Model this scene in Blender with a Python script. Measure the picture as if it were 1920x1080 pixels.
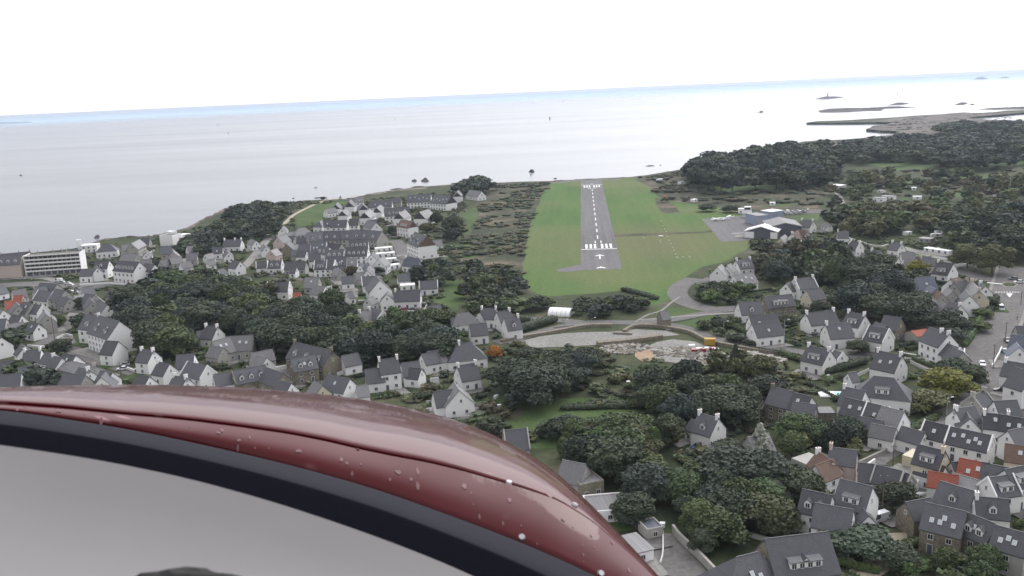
import bpy, bmesh, math, random
import numpy as np
from mathutils import Vector, Matrix
from mathutils.noise import noise as pnoise

for _o in list(bpy.data.objects):
    bpy.data.objects.remove(_o)
SC = bpy.context.scene
COL = SC.collection
R = math.radians

# ------------------------------------------------------------------ camera
CAMH = 100.0
HAZE = 6e-5
FPX = 1663.0                      # focal length in photograph pixels (1920 wide)
PITCH, ROLL = R(12.42), R(2.6)
CM = Matrix.Rotation(math.pi / 2 - PITCH, 3, 'X') @ Matrix.Rotation(-ROLL, 3, 'Z')
CP = Vector((0, 0, CAMH))
cam_d = bpy.data.cameras.new('camera')
cam_d.sensor_width = 36.0
cam_d.lens = 36.0 * FPX / 1920.0
cam_d.clip_start = 0.05
cam_d.clip_end = 90000.0
cam_d.dof.use_dof = True            # a phone's small lens: only the cockpit edge goes slightly soft
cam_d.dof.focus_distance = 300.0
cam_d.dof.aperture_fstop = 20.0
cam = bpy.data.objects.new('camera', cam_d)
COL.objects.link(cam)
cam.matrix_world = Matrix.Translation(CP) @ CM.to_4x4()
SC.camera = cam
SC.view_settings.view_transform = 'Standard'
SC.view_settings.look = 'None'
SC.view_settings.exposure = -0.15
SC.view_settings.gamma = 1.0
SC.view_settings.use_curve_mapping = False

# ------------------------------------------------------------------ sky and sun
SUN_EL, SUN_AZ = R(40), R(36)     # azimuth clockwise from the view direction (+Y)
SUN_DIR = Vector((math.sin(SUN_AZ) * math.cos(SUN_EL), math.cos(SUN_AZ) * math.cos(SUN_EL), math.sin(SUN_EL)))
world = bpy.data.worlds.new('World')
SC.world = world
world.use_nodes = True
nt = world.node_tree
nt.nodes.clear()
N = nt.nodes.new
def L(a, b): nt.links.new(a, b)
wo = N('ShaderNodeOutputWorld'); bg = N('ShaderNodeBackground')
bg.inputs['Strength'].default_value = 0.1
sky = N('ShaderNodeTexSky'); sky.sky_type = 'NISHITA'; sky.sun_disc = False
sky.sun_elevation = SUN_EL; sky.sun_rotation = SUN_AZ
tc = N('ShaderNodeTexCoord'); sep = N('ShaderNodeSeparateXYZ'); L(tc.outputs['Generated'], sep.inputs[0])
def wmath(op, a, b=None, c=None, clamp=False):
    n = N('ShaderNodeMath'); n.operation = op; n.use_clamp = clamp
    for i, v in enumerate((a, b, c)):
        if v is None: continue
        if isinstance(v, (int, float)): n.inputs[i].default_value = v
        else: L(v, n.inputs[i])
    return n.outputs[0]
vd = N('ShaderNodeVectorMath'); vd.operation = 'DOT_PRODUCT'
L(tc.outputs['Generated'], vd.inputs[0]); vd.inputs[1].default_value = SUN_DIR
zz = wmath('MAXIMUM', sep.outputs['Z'], 0.0)
hz = wmath('POWER', wmath('SUBTRACT', 1.0, zz, clamp=True), 4.0)       # pale overcast brightening to the horizon
gl = wmath('POWER', wmath('MAXIMUM', vd.outputs['Value'], 0.0), 5.0)   # veiled sun behind the cloud
mp = N('ShaderNodeMapping'); mp.inputs['Scale'].default_value = (1.2, 1.2, 5.0); L(tc.outputs['Generated'], mp.inputs[0])
nz = N('ShaderNodeTexNoise'); nz.inputs['Scale'].default_value = 1.6; nz.inputs['Detail'].default_value = 6
L(mp.outputs[0], nz.inputs['Vector'])
cl = wmath('MULTIPLY_ADD', nz.outputs['Fac'], 0.3, 0.85)
br = wmath('MULTIPLY', wmath('ADD', wmath('MULTIPLY_ADD', hz, 3.4, 10.4), wmath('MULTIPLY', gl, 42.0)), cl)
cc = N('ShaderNodeVectorMath'); cc.operation = 'SCALE'; cc.inputs[0].default_value = (1.0, 0.995, 1.02); L(br, cc.inputs['Scale'])
mix = N('ShaderNodeMix'); mix.data_type = 'RGBA'; mix.inputs['Factor'].default_value = 0.9
L(sky.outputs[0], mix.inputs['A']); L(cc.outputs[0], mix.inputs['B'])
L(mix.outputs['Result'], bg.inputs['Color']); L(bg.outputs[0], wo.inputs[0])

sun_d = bpy.data.lights.new('sun', 'SUN'); sun_d.energy = 0.9; sun_d.angle = R(26); sun_d.color = (1.0, 0.97, 0.92)
sun = bpy.data.objects.new('sun', sun_d); COL.objects.link(sun)
sun.rotation_euler = SUN_DIR.to_track_quat('Z', 'Y').to_euler()

# ------------------------------------------------------------------ pixel <-> ground
def ray(px, py):
    return (CM @ Vector(((px - 960) / FPX, (540 - py) / FPX, -1.0))).normalized()
def G(px, py, z=0.0):
    """the point of the plane at height z that the photograph shows at (px, py)"""
    d = ray(px, py)
    t = (z - CAMH) / min(d.z, -1e-4)
    return CP + d * t
def P(v):
    q = CM.transposed() @ (Vector(v) - CP)
    return 960 + FPX * q.x / -q.z, 540 - FPX * q.y / -q.z
def dist(v): return (Vector(v) - CP).length

# ------------------------------------------------------------------ materials
MATS = {}
def newmat(name):
    m = bpy.data.materials.new(name); m.use_nodes = True
    t = m.node_tree; b = t.nodes['Principled BSDF']
    return m, t, b
def nd(t, kind, **kw):
    n = t.nodes.new(kind)
    for k, v in kw.items():
        if k in n.inputs.keys(): n.inputs[k].default_value = v
        else: setattr(n, k, v)
    return n
def ramp(t, fac, stops):
    r = t.nodes.new('ShaderNodeValToRGB')
    el = r.color_ramp.elements
    while len(el) > 1: el.remove(el[-1])
    el[0].position = stops[0][0]; el[0].color = (*stops[0][1], 1)
    for p, c in stops[1:]:
        e = el.new(p); e.color = (*c, 1)
    t.links.new(fac, r.inputs[0])
    return r.outputs[0]
def mixc(t, fac, a, b, mode='MIX'):
    m = t.nodes.new('ShaderNodeMix'); m.data_type = 'RGBA'; m.blend_type = mode
    for s, v in (('Factor', fac), ('A', a), ('B', b)):
        if isinstance(v, (int, float)): m.inputs[s].default_value = v
        elif isinstance(v, tuple): m.inputs[s].default_value = (*v, 1)
        else: t.links.new(v, m.inputs[s])
    return m.outputs['Result']
def val(t, op, a, b=0.0, clamp=False):
    n = t.nodes.new('ShaderNodeMath'); n.operation = op; n.use_clamp = clamp
    for i, v in enumerate((a, b)):
        if isinstance(v, (int, float)): n.inputs[i].default_value = v
        else: t.links.new(v, n.inputs[i])
    return n.outputs[0]
def pos(t):
    g = t.nodes.new('ShaderNodeNewGeometry'); return g.outputs['Position']
def noisef(t, vec, scale, detail=4, rough=0.55, stretch=None):
    if stretch:
        m = t.nodes.new('ShaderNodeMapping'); m.inputs['Scale'].default_value = stretch
        t.links.new(vec, m.inputs[0]); vec = m.outputs[0]
    n = nd(t, 'ShaderNodeTexNoise', Scale=scale, Detail=detail, Roughness=rough)
    t.links.new(vec, n.inputs['Vector']); return n.outputs['Fac']
def bump(t, b, h, strength=0.4, distance=0.05):
    n = nd(t, 'ShaderNodeBump', Strength=strength, Distance=distance)
    t.links.new(h, n.inputs['Height']); t.links.new(n.outputs[0], b.inputs['Normal'])

def mat_wall(name, col, dirt=0.25, stone=False):
    """rendered wall: slight tint from house to house, weather streaks and a dirty foot"""
    m, t, b = newmat(name)
    oi = nd(t, 'ShaderNodeObjectInfo')
    tco = nd(t, 'ShaderNodeTexCoord')
    n1 = noisef(t, tco.outputs['Object'], 0.7, 5, 0.6, (1, 1, 0.35))
    d = tuple(c * k for c, k in zip(col, (0.62, 0.60, 0.56)))
    c = mixc(t, val(t, 'MULTIPLY', n1, dirt * 1.6, True), col, d)
    if stone:
        v = nd(t, 'ShaderNodeTexVoronoi', Scale=2.2); t.links.new(tco.outputs['Object'], v.inputs['Vector'])
        sv = nd(t, 'ShaderNodeSeparateXYZ'); t.links.new(v.outputs['Color'], sv.inputs[0])
        c = mixc(t, 0.7, c, ramp(t, sv.outputs[0], [(0.0, (0.62, 0.60, 0.57)), (1.0, (1.35, 1.3, 1.2))]), 'MULTIPLY')
    k = val(t, 'MULTIPLY_ADD', oi.outputs['Random'], 0.10)
    k.node.inputs[2].default_value = 0.90
    vm = nd(t, 'ShaderNodeVectorMath', operation='SCALE'); t.links.new(c, vm.inputs[0]); t.links.new(k, vm.inputs['Scale'])
    t.links.new(vm.outputs[0], b.inputs['Base Color']); b.inputs['Roughness'].default_value = 0.9
    b.inputs['Specular IOR Level'].default_value = 0.2
    MATS[name] = m; return m
def mat_roof(name, col, rough=0.55):
    """slate or tile: fine courses, blotches of lichen, tint from roof to roof"""
    m, t, b = newmat(name)
    oi = nd(t, 'ShaderNodeObjectInfo'); tco = nd(t, 'ShaderNodeTexCoord')
    br = nd(t, 'ShaderNodeTexBrick', Scale=1.0)
    br.inputs['Brick Width'].default_value = 0.30; br.inputs['Row Height'].default_value = 0.22
    br.inputs['Mortar Size'].default_value = 0.012
    br.inputs['Color1'].default_value = (0.85, 0.85, 0.85, 1); br.inputs['Color2'].default_value = (1.18, 1.18, 1.18, 1)
    br.inputs['Mortar'].default_value = (0.6, 0.6, 0.6, 1)
    sx = nd(t, 'ShaderNodeSeparateXYZ'); t.links.new(tco.outputs['Object'], sx.inputs[0])
    cx = nd(t, 'ShaderNodeCombineXYZ'); t.links.new(sx.outputs[0], cx.inputs[0]); t.links.new(val(t, 'MULTIPLY', sx.outputs[2], 1.35), cx.inputs[1])
    t.links.new(cx.outputs[0], br.inputs['Vector'])
    n1 = noisef(t, tco.outputs['Object'], 0.55, 6, 0.65)
    c = mixc(t, val(t, 'SUBTRACT', n1, 0.15, True), col, tuple(min(1, x * y) for x, y in zip(col, (1.55, 1.5, 1.35))))
    c = mixc(t, 1.0, c, br.outputs['Color'], 'MULTIPLY')
    k = val(t, 'MULTIPLY_ADD', oi.outputs['Random'], 0.45); k.node.inputs[2].default_value = 0.68
    vm = nd(t, 'ShaderNodeVectorMath', operation='SCALE'); t.links.new(c, vm.inputs[0]); t.links.new(k, vm.inputs['Scale'])
    t.links.new(vm.outputs[0], b.inputs['Base Color']); b.inputs['Roughness'].default_value = rough
    MATS[name] = m; return m
def mat_plain(name, col, rough=0.7, metal=0.0, spec=0.5, var=0.15, scale=3.0):
    m, t, b = newmat(name)
    tco = nd(t, 'ShaderNodeTexCoord')
    n1 = noisef(t, tco.outputs['Object'], scale, 4)
    c = mixc(t, n1, tuple(x * (1 - var) for x in col), tuple(min(1, x * (1 + var)) for x in col))
    t.links.new(c, b.inputs['Base Color'])
    b.inputs['Roughness'].default_value = rough; b.inputs['Metallic'].default_value = metal
    b.inputs['Specular IOR Level'].default_value = spec
    MATS[name] = m; return m
mat_wall('render_white', (0.86, 0.86, 0.87), 0.12); mat_wall('render_cream', (0.66, 0.60, 0.48)); mat_wall('render_pink', (0.60, 0.50, 0.46))
mat_wall('render_grey', (0.45, 0.44, 0.42), 0.4); mat_wall('granite', (0.27, 0.25, 0.215), 0.5, True); mat_wall('blue_cladding', (0.33, 0.38, 0.50), 0.1)
mat_wall('dark_cladding', (0.12, 0.122, 0.15), 0.1)
mat_roof('slate', (0.066, 0.069, 0.084)); mat_roof('pale_slate', (0.15, 0.15, 0.165)); mat_roof('clay_tile', (0.25, 0.070, 0.045), 0.8)
mat_roof('brown_tile', (0.13, 0.085, 0.07), 0.8); mat_roof('blue_slate', (0.075, 0.09, 0.13)); mat_roof('black_slate', (0.04, 0.041, 0.052))
mat_plain('white_metal_roof', (0.80, 0.81, 0.83), 0.5); mat_plain('bitumen', (0.14, 0.135, 0.12), 0.9)
mat_plain('frame_white', (0.72, 0.72, 0.73), 0.5); mat_plain('glass', (0.03, 0.035, 0.045), 0.08, 0, 0.8, 0.3)
mat_plain('skylight_glass', (0.42, 0.46, 0.50), 0.12, 0, 0.9, 0.1)
mat_plain('door_paint', (0.09, 0.10, 0.14), 0.5); mat_plain('pot_clay', (0.22, 0.12, 0.08), 0.9)
mat_plain('blue_paint', (0.03, 0.05, 0.22), 0.5)
mat_plain('pale_stone', (0.32, 0.305, 0.28), 0.95, var=0.3, scale=1.0)
mat_plain('garden_wall_render', (0.55, 0.55, 0.53), 0.95, var=0.25, scale=0.6)
mat_plain('bark', (0.07, 0.055, 0.045), 0.95, var=0.4); mat_plain('pole_wood', (0.10, 0.085, 0.075), 0.9)
mat_plain('steel', (0.35, 0.36, 0.38), 0.45, 0.6)
mat_plain('rubber', (0.02, 0.02, 0.022), 0.8); mat_plain('car_glass', (0.02, 0.025, 0.03), 0.08, 0, 0.9)
for nm, c in (('car_white', (0.78, 0.79, 0.80)), ('car_grey', (0.16, 0.17, 0.19)), ('car_black', (0.02, 0.02, 0.025)), ('car_red', (0.28, 0.025, 0.03)), ('car_blue', (0.05, 0.10, 0.25)), ('car_silver', (0.42, 0.43, 0.45))):
    mat_plain(nm, c, 0.28, 0, 0.6, 0.03)
mat_plain('orange_paint', (0.62, 0.17, 0.03), 0.6); mat_plain('yellow_paint', (0.42, 0.26, 0.04), 0.7)
mat_plain('line_paint', (0.66, 0.66, 0.66), 0.85, var=0.28, scale=0.8)

def mat_leaf():
    """leaves: the object's own colour, varied from clump to clump"""
    m, t, b = newmat('foliage')
    oi = nd(t, 'ShaderNodeObjectInfo'); tco = nd(t, 'ShaderNodeTexCoord')
    at = nd(t, 'ShaderNodeAttribute', attribute_name='tint')
    n1 = noisef(t, tco.outputs['Object'], 2.0, 2)
    c = mixc(t, 1.0, oi.outputs['Color'], at.outputs['Color'], 'MULTIPLY')
    c = mixc(t, val(t, 'MULTIPLY', n1, 0.7, True), c, mixc(t, 1.0, c, (1.5, 1.42, 1.15), 'MULTIPLY'))
    t.links.new(c, b.inputs['Base Color']); b.inputs['Roughness'].default_value = 0.75
    b.inputs['Specular IOR Level'].default_value = 0.25
    MATS['foliage'] = m
mat_leaf()

# ------------------------------------------------------------------ object helpers
def obj(name, me, parent=None, mat=None):
    o = bpy.data.objects.new(name, me); COL.objects.link(o)
    if parent is not None: o.parent = parent
    if mat is not None and me is not None and not me.materials: me.materials.append(MATS[mat] if isinstance(mat, str) else mat)
    return o
def tag(o, label=None, cat=None, group=None, kind=None):
    if label: o['label'] = label
    if cat: o['category'] = cat
    if group: o['group'] = group
    if kind: o['kind'] = kind
    return o
PEND = []       # things whose labels are made single at the end: (object, label, suffix)
def thing(name, loc, rz, label, cat, group=None, me=None):
    o = obj(name, me); o.location = loc; o.rotation_euler = (0, 0, rz)
    tag(o, label, cat, group)
    PEND.append(o)
    return o
class MB:
    """gathers faces for one mesh"""
    def __init__(s): s.v = []; s.f = []; s.m = []; s.mats = []
    def mi(s, mat):
        if mat not in s.mats: s.mats.append(mat)
        return s.mats.index(mat)
    def face(s, pts, mat):
        i = len(s.v); s.v.extend([tuple(p) for p in pts]); s.f.append(tuple(range(i, i + len(pts)))); s.m.append(s.mi(mat))
    def box(s, x0, x1, y0, y1, z0, z1, mat, bottom=True):
        c = [(x0, y0, z0), (x1, y0, z0), (x1, y1, z0), (x0, y1, z0), (x0, y0, z1), (x1, y0, z1), (x1, y1, z1), (x0, y1, z1)]
        i = len(s.v); s.v.extend(c); k = s.mi(mat)
        fs = [(4, 5, 6, 7), (0, 1, 5, 4), (1, 2, 6, 5), (2, 3, 7, 6), (3, 0, 4, 7)] + ([(3, 2, 1, 0)] if bottom else [])
        for f in fs: s.f.append(tuple(i + j for j in f)); s.m.append(k)
    def prism(s, prof, x0, x1, mat, axis='x'):
        """closed profile (a, b) swept along an axis"""
        n = len(prof); i = len(s.v); k = s.mi(mat)
        for x in (x0, x1):
            for a, b in prof: s.v.append((x, a, b) if axis == 'x' else (a, x, b))
        for j in range(n):
            s.f.append((i + j, i + (j + 1) % n, i + n + (j + 1) % n, i + n + j)); s.m.append(k)
        s.f.append(tuple(i + j for j in range(n))[::-1]); s.m.append(k)
        s.f.append(tuple(i + n + j for j in range(n))); s.m.append(k)
    def tube(s, p0, p1, r0, r1, mat, n=8, cap=True):
        p0, p1 = Vector(p0), Vector(p1); d = (p1 - p0).normalized()
        a = d.orthogonal().normalized(); b = d.cross(a)
        i = len(s.v); k = s.mi(mat)
        for p, r in ((p0, r0), (p1, r1)):
            for j in range(n):
                w = 2 * math.pi * j / n; s.v.append(tuple(p + (a * math.cos(w) + b * math.sin(w)) * r))
        for j in range(n): s.f.append((i + j, i + (j + 1) % n, i + n + (j + 1) % n, i + n + j)); s.m.append(k)
        if cap: s.f.append(tuple(i + n + j for j in range(n))); s.m.append(k); s.f.append(tuple(i + j for j in range(n))[::-1]); s.m.append(k)
    def mesh(s, name, fix=True):
        me = bpy.data.meshes.new(name); me.from_pydata(s.v, [], s.f)
        for m in s.mats: me.materials.append(MATS[m])
        me.polygons.foreach_set('material_index', s.m)
        if fix:
            bm = bmesh.new(); bm.from_mesh(me); bmesh.ops.recalc_face_normals(bm, faces=bm.faces); bm.to_mesh(me); bm.free()
        me.update(); return me

# ------------------------------------------------------------------ ground sheets
def densify(pts, step=None, jit=0.0, seed=1):
    rnd = random.Random(seed); out = []
    for a, b in zip(pts, pts[1:] + pts[:1]):
        n = 1 if not step else max(1, min(60, int((b - a).length / step)))
        for i in range(n):
            p = a.lerp(b, i / n)
            if jit and i: p = p + Vector((rnd.uniform(-jit, jit), rnd.uniform(-jit, jit), 0))
            out.append(p)
    return out
def sheet(name, pts, z, mat, skirt=0.0, step=None, jit=0.0, kind='structure', parent=None):
    """flat polygon of ground at height z; pts are photograph pixels or ready points"""
    w = [p.copy() if isinstance(p, Vector) else G(p[0], p[1], z) for p in pts]
    for p in w: p.z = z
    w = densify(w, step, jit, len(pts) * 7 + int(pts[0][0]))
    bm = bmesh.new(); vs = [bm.verts.new(p) for p in w]
    f = bm.faces.new(vs)
    if f.normal.z < 0 or (f.normal_update() or f.normal.z < 0): f.normal_flip()
    if skirt:
        lo = [bm.verts.new((p.x, p.y, z - skirt)) for p in w]
        n = len(vs)
        for i in range(n): bm.faces.new((vs[i], vs[(i + 1) % n], lo[(i + 1) % n], lo[i]))
    bmesh.ops.triangulate(bm, faces=[f])
    me = bpy.data.meshes.new(name); bm.to_mesh(me); bm.free()
    o = obj(name, me, parent, mat)
    if kind and parent is None: o['kind'] = kind
    return o
def ribbon_pts(pts, width, z=0.0):
    w = [p.copy() if isinstance(p, Vector) else G(p[0], p[1], z) for p in pts]
    for p in w: p.z = z
    # Catmull-Rom smoothing
    q = []
    for i in range(len(w) - 1):
        p0 = w[max(0, i - 1)]; p1 = w[i]; p2 = w[i + 1]; p3 = w[min(len(w) - 1, i + 2)]
        for k in range(6):
            t = k / 6
            q.append(0.5 * ((2 * p1) + (p2 - p0) * t + (2 * p0 - 5 * p1 + 4 * p2 - p3) * t * t + (3 * p1 - p0 - 3 * p2 + p3) * t ** 3))
    q.append(w[-1])
    le, ri = [], []
    for i, p in enumerate(q):
        d = (q[min(i + 1, len(q) - 1)] - q[max(i - 1, 0)]); d.z = 0
        d = d.normalized() if d.length > 1e-6 else Vector((1, 0, 0))
        n = Vector((-d.y, d.x, 0)) * width / 2
        le.append(p + n); ri.append(p - n)
    return q, le, ri
ROADS = []      # centre lines for keeping planting off the carriageway
def road(name, pts, width, z, mat, kerb=False):
    q, le, ri = ribbon_pts(pts, width, z)
    m = MB()
    for i in range(len(q) - 1): m.face((ri[i], ri[i + 1], le[i + 1], le[i]), mat)
    o = obj(name, m.mesh(name, False)); o['kind'] = 'structure'
    ROADS.append((q, width))
    if kerb:
        for side in (le, ri):
            k = MB()
            for i in range(len(q) - 1):
                a, b = side[i], side[i + 1]; oa = (a - q[i]).normalized() * 1.4; ob = (b - q[i + 1]).normalized() * 1.4
                up = Vector((0, 0, 0.13))
                k.face((a, b, b + up, a + up), 'pavement'); k.face((a + up, b + up, b + ob + up, a + oa + up), 'pavement')
                k.face((a + oa + up, b + ob + up, b + ob, a + oa), 'pavement')
            pv = obj('pavement', k.mesh('pavement')); pv['kind'] = 'structure'
    return o
def inpoly(x, y, poly):
    c = False; j = len(poly) - 1
    for i in range(len(poly)):
        xi, yi, xj, yj = poly[i][0], poly[i][1], poly[j][0], poly[j][1]
        if (yi > y) != (yj > y) and x < (xj - xi) * (y - yi) / (yj - yi) + xi: c = not c
        j = i
    return c

# ------------------------------------------------------------------ ground materials
def mat_ground(name, cols, scale, rough=0.95, scale2=None, bumps=0.0):
    m, t, b = newmat(name)
    p = pos(t)
    n1 = noisef(t, p, scale, 8, 0.62)
    c = ramp(t, n1, cols)
    n2 = noisef(t, p, scale2 or scale * 9, 5, 0.6)
    c = mixc(t, 1.0, c, ramp(t, n2, [(0.25, (0.68, 0.68, 0.68)), (0.75, (1.3, 1.3, 1.3))]), 'MULTIPLY')
    t.links.new(c, b.inputs['Base Color']); b.inputs['Roughness'].default_value = rough
    b.inputs['Specular IOR Level'].default_value = 0.15
    if bumps: bump(t, b, n2, 0.5, bumps)
    MATS[name] = m; return m
mat_ground('land', [(0.30, (0.030, 0.044, 0.022)), (0.46, (0.048, 0.060, 0.030)), (0.58, (0.070, 0.078, 0.042)), (0.66, (0.11, 0.10, 0.075)), (0.78, (0.16, 0.15, 0.125))], 0.035, scale2=0.35)
mat_ground('heath', [(0.34, (0.040, 0.050, 0.030)), (0.50, (0.062, 0.066, 0.040)), (0.60, (0.12, 0.10, 0.072)), (0.74, (0.26, 0.20, 0.15))], 0.03, scale2=0.4)
mat_ground('lawn', [(0.3, (0.048, 0.080, 0.028)), (0.55, (0.070, 0.108, 0.038)), (0.75, (0.105, 0.125, 0.052))], 0.05, scale2=0.9)
mat_ground('asphalt', [(0.3, (0.125, 0.120, 0.120)), (0.6, (0.160, 0.152, 0.148)), (0.8, (0.19, 0.178, 0.168))], 0.06, scale2=0.6)
mat_ground('pavement', [(0.3, (0.20, 0.19, 0.18)), (0.7, (0.27, 0.26, 0.245))], 0.1)
mat_ground('gravel', [(0.3, (0.20, 0.195, 0.185)), (0.6, (0.26, 0.252, 0.238)), (0.8, (0.31, 0.30, 0.285))], 0.05, scale2=0.8)
mat_ground('sandy_path', [(0.3, (0.33, 0.285, 0.22)), (0.7, (0.43, 0.38, 0.30))], 0.1)
mat_ground('ochre_soil', [(0.3, (0.26, 0.18, 0.12)), (0.7, (0.38, 0.29, 0.21))], 0.1)
mat_ground('shore_rock', [(0.3, (0.075, 0.065, 0.06)), (0.5, (0.125, 0.108, 0.10)), (0.7, (0.22, 0.19, 0.165))], 0.02, scale2=0.1)
mat_ground('reef_rock', [(0.3, (0.055, 0.05, 0.05)), (0.6, (0.10, 0.09, 0.085)), (0.8, (0.17, 0.15, 0.135))], 0.01, scale2=0.06)
def mat_airfield():
    """mown grass: green with drier yellowish swathes along the strip and a browner patch on its right"""
    m, t, b = newmat('mown_grass')
    p = pos(t)
    mp = nd(t, 'ShaderNodeMapping'); mp.inputs['Rotation'].default_value = (0, 0, R(4.4)); t.links.new(p, mp.inputs[0])
    st = noisef(t, mp.outputs[0], 0.05, 5, 0.6, (1.0, 0.12, 1.0))
    big = noisef(t, p, 0.006, 3, 0.5)
    fine = noisef(t, p, 0.5, 5, 0.6)
    c = ramp(t, st, [(0.3, (0.062, 0.118, 0.036)), (0.5, (0.082, 0.145, 0.044)), (0.7, (0.112, 0.160, 0.054))])
    c = mixc(t, ramp(t, big, [(0.48, (0, 0, 0)), (0.62, (1, 1, 1))]), c, (0.125, 0.150, 0.062))
    ct = nd(t, 'ShaderNodeVectorMath', operation='DISTANCE'); q = G(1215, 455); ct.inputs[1].default_value = q
    t.links.new(p, ct.inputs[0])
    dd = ramp(t, val(t, 'DIVIDE', ct.outputs['Value'], 120.0, True), [(0.25, (0.75, 0.75, 0.75)), (0.9, (0, 0, 0))])
    c = mixc(t, dd, c, (0.145, 0.142, 0.075))
    wv = nd(t, 'ShaderNodeTexWave', Scale=0.045, Distortion=1.2, Detail=2.0); t.links.new(mp.outputs[0], wv.inputs['Vector'])
    c = mixc(t, 1.0, c, ramp(t, wv.outputs['Fac'], [(0.30, (0.985, 0.985, 0.985)), (0.70, (1.015, 1.012, 1.015))]), 'MULTIPLY')
    c = mixc(t, 1.0, c, ramp(t, fine, [(0.3, (0.82, 0.82, 0.82)), (0.7, (1.15, 1.15, 1.15))]), 'MULTIPLY')
    t.links.new(c, b.inputs['Base Color']); b.inputs['Roughness'].default_value = 0.95; b.inputs['Specular IOR Level'].default_value = 0.1
    MATS['mown_grass'] = m
mat_airfield()
def mat_runway():
    m, t, b = newmat('runway_asphalt')
    p = pos(t)
    mp = nd(t, 'ShaderNodeMapping'); mp.inputs['Rotation'].default_value = (0, 0, R(4.4)); t.links.new(p, mp.inputs[0])
    st = noisef(t, mp.outputs[0], 0.35, 5, 0.6, (1.0, 0.03, 1.0))
    n2 = noisef(t, p, 0.25, 6, 0.65)
    c = ramp(t, st, [(0.3, (0.098, 0.094, 0.099)), (0.7, (0.138, 0.132, 0.135))])
    c = mixc(t, 1.0, c, ramp(t, n2, [(0.3, (0.85, 0.85, 0.85)), (0.7, (1.16, 1.16, 1.16))]), 'MULTIPLY')
    # tyre rubber near the thresholds, sealed cracks elsewhere
    for px_, py_, rad in ((1122, 452, 60.0), (1112, 362, 70.0)):
        ct = nd(t, 'ShaderNodeVectorMath', operation='DISTANCE'); ct.inputs[1].default_value = G(px_, py_); t.links.new(p, ct.inputs[0])
        mk_ = ramp(t, val(t, 'DIVIDE', ct.outputs['Value'], rad, True), [(0.2, (.9, .9, .9)), (1.0, (0, 0, 0))])
        s2 = noisef(t, mp.outputs[0], 0.8, 3, 0.6, (1.0, 0.01, 1.0))
        c = mixc(t, val(t, 'MULTIPLY', mk_, ramp(t, s2, [(.42, (0, 0, 0)), (.6, (.7, .7, .7))])), c, (0.06, 0.06, 0.062))
    vc = nd(t, 'ShaderNodeTexVoronoi', Scale=0.05); vc.feature = 'DISTANCE_TO_EDGE'; t.links.new(p, vc.inputs['Vector'])
    c = mixc(t, ramp(t, vc.outputs['Distance'], [(0.0, (.5, .5, .5)), (0.03, (0, 0, 0))]), c, (0.07, 0.07, 0.07))
    t.links.new(c, b.inputs['Base Color']); b.inputs['Roughness'].default_value = 0.9
    MATS['runway_asphalt'] = m
mat_runway()
def mat_sea():
    """open water with a light chop; beyond about ten kilometres the ruffled, bluer water of the open sea"""
    m, t, b = newmat('sea_water')
    p = pos(t)
    w1 = noisef(t, p, 0.05, 6, 0.6, (0.35, 1.0, 1.0))
    w2 = noisef(t, p, 0.5, 4, 0.6, (0.4, 1.0, 1.0))
    h = val(t, 'ADD', w1, val(t, 'MULTIPLY', w2, 0.25))
    bump(t, b, h, 0.19, 0.6)
    slick = noisef(t, p, 0.0016, 5, 0.6, (0.35, 1.6, 1.0))
    rr = nd(t, 'ShaderNodeMapRange'); t.links.new(slick, rr.inputs[0]); rr.inputs[1].default_value = 0.35; rr.inputs[2].default_value = 0.7; rr.inputs[3].default_value = 0.16; rr.inputs[4].default_value = 0.22
    t.links.new(rr.outputs[0], b.inputs['Roughness'])
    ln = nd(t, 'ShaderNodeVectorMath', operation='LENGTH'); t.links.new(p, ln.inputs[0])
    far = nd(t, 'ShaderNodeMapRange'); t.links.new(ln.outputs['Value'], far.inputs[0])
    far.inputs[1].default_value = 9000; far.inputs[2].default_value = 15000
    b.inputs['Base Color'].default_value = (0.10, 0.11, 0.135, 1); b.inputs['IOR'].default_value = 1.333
    df = nd(t, 'ShaderNodeBsdfDiffuse'); df.inputs['Color'].default_value = (0.50, 0.72, 0.92, 1)  # diffuse blue standing in for the haze over distant water
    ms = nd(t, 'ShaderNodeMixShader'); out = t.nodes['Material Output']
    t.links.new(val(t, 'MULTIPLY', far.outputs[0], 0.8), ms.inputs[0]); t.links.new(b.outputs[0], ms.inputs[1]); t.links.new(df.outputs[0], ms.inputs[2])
    t.links.new(ms.outputs[0], out.inputs['Surface'])
    MATS['sea_water'] = m
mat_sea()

# ------------------------------------------------------------------ sea and land
SEA_Z = -4.0
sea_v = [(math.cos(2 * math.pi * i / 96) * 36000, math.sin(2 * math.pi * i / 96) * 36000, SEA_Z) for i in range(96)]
me = bpy.data.meshes.new('sea'); me.from_pydata(sea_v, [], [tuple(range(96))]); o = obj('sea', me, None, 'sea_water'); o['kind'] = 'structure'

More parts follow.
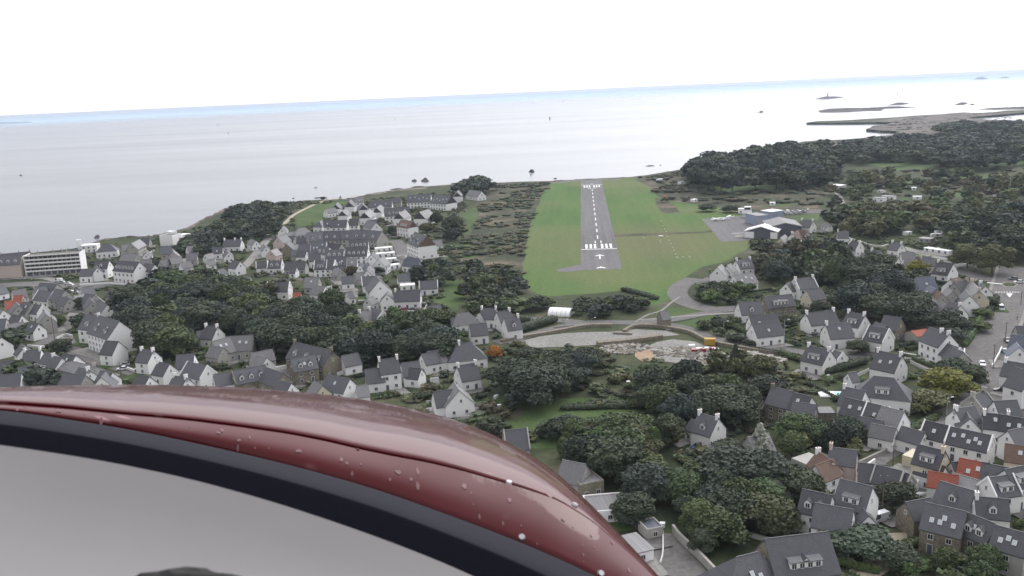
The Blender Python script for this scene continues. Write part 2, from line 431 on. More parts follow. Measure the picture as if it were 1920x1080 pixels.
COAST = [(-500, 500), (-200, 487), (0, 478), (60, 474), (110, 469), (145, 465), (160, 461), (172, 456), (186, 450), (200, 447), (230, 445), (285, 442), (310, 437), (330, 432), (350, 427),
 (365, 420), (380, 411), (400, 403), (412, 396), (430, 389), (460, 383), (500, 382), (540, 378), (575, 377), (612, 374), (650, 373), (662, 371), (680, 366), (720, 360),
 (745, 356), (760, 354), (800, 350), (840, 347), (870, 344), (930, 343), (960, 341), (1035, 339), (1090, 336), (1180, 332), (1215, 328), (1250, 322), (1275, 318), (1300, 306),
 (1400, 293), (1470, 284), (1500, 275), (1482, 271), (1507, 265), (1590, 261), (1640, 256), (1691, 251), (1677, 250), (1684, 247), (1680, 245), (1650, 245), (1640, 242.5),
 (1624, 242), (1637, 236), (1657, 234), (1675, 229), (1615, 229.5), (1565, 230), (1512, 230), (1532, 227), (1570, 226), (1600, 224.5), (1637, 222), (1677, 220), (1712, 217),
 (1765, 214), (1807, 210.5), (1830, 212), (1865, 210), (1890, 207), (1960, 205), (1960, 210), (1920, 211), (1865, 215), (1815, 220), (1772, 221), (1815, 221), (1852, 224),
 (1890, 227), (1960, 225), (2200, 220)]
cw = [G(x, y, 0) for x, y in COAST] + [Vector((4200, 1200, 0)), Vector((4200, -700, 0)), Vector((-2600, -700, 0)), Vector((-1600, 400, 0))]
sheet('land', cw, 0.0, 'land', skirt=9.0, step=14, jit=1.6)
# rocky foreshore below the edge of the land
def shore(pts, wid, z, mat='shore_rock'):
    q, le, ri = ribbon_pts(pts, wid, z)
    rnd = random.Random(5)
    m = MB(); rows = []
    for i in range(len(q)):
        a, b = le[i], ri[i]; row = []
        for k in range(7):
            t = k / 6
            p = a.lerp(b, t) + Vector((rnd.uniform(-1.5, 1.5), rnd.uniform(-1.5, 1.5), 0))
            p.z = z - 4.6 * abs(t * 2 - 1) ** 1.4 + rnd.uniform(-0.9, 0.9)
            row.append(p)
        rows.append(row)
    for i in range(len(rows) - 1):
        for k in range(6): m.face((rows[i][k], rows[i + 1][k], rows[i + 1][k + 1], rows[i][k + 1]), mat)
    o = obj('shore_rocks', m.mesh('shore_rocks')); o['kind'] = 'structure'
shore([(150, 464), (190, 449), (235, 444), (285, 442), (330, 433), (352, 427), (370, 417), (400, 403), (430, 389), (470, 382), (540, 378), (600, 374)], 14, 0.6)
shore([(612, 374), (655, 373), (685, 366), (720, 360), (760, 355), (800, 350), (850, 347)], 26, 0.4)
shore([(860, 344), (930, 343), (1035, 339.5), (1090, 336.5), (1180, 332.5), (1215, 328), (1280, 317)], 16, 0.3)
def reef(pts, h=1.6, mat='reef_rock', name='islet'):
    """a low rock standing out of the sea"""
    base = densify([G(x, y, SEA_Z) for x, y in pts], 18, 3.0, len(pts))
    c = sum(base, Vector()) / len(base)
    rnd = random.Random(int(pts[0][0]))
    m = MB(); k = 5; rows = []
    for j in range(k + 1):
        s = j / k; row = []
        for p in base:
            q = p.lerp(c, s * 0.92); q.z = SEA_Z - 0.8 + (h + 0.8) * math.sin(s * math.pi / 2) ** 0.7 * rnd.uniform(0.6, 1.25)
            row.append(q)
        rows.append(row)
    n = len(base)
    for j in range(k):
        for i in range(n): m.face((rows[j][i], rows[j][(i + 1) % n], rows[j + 1][(i + 1) % n], rows[j + 1][i]), mat)
    m.face(rows[k], mat)
    o = obj(name, m.mesh(name)); o['kind'] = 'structure'; return o
reef([(1526, 186), (1540, 183.5), (1552, 181.5), (1562, 182.5), (1587, 182), (1570, 184.5), (1545, 187)], 7)
reef([(1525, 208), (1545, 204), (1580, 202.5), (1640, 202), (1670, 200), (1690, 198.5), (1712, 200), (1741, 200.5), (1700, 202), (1660, 204), (1657, 208.5), (1620, 209), (1580, 212), (1530, 212)], 3)
reef([(1663, 198), (1682, 194), (1690, 193.5), (1706, 194), (1695, 196.5)], 5)
reef([(1788, 197), (1799, 194.5), (1806, 194), (1814, 193.5), (1808, 196.5)], 5)
reef([(1817, 196.5), (1822, 195.5), (1829, 196), (1824, 197)], 3)
reef([(1822, 206), (1840, 203.5), (1850, 203), (1880, 204), (1900, 200.5), (1960, 199), (1960, 205.5), (1880, 206)], 3)
reef([(1422, 211.5), (1427, 209.5), (1431, 210), (1431, 211.5)], 5)
reef([(770, 340), (776, 337.5), (783, 339), (780, 341)], 2.0)
reef([(788, 340), (797, 335), (803, 338), (805, 340), (796, 341)], 3.0)
reef([(727, 356), (745, 353), (760, 353), (740, 356)], 0.8)
reef([(765, 352), (775, 349), (805, 349.5), (800, 352)], 0.8)
reef([(835, 350), (850, 347), (872, 345), (880, 341), (845, 342), (842, 345), (870, 344)], 0.8)
reef([(634, 374), (636, 371), (641, 371), (642, 373.5)], 2.5)
reef([(175, 447), (180, 443), (188, 443), (187, 446)], 2.0)
reef([(1206, 312), (1215, 310.5), (1232, 310), (1230, 311.5)], 0.8)
reef([(1236, 310), (1238, 309), (1241, 309.5), (1239, 310.5)], 0.8)
# thin sea haze: one closed box of even air round everything
hz_v = [(x, y, z) for z in (-11.0, 101.2) for x, y in ((-38000, -38000), (38000, -38000), (38000, 38000), (-38000, 38000))]
me = bpy.data.meshes.new('haze'); me.from_pydata(hz_v, [], [(3, 2, 1, 0), (4, 5, 6, 7), (0, 1, 5, 4), (1, 2, 6, 5), (2, 3, 7, 6), (3, 0, 4, 7)])
hm = bpy.data.materials.new('haze'); hm.use_nodes = True; ht = hm.node_tree; ht.nodes.clear()
ho = ht.nodes.new('ShaderNodeOutputMaterial'); hp = ht.nodes.new('ShaderNodeVolumePrincipled')
hp.inputs['Color'].default_value = (0.74, 0.84, 1.0, 1); hp.inputs['Density'].default_value = HAZE; hp.inputs['Anisotropy'].default_value = 0.2
ht.links.new(hp.outputs[0], ho.inputs['Volume']); me.materials.append(hm)
if HAZE > 0: o = obj('haze', me); o['kind'] = 'stuff'
# hills on the horizon
def far_land(x0, x1, y, hpx, D):
    m = MB(); n = 26; rnd = random.Random(int(x0 + 900)); top = []; bot = []
    for i in range(n + 1):
        t = i / n; d = ray(x0 + (x1 - x0) * t, y); d = Vector((d.x, d.y, 0)).normalized()
        h = hpx / FPX * D * (math.sin(math.pi * t) ** 0.6) * rnd.uniform(0.65, 1.1)
        top.append(d * (D + 900) + Vector((0, 0, SEA_Z + h))); bot.append(d * D + Vector((0, 0, SEA_Z - 1)))
    bk = [p + p.normalized() * 1500 for p in bot]
    for p in bk: p.z = SEA_Z - 1
    for i in range(n):
        m.face((bot[i], bot[i + 1], top[i + 1], top[i]), 'far_land'); m.face((top[i], top[i + 1], bk[i + 1], bk[i]), 'far_land')
    o = obj('far_coast', m.mesh('far_coast')); o['kind'] = 'structure'
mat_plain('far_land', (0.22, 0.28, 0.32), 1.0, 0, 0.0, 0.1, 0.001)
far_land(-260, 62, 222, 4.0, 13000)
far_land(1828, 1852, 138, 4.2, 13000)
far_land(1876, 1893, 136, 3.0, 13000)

# cover of the ground: what lies in each part of the plain
MATS_Z = 0.03
sheet('heathland', [(870, 345), (1035, 341), (1016, 367), (998, 410), (986, 460), (978, 522), (990, 545), (960, 585), (900, 600), (862, 585), (850, 540), (838, 500), (865, 460), (885, 440), (897, 400), (900, 375)], 0.03, 'heath', step=8, jit=1.2)
sheet('heathland', [(1186, 333), (1270, 322), (1500, 330), (1545, 345), (1530, 395), (1440, 395), (1390, 392), (1290, 381), (1245, 376), (1222, 360)], 0.03, 'heath', step=10, jit=1.2)
sheet('heathland', [(1480, 273), (1600, 262), (1691, 251.5), (1685, 246), (1625, 242.5), (1660, 234), (1676, 229.5), (1640, 226), (1700, 219.5), (1807, 211.5), (1920, 211), (1815, 220), (1855, 224.5), (2000, 228), (2000, 256), (1760, 262), (1600, 275)], 0.03, 'shore_rock', step=18, jit=2.0)
AF = [(1035, 341), (1016, 367), (998, 410), (986, 460), (978, 522), (987, 540), (1010, 552), (1030, 556), (1105, 551), (1167, 545), (1205, 548), (1228, 556), (1200, 572), (1230, 572), (1262, 560), (1270, 535), (1290, 517), (1317, 500), (1355, 492), (1400, 468), (1412, 452),
      (1412, 440), (1395, 395), (1340, 388), (1290, 381), (1245, 376), (1230, 366), (1217, 350), (1186, 333), (1090, 335.5)]
sheet('airfield_grass', AF, 0.06, 'mown_grass', step=9, jit=0.9)
for i, f in enumerate([
 [(1337, 349), (1412, 344), (1510, 341), (1492, 352), (1412, 356), (1350, 362)],
 [(1478, 406), (1536, 400), (1536, 413), (1490, 416)],
 [(1618, 307), (1660, 303), (1750, 311), (1762, 320), (1680, 320)],
 [(1813, 302), (1905, 292), (1960, 296), (1930, 306), (1860, 314), (1828, 311)],
 [(1440, 384), (1520, 380), (1460, 388), (1420, 389)],
 [(1660, 338), (1720, 334), (1750, 341), (1690, 347)], [(1790, 330), (1860, 326), (1900, 334), (1820, 340)], [(1600, 352), (1625, 349), (1640, 356), (1605, 360)], [(1840, 352), (1925, 350), (1925, 362), (1850, 362)], [(1750, 362), (1800, 360), (1810, 370), (1760, 372)], [(1690, 372), (1702, 371), (1712, 384), (1695, 384)],
 [(545, 420), (558, 402), (580, 387), (600, 380), (645, 377), (657, 380), (632, 386), (612, 400), (602, 418), (560, 425)],
 [(862, 404), (885, 390), (897, 388), (896, 405), (886, 430), (879, 440), (872, 438), (876, 412)],
 [(822, 462), (900, 456), (896, 466), (824, 470)], [(826, 478), (895, 474), (890, 484), (830, 486)],
 [(824, 527), (882, 524), (872, 558), (856, 582), (812, 566)],
 [(925, 742), (990, 738), (986, 768), (938, 764)], [(1035, 777), (1090, 766), (1215, 768), (1203, 792), (1050, 800)],
 [(945, 792), (985, 790), (992, 806), (960, 806)], [(1142, 742), (1195, 748), (1205, 764), (1140, 760)], [(985, 832), (1045, 825), (1042, 840), (995, 842)],
 [(1270, 606), (1335, 590), (1370, 600), (1360, 620), (1300, 618)], [(1225, 575), (1290, 578), (1330, 584), (1280, 592), (1230, 594)],
 [(1560, 716), (1620, 700), (1625, 712), (1590, 724)], [(1545, 845), (1600, 828), (1500, 815), (1480, 850)],
 [(1230, 822), (1290, 815), (1290, 832), (1235, 836)], [(1690, 478), (1720, 470), (1730, 480), (1700, 488)], [(1870, 610), (1925, 600), (1925, 622), (1890, 624)]]):
    sheet('field' if i < 11 else 'lawn', f, 0.07, 'lawn', step=5, jit=0.5)
sheet('grass_verge', [(990, 745), (1130, 745), (1180, 800), (1100, 830), (960, 820)], 0.05, 'lawn', step=8, jit=1.5)

# ------------------------------------------------------------------ runway, apron and their markings
def RWp(px, py, z=0.0): return G(px, py, z)
RZ = 0.10
A0 = G(1089, 505, RZ); A1 = G(1089, 337, RZ); B0 = G(1166, 505, RZ); B1 = G(1129, 337, RZ)
ax = (A1 - A0).normalized(); RD = Vector((ax.x, ax.y, 0)).normalized()      # along the runway
RN = Vector((RD.y, -RD.x, 0))                                                # to its right
ORG = (A0 + B0) / 2; ORG.z = 0
RW = (B0 - A0).dot(RN); RL = (A1 - A0).dot(RD)
def rp(u, v, z): return ORG + RN * u + RD * v + Vector((0, 0, z))
runway = sheet('runway', [rp(-RW / 2, -1, RZ), rp(RW / 2, -1, RZ), rp(RW / 2, RL, RZ), rp(-RW / 2, RL, RZ)], RZ, 'runway_asphalt')
sheet('runway_turning_pad', [(1089.5, 497), (1088, 496), (1062, 501), (1046, 505), (1044, 509), (1060, 510), (1089.5, 507.5)], RZ + 0.01, 'runway_asphalt', parent=None)
def mark(name, quads, z=RZ + 0.03):
    m = MB()
    for q in quads: m.face([rp(u, v, z) for u, v in q], 'line_paint')
    return obj(name, m.mesh(name, False), runway)
def uv(px, py):
    p = G(px, py, RZ) - ORG; return p.dot(RN), p.dot(RD)
vth = uv(1122, 467)[1]; vfar = uv(1109, 346.5)[1]
def rect(u0, u1, v0, v1): return [(u0, v0), (u1, v0), (u1, v1), (u0, v1)]
mark('threshold_bar', [rect(-RW / 2 + .2, RW / 2 - .2, vth - 0.9, vth + 0.9)])
mark('threshold_bar', [rect(-RW / 2 + .2, RW / 2 - .2, vfar - 1.0, vfar + 1.0)])
sw = RW / 12.5
for v0, v1 in ((vth + 3.0, vth + 19), (vfar - 26, vfar - 5)):
    for u in (-4.45, -2.95, -1.45, 1.05, 2.55, 4.05):
        u0 = (u + 0.2) * sw; mark('threshold_stripe', [rect(u0 - sw * .42, u0 + sw * .42, v0, v1)])
def digit_one(uc, v0, h, flip=1):
    return [rect(uc - .45, uc + .45, v0, v0 + h)]
def digit(ch, uc, v0, h, w, s=0.7):
    sg = {'1': 'r', '2': 'tmb+R-', '9': ''}[ch] if ch == '1' else None
    if ch == '1': return [rect(uc - s / 2, uc + s / 2, v0, v0 + h)]
    u0, u1, m = uc - w / 2, uc + w / 2, v0 + h / 2
    q = [rect(u0, u1, v0, v0 + s), rect(u0, u1, m - s / 2, m + s / 2), rect(u0, u1, v0 + h - s, v0 + h)]
    if ch == '2': q += [rect(u1 - s, u1, m + s / 2, v0 + h - s), rect(u0, u0 + s, v0 + s, m - s / 2)]
    if ch == '9': q += [rect(u1 - s, u1, m + s / 2, v0 + h - s), rect(u1 - s, u1, v0 + s, m - s / 2), rect(u0, u0 + s, m + s / 2, v0 + h - s)]
    return q
mark('runway_number', digit('1', -1.9, vth + 23, 9, 3) ); mark('runway_number', digit('1', 1.9, vth + 23, 9, 3))
# the other end reads 29 for traffic coming the other way
def turn(qs, vc): return [[(-u, 2 * vc - v) for u, v in q] for q in qs]
vc2 = vfar - 34
mark('runway_number', turn(digit('2', -2.3, vc2 - 4.5, 9, 3), vc2)); mark('runway_number', turn(digit('9', 2.3, vc2 - 4.5, 9, 3), vc2))
vd0 = vth + 40; vd1 = vfar - 44; nn = 11; per = (vd1 - vd0) / (nn - 0.45)
for i in range(nn): mark('centre_line_dash', [rect(-.42, .42, vd0 + i * per, vd0 + i * per + per * .5)])
def arrow(vt, ln):
    s = 2.0
    mark('arrow_marking', [[(-3.2, vt - 5.0), (-3.2 + s * .9, vt - 5.6), (0, vt - 2.2), (0, vt)], [(3.2, vt - 5.0), (0, vt), (0, vt - 2.2), (3.2 - s * .9, vt - 5.6)]] + ([rect(-.5, .5, vt - ln, vt - 2.4)] if ln else []))
arrow(uv(1124.5, 477)[1], 15); arrow(uv(1127.5, 499.5)[1], 5)
mark('arrow_marking', [[(-2.6, vfar + 13), (0, vfar + 8), (2.6, vfar + 13), (0, vfar + 10.5)]])
sheet('taxiway', [(1151, 439), (1320, 434), (1335, 431), (1335, 436), (1151, 444)], RZ - 0.03, 'worn_track' if 'worn_track' in MATS else 'heath', step=6, jit=0.5)
sheet('apron', [(1316, 411), (1345, 408), (1400, 404), (1440, 406), (1450, 430), (1430, 446), (1400, 451), (1352, 453)], RZ, 'runway_asphalt')
sheet('apron_line', [(1372, 437.5), (1400, 436.5), (1400, 440), (1372, 440.5)], RZ + 0.04, 'pavement')
sheet('beach', [(1030, 341), (1088, 336), (1165, 335), (1165, 337.5), (1090, 339), (1040, 344)], 0.08, 'asphalt')
sheet('bare_ground', [(1228, 370), (1250, 374), (1265, 386), (1275, 398), (1245, 400), (1232, 388)], 0.09, 'worn' if 'worn' in MATS else 'heath', step=4, jit=0.6)

# ------------------------------------------------------------------ roads, lanes, yards
RD_Z = 0.10
road('road', [(1785, 488), (1800, 506), (1835, 519), (1880, 528), (1960, 536)], 9, RD_Z, 'asphalt')
road('road', [(1905, 500), (1897, 535), (1886, 570), (1868, 610), (1848, 650), (1840, 690), (1838, 722)], 15, RD_Z + .03, 'asphalt', True)
road('road', [(1838, 700), (1850, 738), (1885, 768), (1960, 808)], 9, RD_Z + .06, 'asphalt')
road('lane', [(1830, 728), (1790, 768), (1745, 800), (1700, 832), (1660, 852), (1620, 880)], 5.5, RD_Z + .09, 'asphalt')
road('road', [(930, 642), (985, 630), (1040, 616), (1090, 606), (1150, 604), (1210, 606), (1270, 612), (1322, 630), (1380, 645), (1465, 655), (1505, 661), (1560, 668), (1640, 664)], 7, RD_Z, 'asphalt')
road('road', [(950, 598), (1000, 598), (1045, 600), (1100, 606)], 7, RD_Z + .03, 'asphalt')
road('road', [(1180, 608), (1250, 600), (1320, 588), (1385, 577), (1450, 575)], 7, RD_Z + .03, 'asphalt')
road('road', [(1305, 522), (1285, 530), (1270, 545), (1276, 560), (1300, 572), (1340, 580), (1385, 577)], 10, RD_Z + .06, 'asphalt')
road('path', [(1190, 604), (1215, 590), (1240, 582), (1260, 566), (1275, 556)], 1.3, RD_Z + .1, 'gravel')
road('path', [(1200, 600), (1290, 592), (1390, 586)], 2.5, RD_Z + .1, 'pavement')
road('road', [(560, 512), (600, 516), (625, 521), (645, 534), (656, 548), (668, 566)], 8, RD_Z, 'pavement')
road('lane', [(505, 445), (494, 458), (476, 480), (455, 502), (430, 512)], 6, RD_Z, 'pavement')
road('path', [(500, 440), (530, 422), (548, 405), (565, 395), (590, 383)], 4, RD_Z, 'sandy_path')
road('road', [(-150, 545), (0, 535), (60, 532), (120, 534), (170, 537), (215, 530)], 14, RD_Z, 'asphalt')
road('lane', [(-40, 524), (30, 522), (80, 521), (110, 527)], 6, RD_Z + .03, 'pavement')
road('lane', [(135, 590), (130, 605), (112, 622), (85, 640), (50, 655), (20, 668)], 7, RD_Z, 'asphalt')
road('lane', [(120, 630), (150, 668), (190, 680), (240, 695), (290, 718), (330, 750)], 6, RD_Z + .03, 'asphalt')
road('lane', [(95, 565), (120, 572), (140, 580), (135, 592)], 5, RD_Z + .03, 'gravel')
road('lane', [(742, 450), (752, 465), (758, 482), (762, 500)], 9, RD_Z, 'asphalt')
road('lane', [(600, 380), (620, 374), (700, 364), (745, 357), (800, 352)], 5, RD_Z, 'sandy_path')
road('lane', [(1690, 463), (1740, 478), (1785, 488)], 6, RD_Z, 'gravel')
road('lane', [(1555, 340), (1572, 365), (1582, 385), (1590, 398)], 4, RD_Z, 'gravel')
sheet('car_park', [(1455, 394), (1540, 392), (1540, 399), (1460, 403)], RD_Z, 'asphalt')
sheet('yard', [(1235, 1000), (1262, 1000), (1300, 1040), (1345, 1095), (1240, 1110), (1200, 1040)], RD_Z, 'asphalt')
sheet('yard', [(1655, 1000), (1700, 998), (1702, 1012), (1682, 1030), (1680, 1048), (1672, 1062), (1640, 1040), (1655, 1020)], RD_Z, 'sandy_path', step=3, jit=0.2)
sheet('yard', [(1600, 1058), (1645, 1042), (1690, 1056), (1660, 1075), (1600, 1110), (1560, 1110)], RD_Z + .02, 'sandy_path', step=3, jit=0.2)
sheet('gravel_lot', [(972, 640), (1015, 630), (1057, 625), (1090, 623), (1145, 622), (1172, 620), (1190, 617), (1250, 620), (1275, 628), (1215, 633), (1185, 637), (1140, 644), (1115, 647), (1060, 650), (1000, 652)], RD_Z, 'gravel', step=5, jit=0.4)
sheet('gravel_lot', [(1232, 641), (1260, 636), (1300, 640), (1345, 655), (1380, 672), (1430, 680), (1360, 690), (1230, 676), (1190, 660)], RD_Z, 'gravel', step=5, jit=0.5)
sheet('soil_heap_ground', [(1190, 657), (1222, 656), (1226, 664), (1222, 676), (1205, 678), (1190, 668)], RD_Z + .03, 'ochre_soil', step=3, jit=0.3)
sheet('driveway', [(1262, 846), (1300, 836), (1345, 828), (1350, 836), (1300, 850), (1270, 853)], RD_Z, 'gravel')
sheet('village_green_ground', [(600, 425), (730, 400), (820, 440), (830, 480), (760, 500), (600, 520), (500, 500)], 0.05, 'pavement_worn' if 'pavement_worn' in MATS else 'land', step=6, jit=1)

# roundabout island and the markings round it
isl = [G(1876, 534), G(1884, 530), G(1898, 530), G(1909, 534), G(1902, 539), G(1884, 539)]
m = MB(); ii = densify(isl, 2.0); cc_ = sum(ii, Vector()) / len(ii)
for a, b in zip(ii, ii[1:] + ii[:1]):
    m.face((a, b, b + Vector((0, 0, .3)), a + Vector((0, 0, .3))), 'pale_stone')
    ai, bi = a.lerp(cc_, .15) + Vector((0, 0, .34)), b.lerp(cc_, .15) + Vector((0, 0, .34))
    m.face((a + Vector((0, 0, .3)), b + Vector((0, 0, .3)), bi, ai), 'pale_stone'); m.face((ai, bi, cc_ + Vector((0, 0, .9))), 'land')
o = obj('roundabout_island', m.mesh('roundabout_island')); o['kind'] = 'structure'
def paint(name, quads, z):
    m = MB()
    for q in quads: m.face([Vector((*G(x, y, z).xy, z)) for x, y in q], 'line_paint')
    o = obj(name, m.mesh(name, False)); o['kind'] = 'structure'
paint('road_marking', [[(1866 + i * 5.2, 547.0), (1869.4 + i * 5.2, 547.2), (1869.4 + i * 5.2, 548.4), (1866 + i * 5.2, 548.2)] for i in range(10)] + [[(1886, 550), (1899, 550), (1894, 557), (1892, 557)]], RD_Z + .30)
paint('road_marking', [[(1852, 529), (1879, 532), (1879, 533.4), (1850, 530.4)]], RD_Z + .31)
# ------------------------------------------------------------------ houses
SHARED = {}
def shared(key, fn):
    if key not in SHARED: SHARED[key] = fn()
    return SHARED[key]
def win_mesh(w, h, near):
    m = MB(); t = 0.09
    if near:
        m.box(-w / 2, w / 2, -0.06, 0.02, -h / 2, -h / 2 + t, 'frame_white'); m.box(-w / 2, w / 2, -0.06, 0.02, h / 2 - t, h / 2, 'frame_white')
        m.box(-w / 2, -w / 2 + t, -0.06, 0.02, -h / 2 + t, h / 2 - t, 'frame_white'); m.box(w / 2 - t, w / 2, -0.06, 0.02, -h / 2 + t, h / 2 - t, 'frame_white')
        m.box(-0.03, 0.03, -0.05, 0.0, -h / 2 + t, h / 2 - t, 'frame_white'); m.box(-w / 2 - .08, w / 2 + .08, -0.14, 0.0, -h / 2 - .1, -h / 2, 'pale_stone')
    else:
        m.box(-w / 2, w / 2, -0.05, 0.02, -h / 2, h / 2, 'glass'); m.box(-0.04, 0.04, -0.07, -0.05, -h / 2, h / 2, 'frame_white')
        m.box(-w / 2, w / 2, -0.07, 0.0, -h / 2 - .12, -h / 2, 'frame_white')
    return m.mesh('window')
def pane_mesh(w, h):
    m = MB(); m.box(-w / 2 + .09, w / 2 - .09, -0.02, 0.01, -h / 2 + .09, h / 2 - .09, 'glass'); return m.mesh('pane')
def put_window(par, x, y, z, rz, w, h, near, name='window'):
    o = obj(name, shared(('win', w, h, near), lambda: win_mesh(w, h, near)), par)
    o.location = (x, y, z); o.rotation_euler = (0, 0, rz)
    if near:
        p = obj('pane', shared(('pane', w, h), lambda: pane_mesh(w, h)), o)
    return o
def door_mesh():
    m = MB(); m.box(-.5, .5, -0.05, 0.02, 0, 2.1, 'door_paint'); m.box(-.6, -.5, -.07, .02, 0, 2.2, 'frame_white'); m.box(.5, .6, -.07, .02, 0, 2.2, 'frame_white'); m.box(-.5, .5, -.07, .02, 2.1, 2.2, 'frame_white')
    return m.mesh('door')
def chimney_mesh(w, d, h, mat):
    m = MB(); m.box(-w / 2, w / 2, -d / 2, d / 2, -1.6, h, mat); m.box(-w / 2 - .07, w / 2 + .07, -d / 2 - .07, d / 2 + .07, h, h + .12, mat)
    n = 2 if d > 0.9 else 1
    for k in range(n):
        y = (k - (n - 1) / 2) * 0.5; m.tube((0, y, h + .12), (0, y, h + .45), .13, .1, 'pot_clay', 6)
    return m.mesh('chimney')
def dormer_mesh(w, h, dep, roofm, face):
    """gabled dormer standing on a 45 degree slope: face towards -y, body running back to +y"""
    m = MB(); r = w * 0.5
    m.prism([(-w / 2, 0), (w / 2, 0), (w / 2, h), (0, h + r), (-w / 2, h)], 0, dep, face, 'y')
    t = 0.1; e = w / 2 + .15; zz = h - .15
    for s in (-1, 1):
        m.prism([(0, h + r + .02), (s * e, zz), (s * e, zz + t), (0, h + r + .02 + t * 1.3)], -.12, dep, roofm, 'y')
    return m.mesh('dormer')
def shed_dormer_mesh(w, h, dep, roofm, face):
    m = MB(); m.box(-w / 2, w / 2, 0, dep, 0, h, face)
    m.prism([(-.25, h + .05), (dep, h + .45), (dep, h + .6), (-.25, h + .2)], -w / 2 - .15, w / 2 + .15, roofm, 'x')
    return m.mesh('dormer')
WN = {'w': 'render_white', 'c': 'render_cream', 'p': 'render_pink', 'g': 'render_grey', 's': 'granite', 'b': 'blue_cladding', 'k': 'dark_cladding'}
WW = {'w': 'white', 'c': 'cream', 'p': 'pinkish', 'g': 'grey', 's': 'stone', 'b': 'pale blue', 'k': 'dark clad'}
RN_ = {'S': 'slate', 'L': 'pale_slate', 'O': 'clay_tile', 'B': 'brown_tile', 'U': 'blue_slate', 'K': 'black_slate', 'M': 'white_metal_roof', 'F': 'bitumen'}
RWd = {'S': 'slate roof', 'L': 'pale grey roof', 'O': 'orange tiled roof', 'B': 'brown roof', 'U': 'bluish slate roof', 'K': 'near black roof', 'M': 'white roof', 'F': 'flat roof'}
NUM = ['no', 'one', 'two', 'three', 'four', 'five', 'six']
HFOOT = []
WHR = {}
def WHERE_OF(o): return WHR.get(o.name, 'in the village')
def house(ax, ay, bx, by, W, hw, wall, roof, feats, where, name='house', cat='house', label=None, parent=None):
    ft = [f for f in feats.split(',') if f]
    F = lambda c: any(f[0] == c for f in ft)
    num = lambda c: next((float(f[1:] or 1) for f in ft if f[0] == c), 0)
    pitch = num('q') or 46.0
    flat = F('F'); W *= .93
    if where in ('in the lower right terraces', 'in the bottom right corner') and W > 6.5 and not F('H') and ay < 995: W *= .78
    far_ = dist(G(ax, ay, 6)) > 470
    if not flat and hw < 6: hw += .35 if far_ else .75
    if far_: W *= .95
    tp = math.tan(R(pitch))
    rise = 0.0 if flat else W / 2 * tp
    zr = hw + rise
    A, B = G(ax, ay, zr), G(bx, by, zr)
    Lr = (B - A).length; mx = num('L') or 22.0; mn = 6.5 if not F('n') else 3.0
    Lc = min(max(Lr, mn), mx)
    if abs(Lc - Lr) > 0.01:
        d = (B - A).normalized()
        if (A - CP).length < (B - CP).length: B = A + d * Lc
        else: A = B - d * Lc
    ca, cb = F('1') or F('C'), F('2') or F('C')
    c = (A + B) / 2; c.z = 0
    d = (B - A); d.z = 0; d.normalize()
    n = Vector((-d.y, d.x, 0))
    if n.dot(Vector((0, 0, 0)) - c) > 0:      # local +y must look away from the viewer
        d = -d; ca, cb = cb, ca
    L = Lc
    D_ = dist(c); near = D_ < 430
    wm, rm = WN[wall], RN_[roof]
    rz = math.atan2(d.y, d.x)
    if parent is None:
        stor = 'two storey ' if hw > 4.9 and not flat else ''
        if not label:
            feat = []
            nch = int(ca) + int(cb) + int(F('m'))
            if roof in 'OBLKUM': feat.append(RWd[roof])
            if F('H'): feat.append('hipped roof')
            if F('G'): feat.append('slate gable')
            if num('d'): feat.append(NUM[int(num('d'))] + ' dormer' + ('s' if num('d') > 1 else ''))
            if F('D'): feat.append('flat dormer')
            if num('k'): feat.append(NUM[int(num('k'))] + ' skylight' + ('s' if num('k') > 1 else ''))
            if F('P'): feat.append('raised white verges')
            if nch: feat.append(NUM[nch] + ' chimney' + ('s' if nch > 1 else ''))
            if not feat: feat = ['slate roof' if not flat else 'flat roof']
            base_n = len((stor + WW[wall] + ' ' + cat + ' with ' + where).split()) + 1
            if base_n + len(' and '.join(feat[:2]).split()) > 12: feat = feat[:1]
            siz = 'small ' if L < 8.5 else ('long ' if L > 14 else '')
            label = siz + stor + WW[wall] + ' ' + cat + ' with ' + ' and '.join(feat[:2]) + ' ' + where
        root = thing(name, (c.x, c.y, 0), rz, label, cat); WHR[root.name] = where
        HFOOT.append((c.x, c.y, rz, L, W))
        pre = ''
    else:
        root = obj('wing', None, parent)
        root.matrix_world = parent_inv(parent) @ (Matrix.Translation((c.x, c.y, 0)) @ Matrix.Rotation(rz, 4, 'Z'))
        HFOOT.append((c.x, c.y, rz, L, W)); pre = 'wing_'
    hl, w2 = L / 2, W / 2
    # walls
    m = MB(); lo = -0.4
    if flat:
        m.box(-hl, hl, -w2, w2, lo, hw + .35, wm)
    elif F('H'):
        m.box(-hl - w2 * .8, hl + w2 * .8, -w2, w2, lo, hw, wm)
    else:
        m.prism([(-w2, lo), (w2, lo), (w2, hw), (0, zr - .02), (-w2, hw)], -hl, hl, wm, 'x')
        if F('G'):
            for s in (-1, 1):
                x0, x1 = sorted((s * (hl + .03), s * (hl + .10)))
                e = 0.98; m.prism([(-w2 * e, hw + .1), (w2 * e, hw + .1), (0, zr - .02)], x0, x1, 'brown_tile' if num('G') == 2 else 'black_slate', 'x')
    if F('C') or F('1') or F('2') or hw > 3: pass
    if parent is None: wl = obj('wall', m.mesh('wall'), root)
    else:
        # the wing is the part and carries its walls as its own mesh
        me_ = m.mesh('wing'); root.data = me_ if False else None
        wl = obj('wing_wall', me_, root)
    # roof
    m = MB(); th = .16; ev = .32
    sl = math.atan(tp)
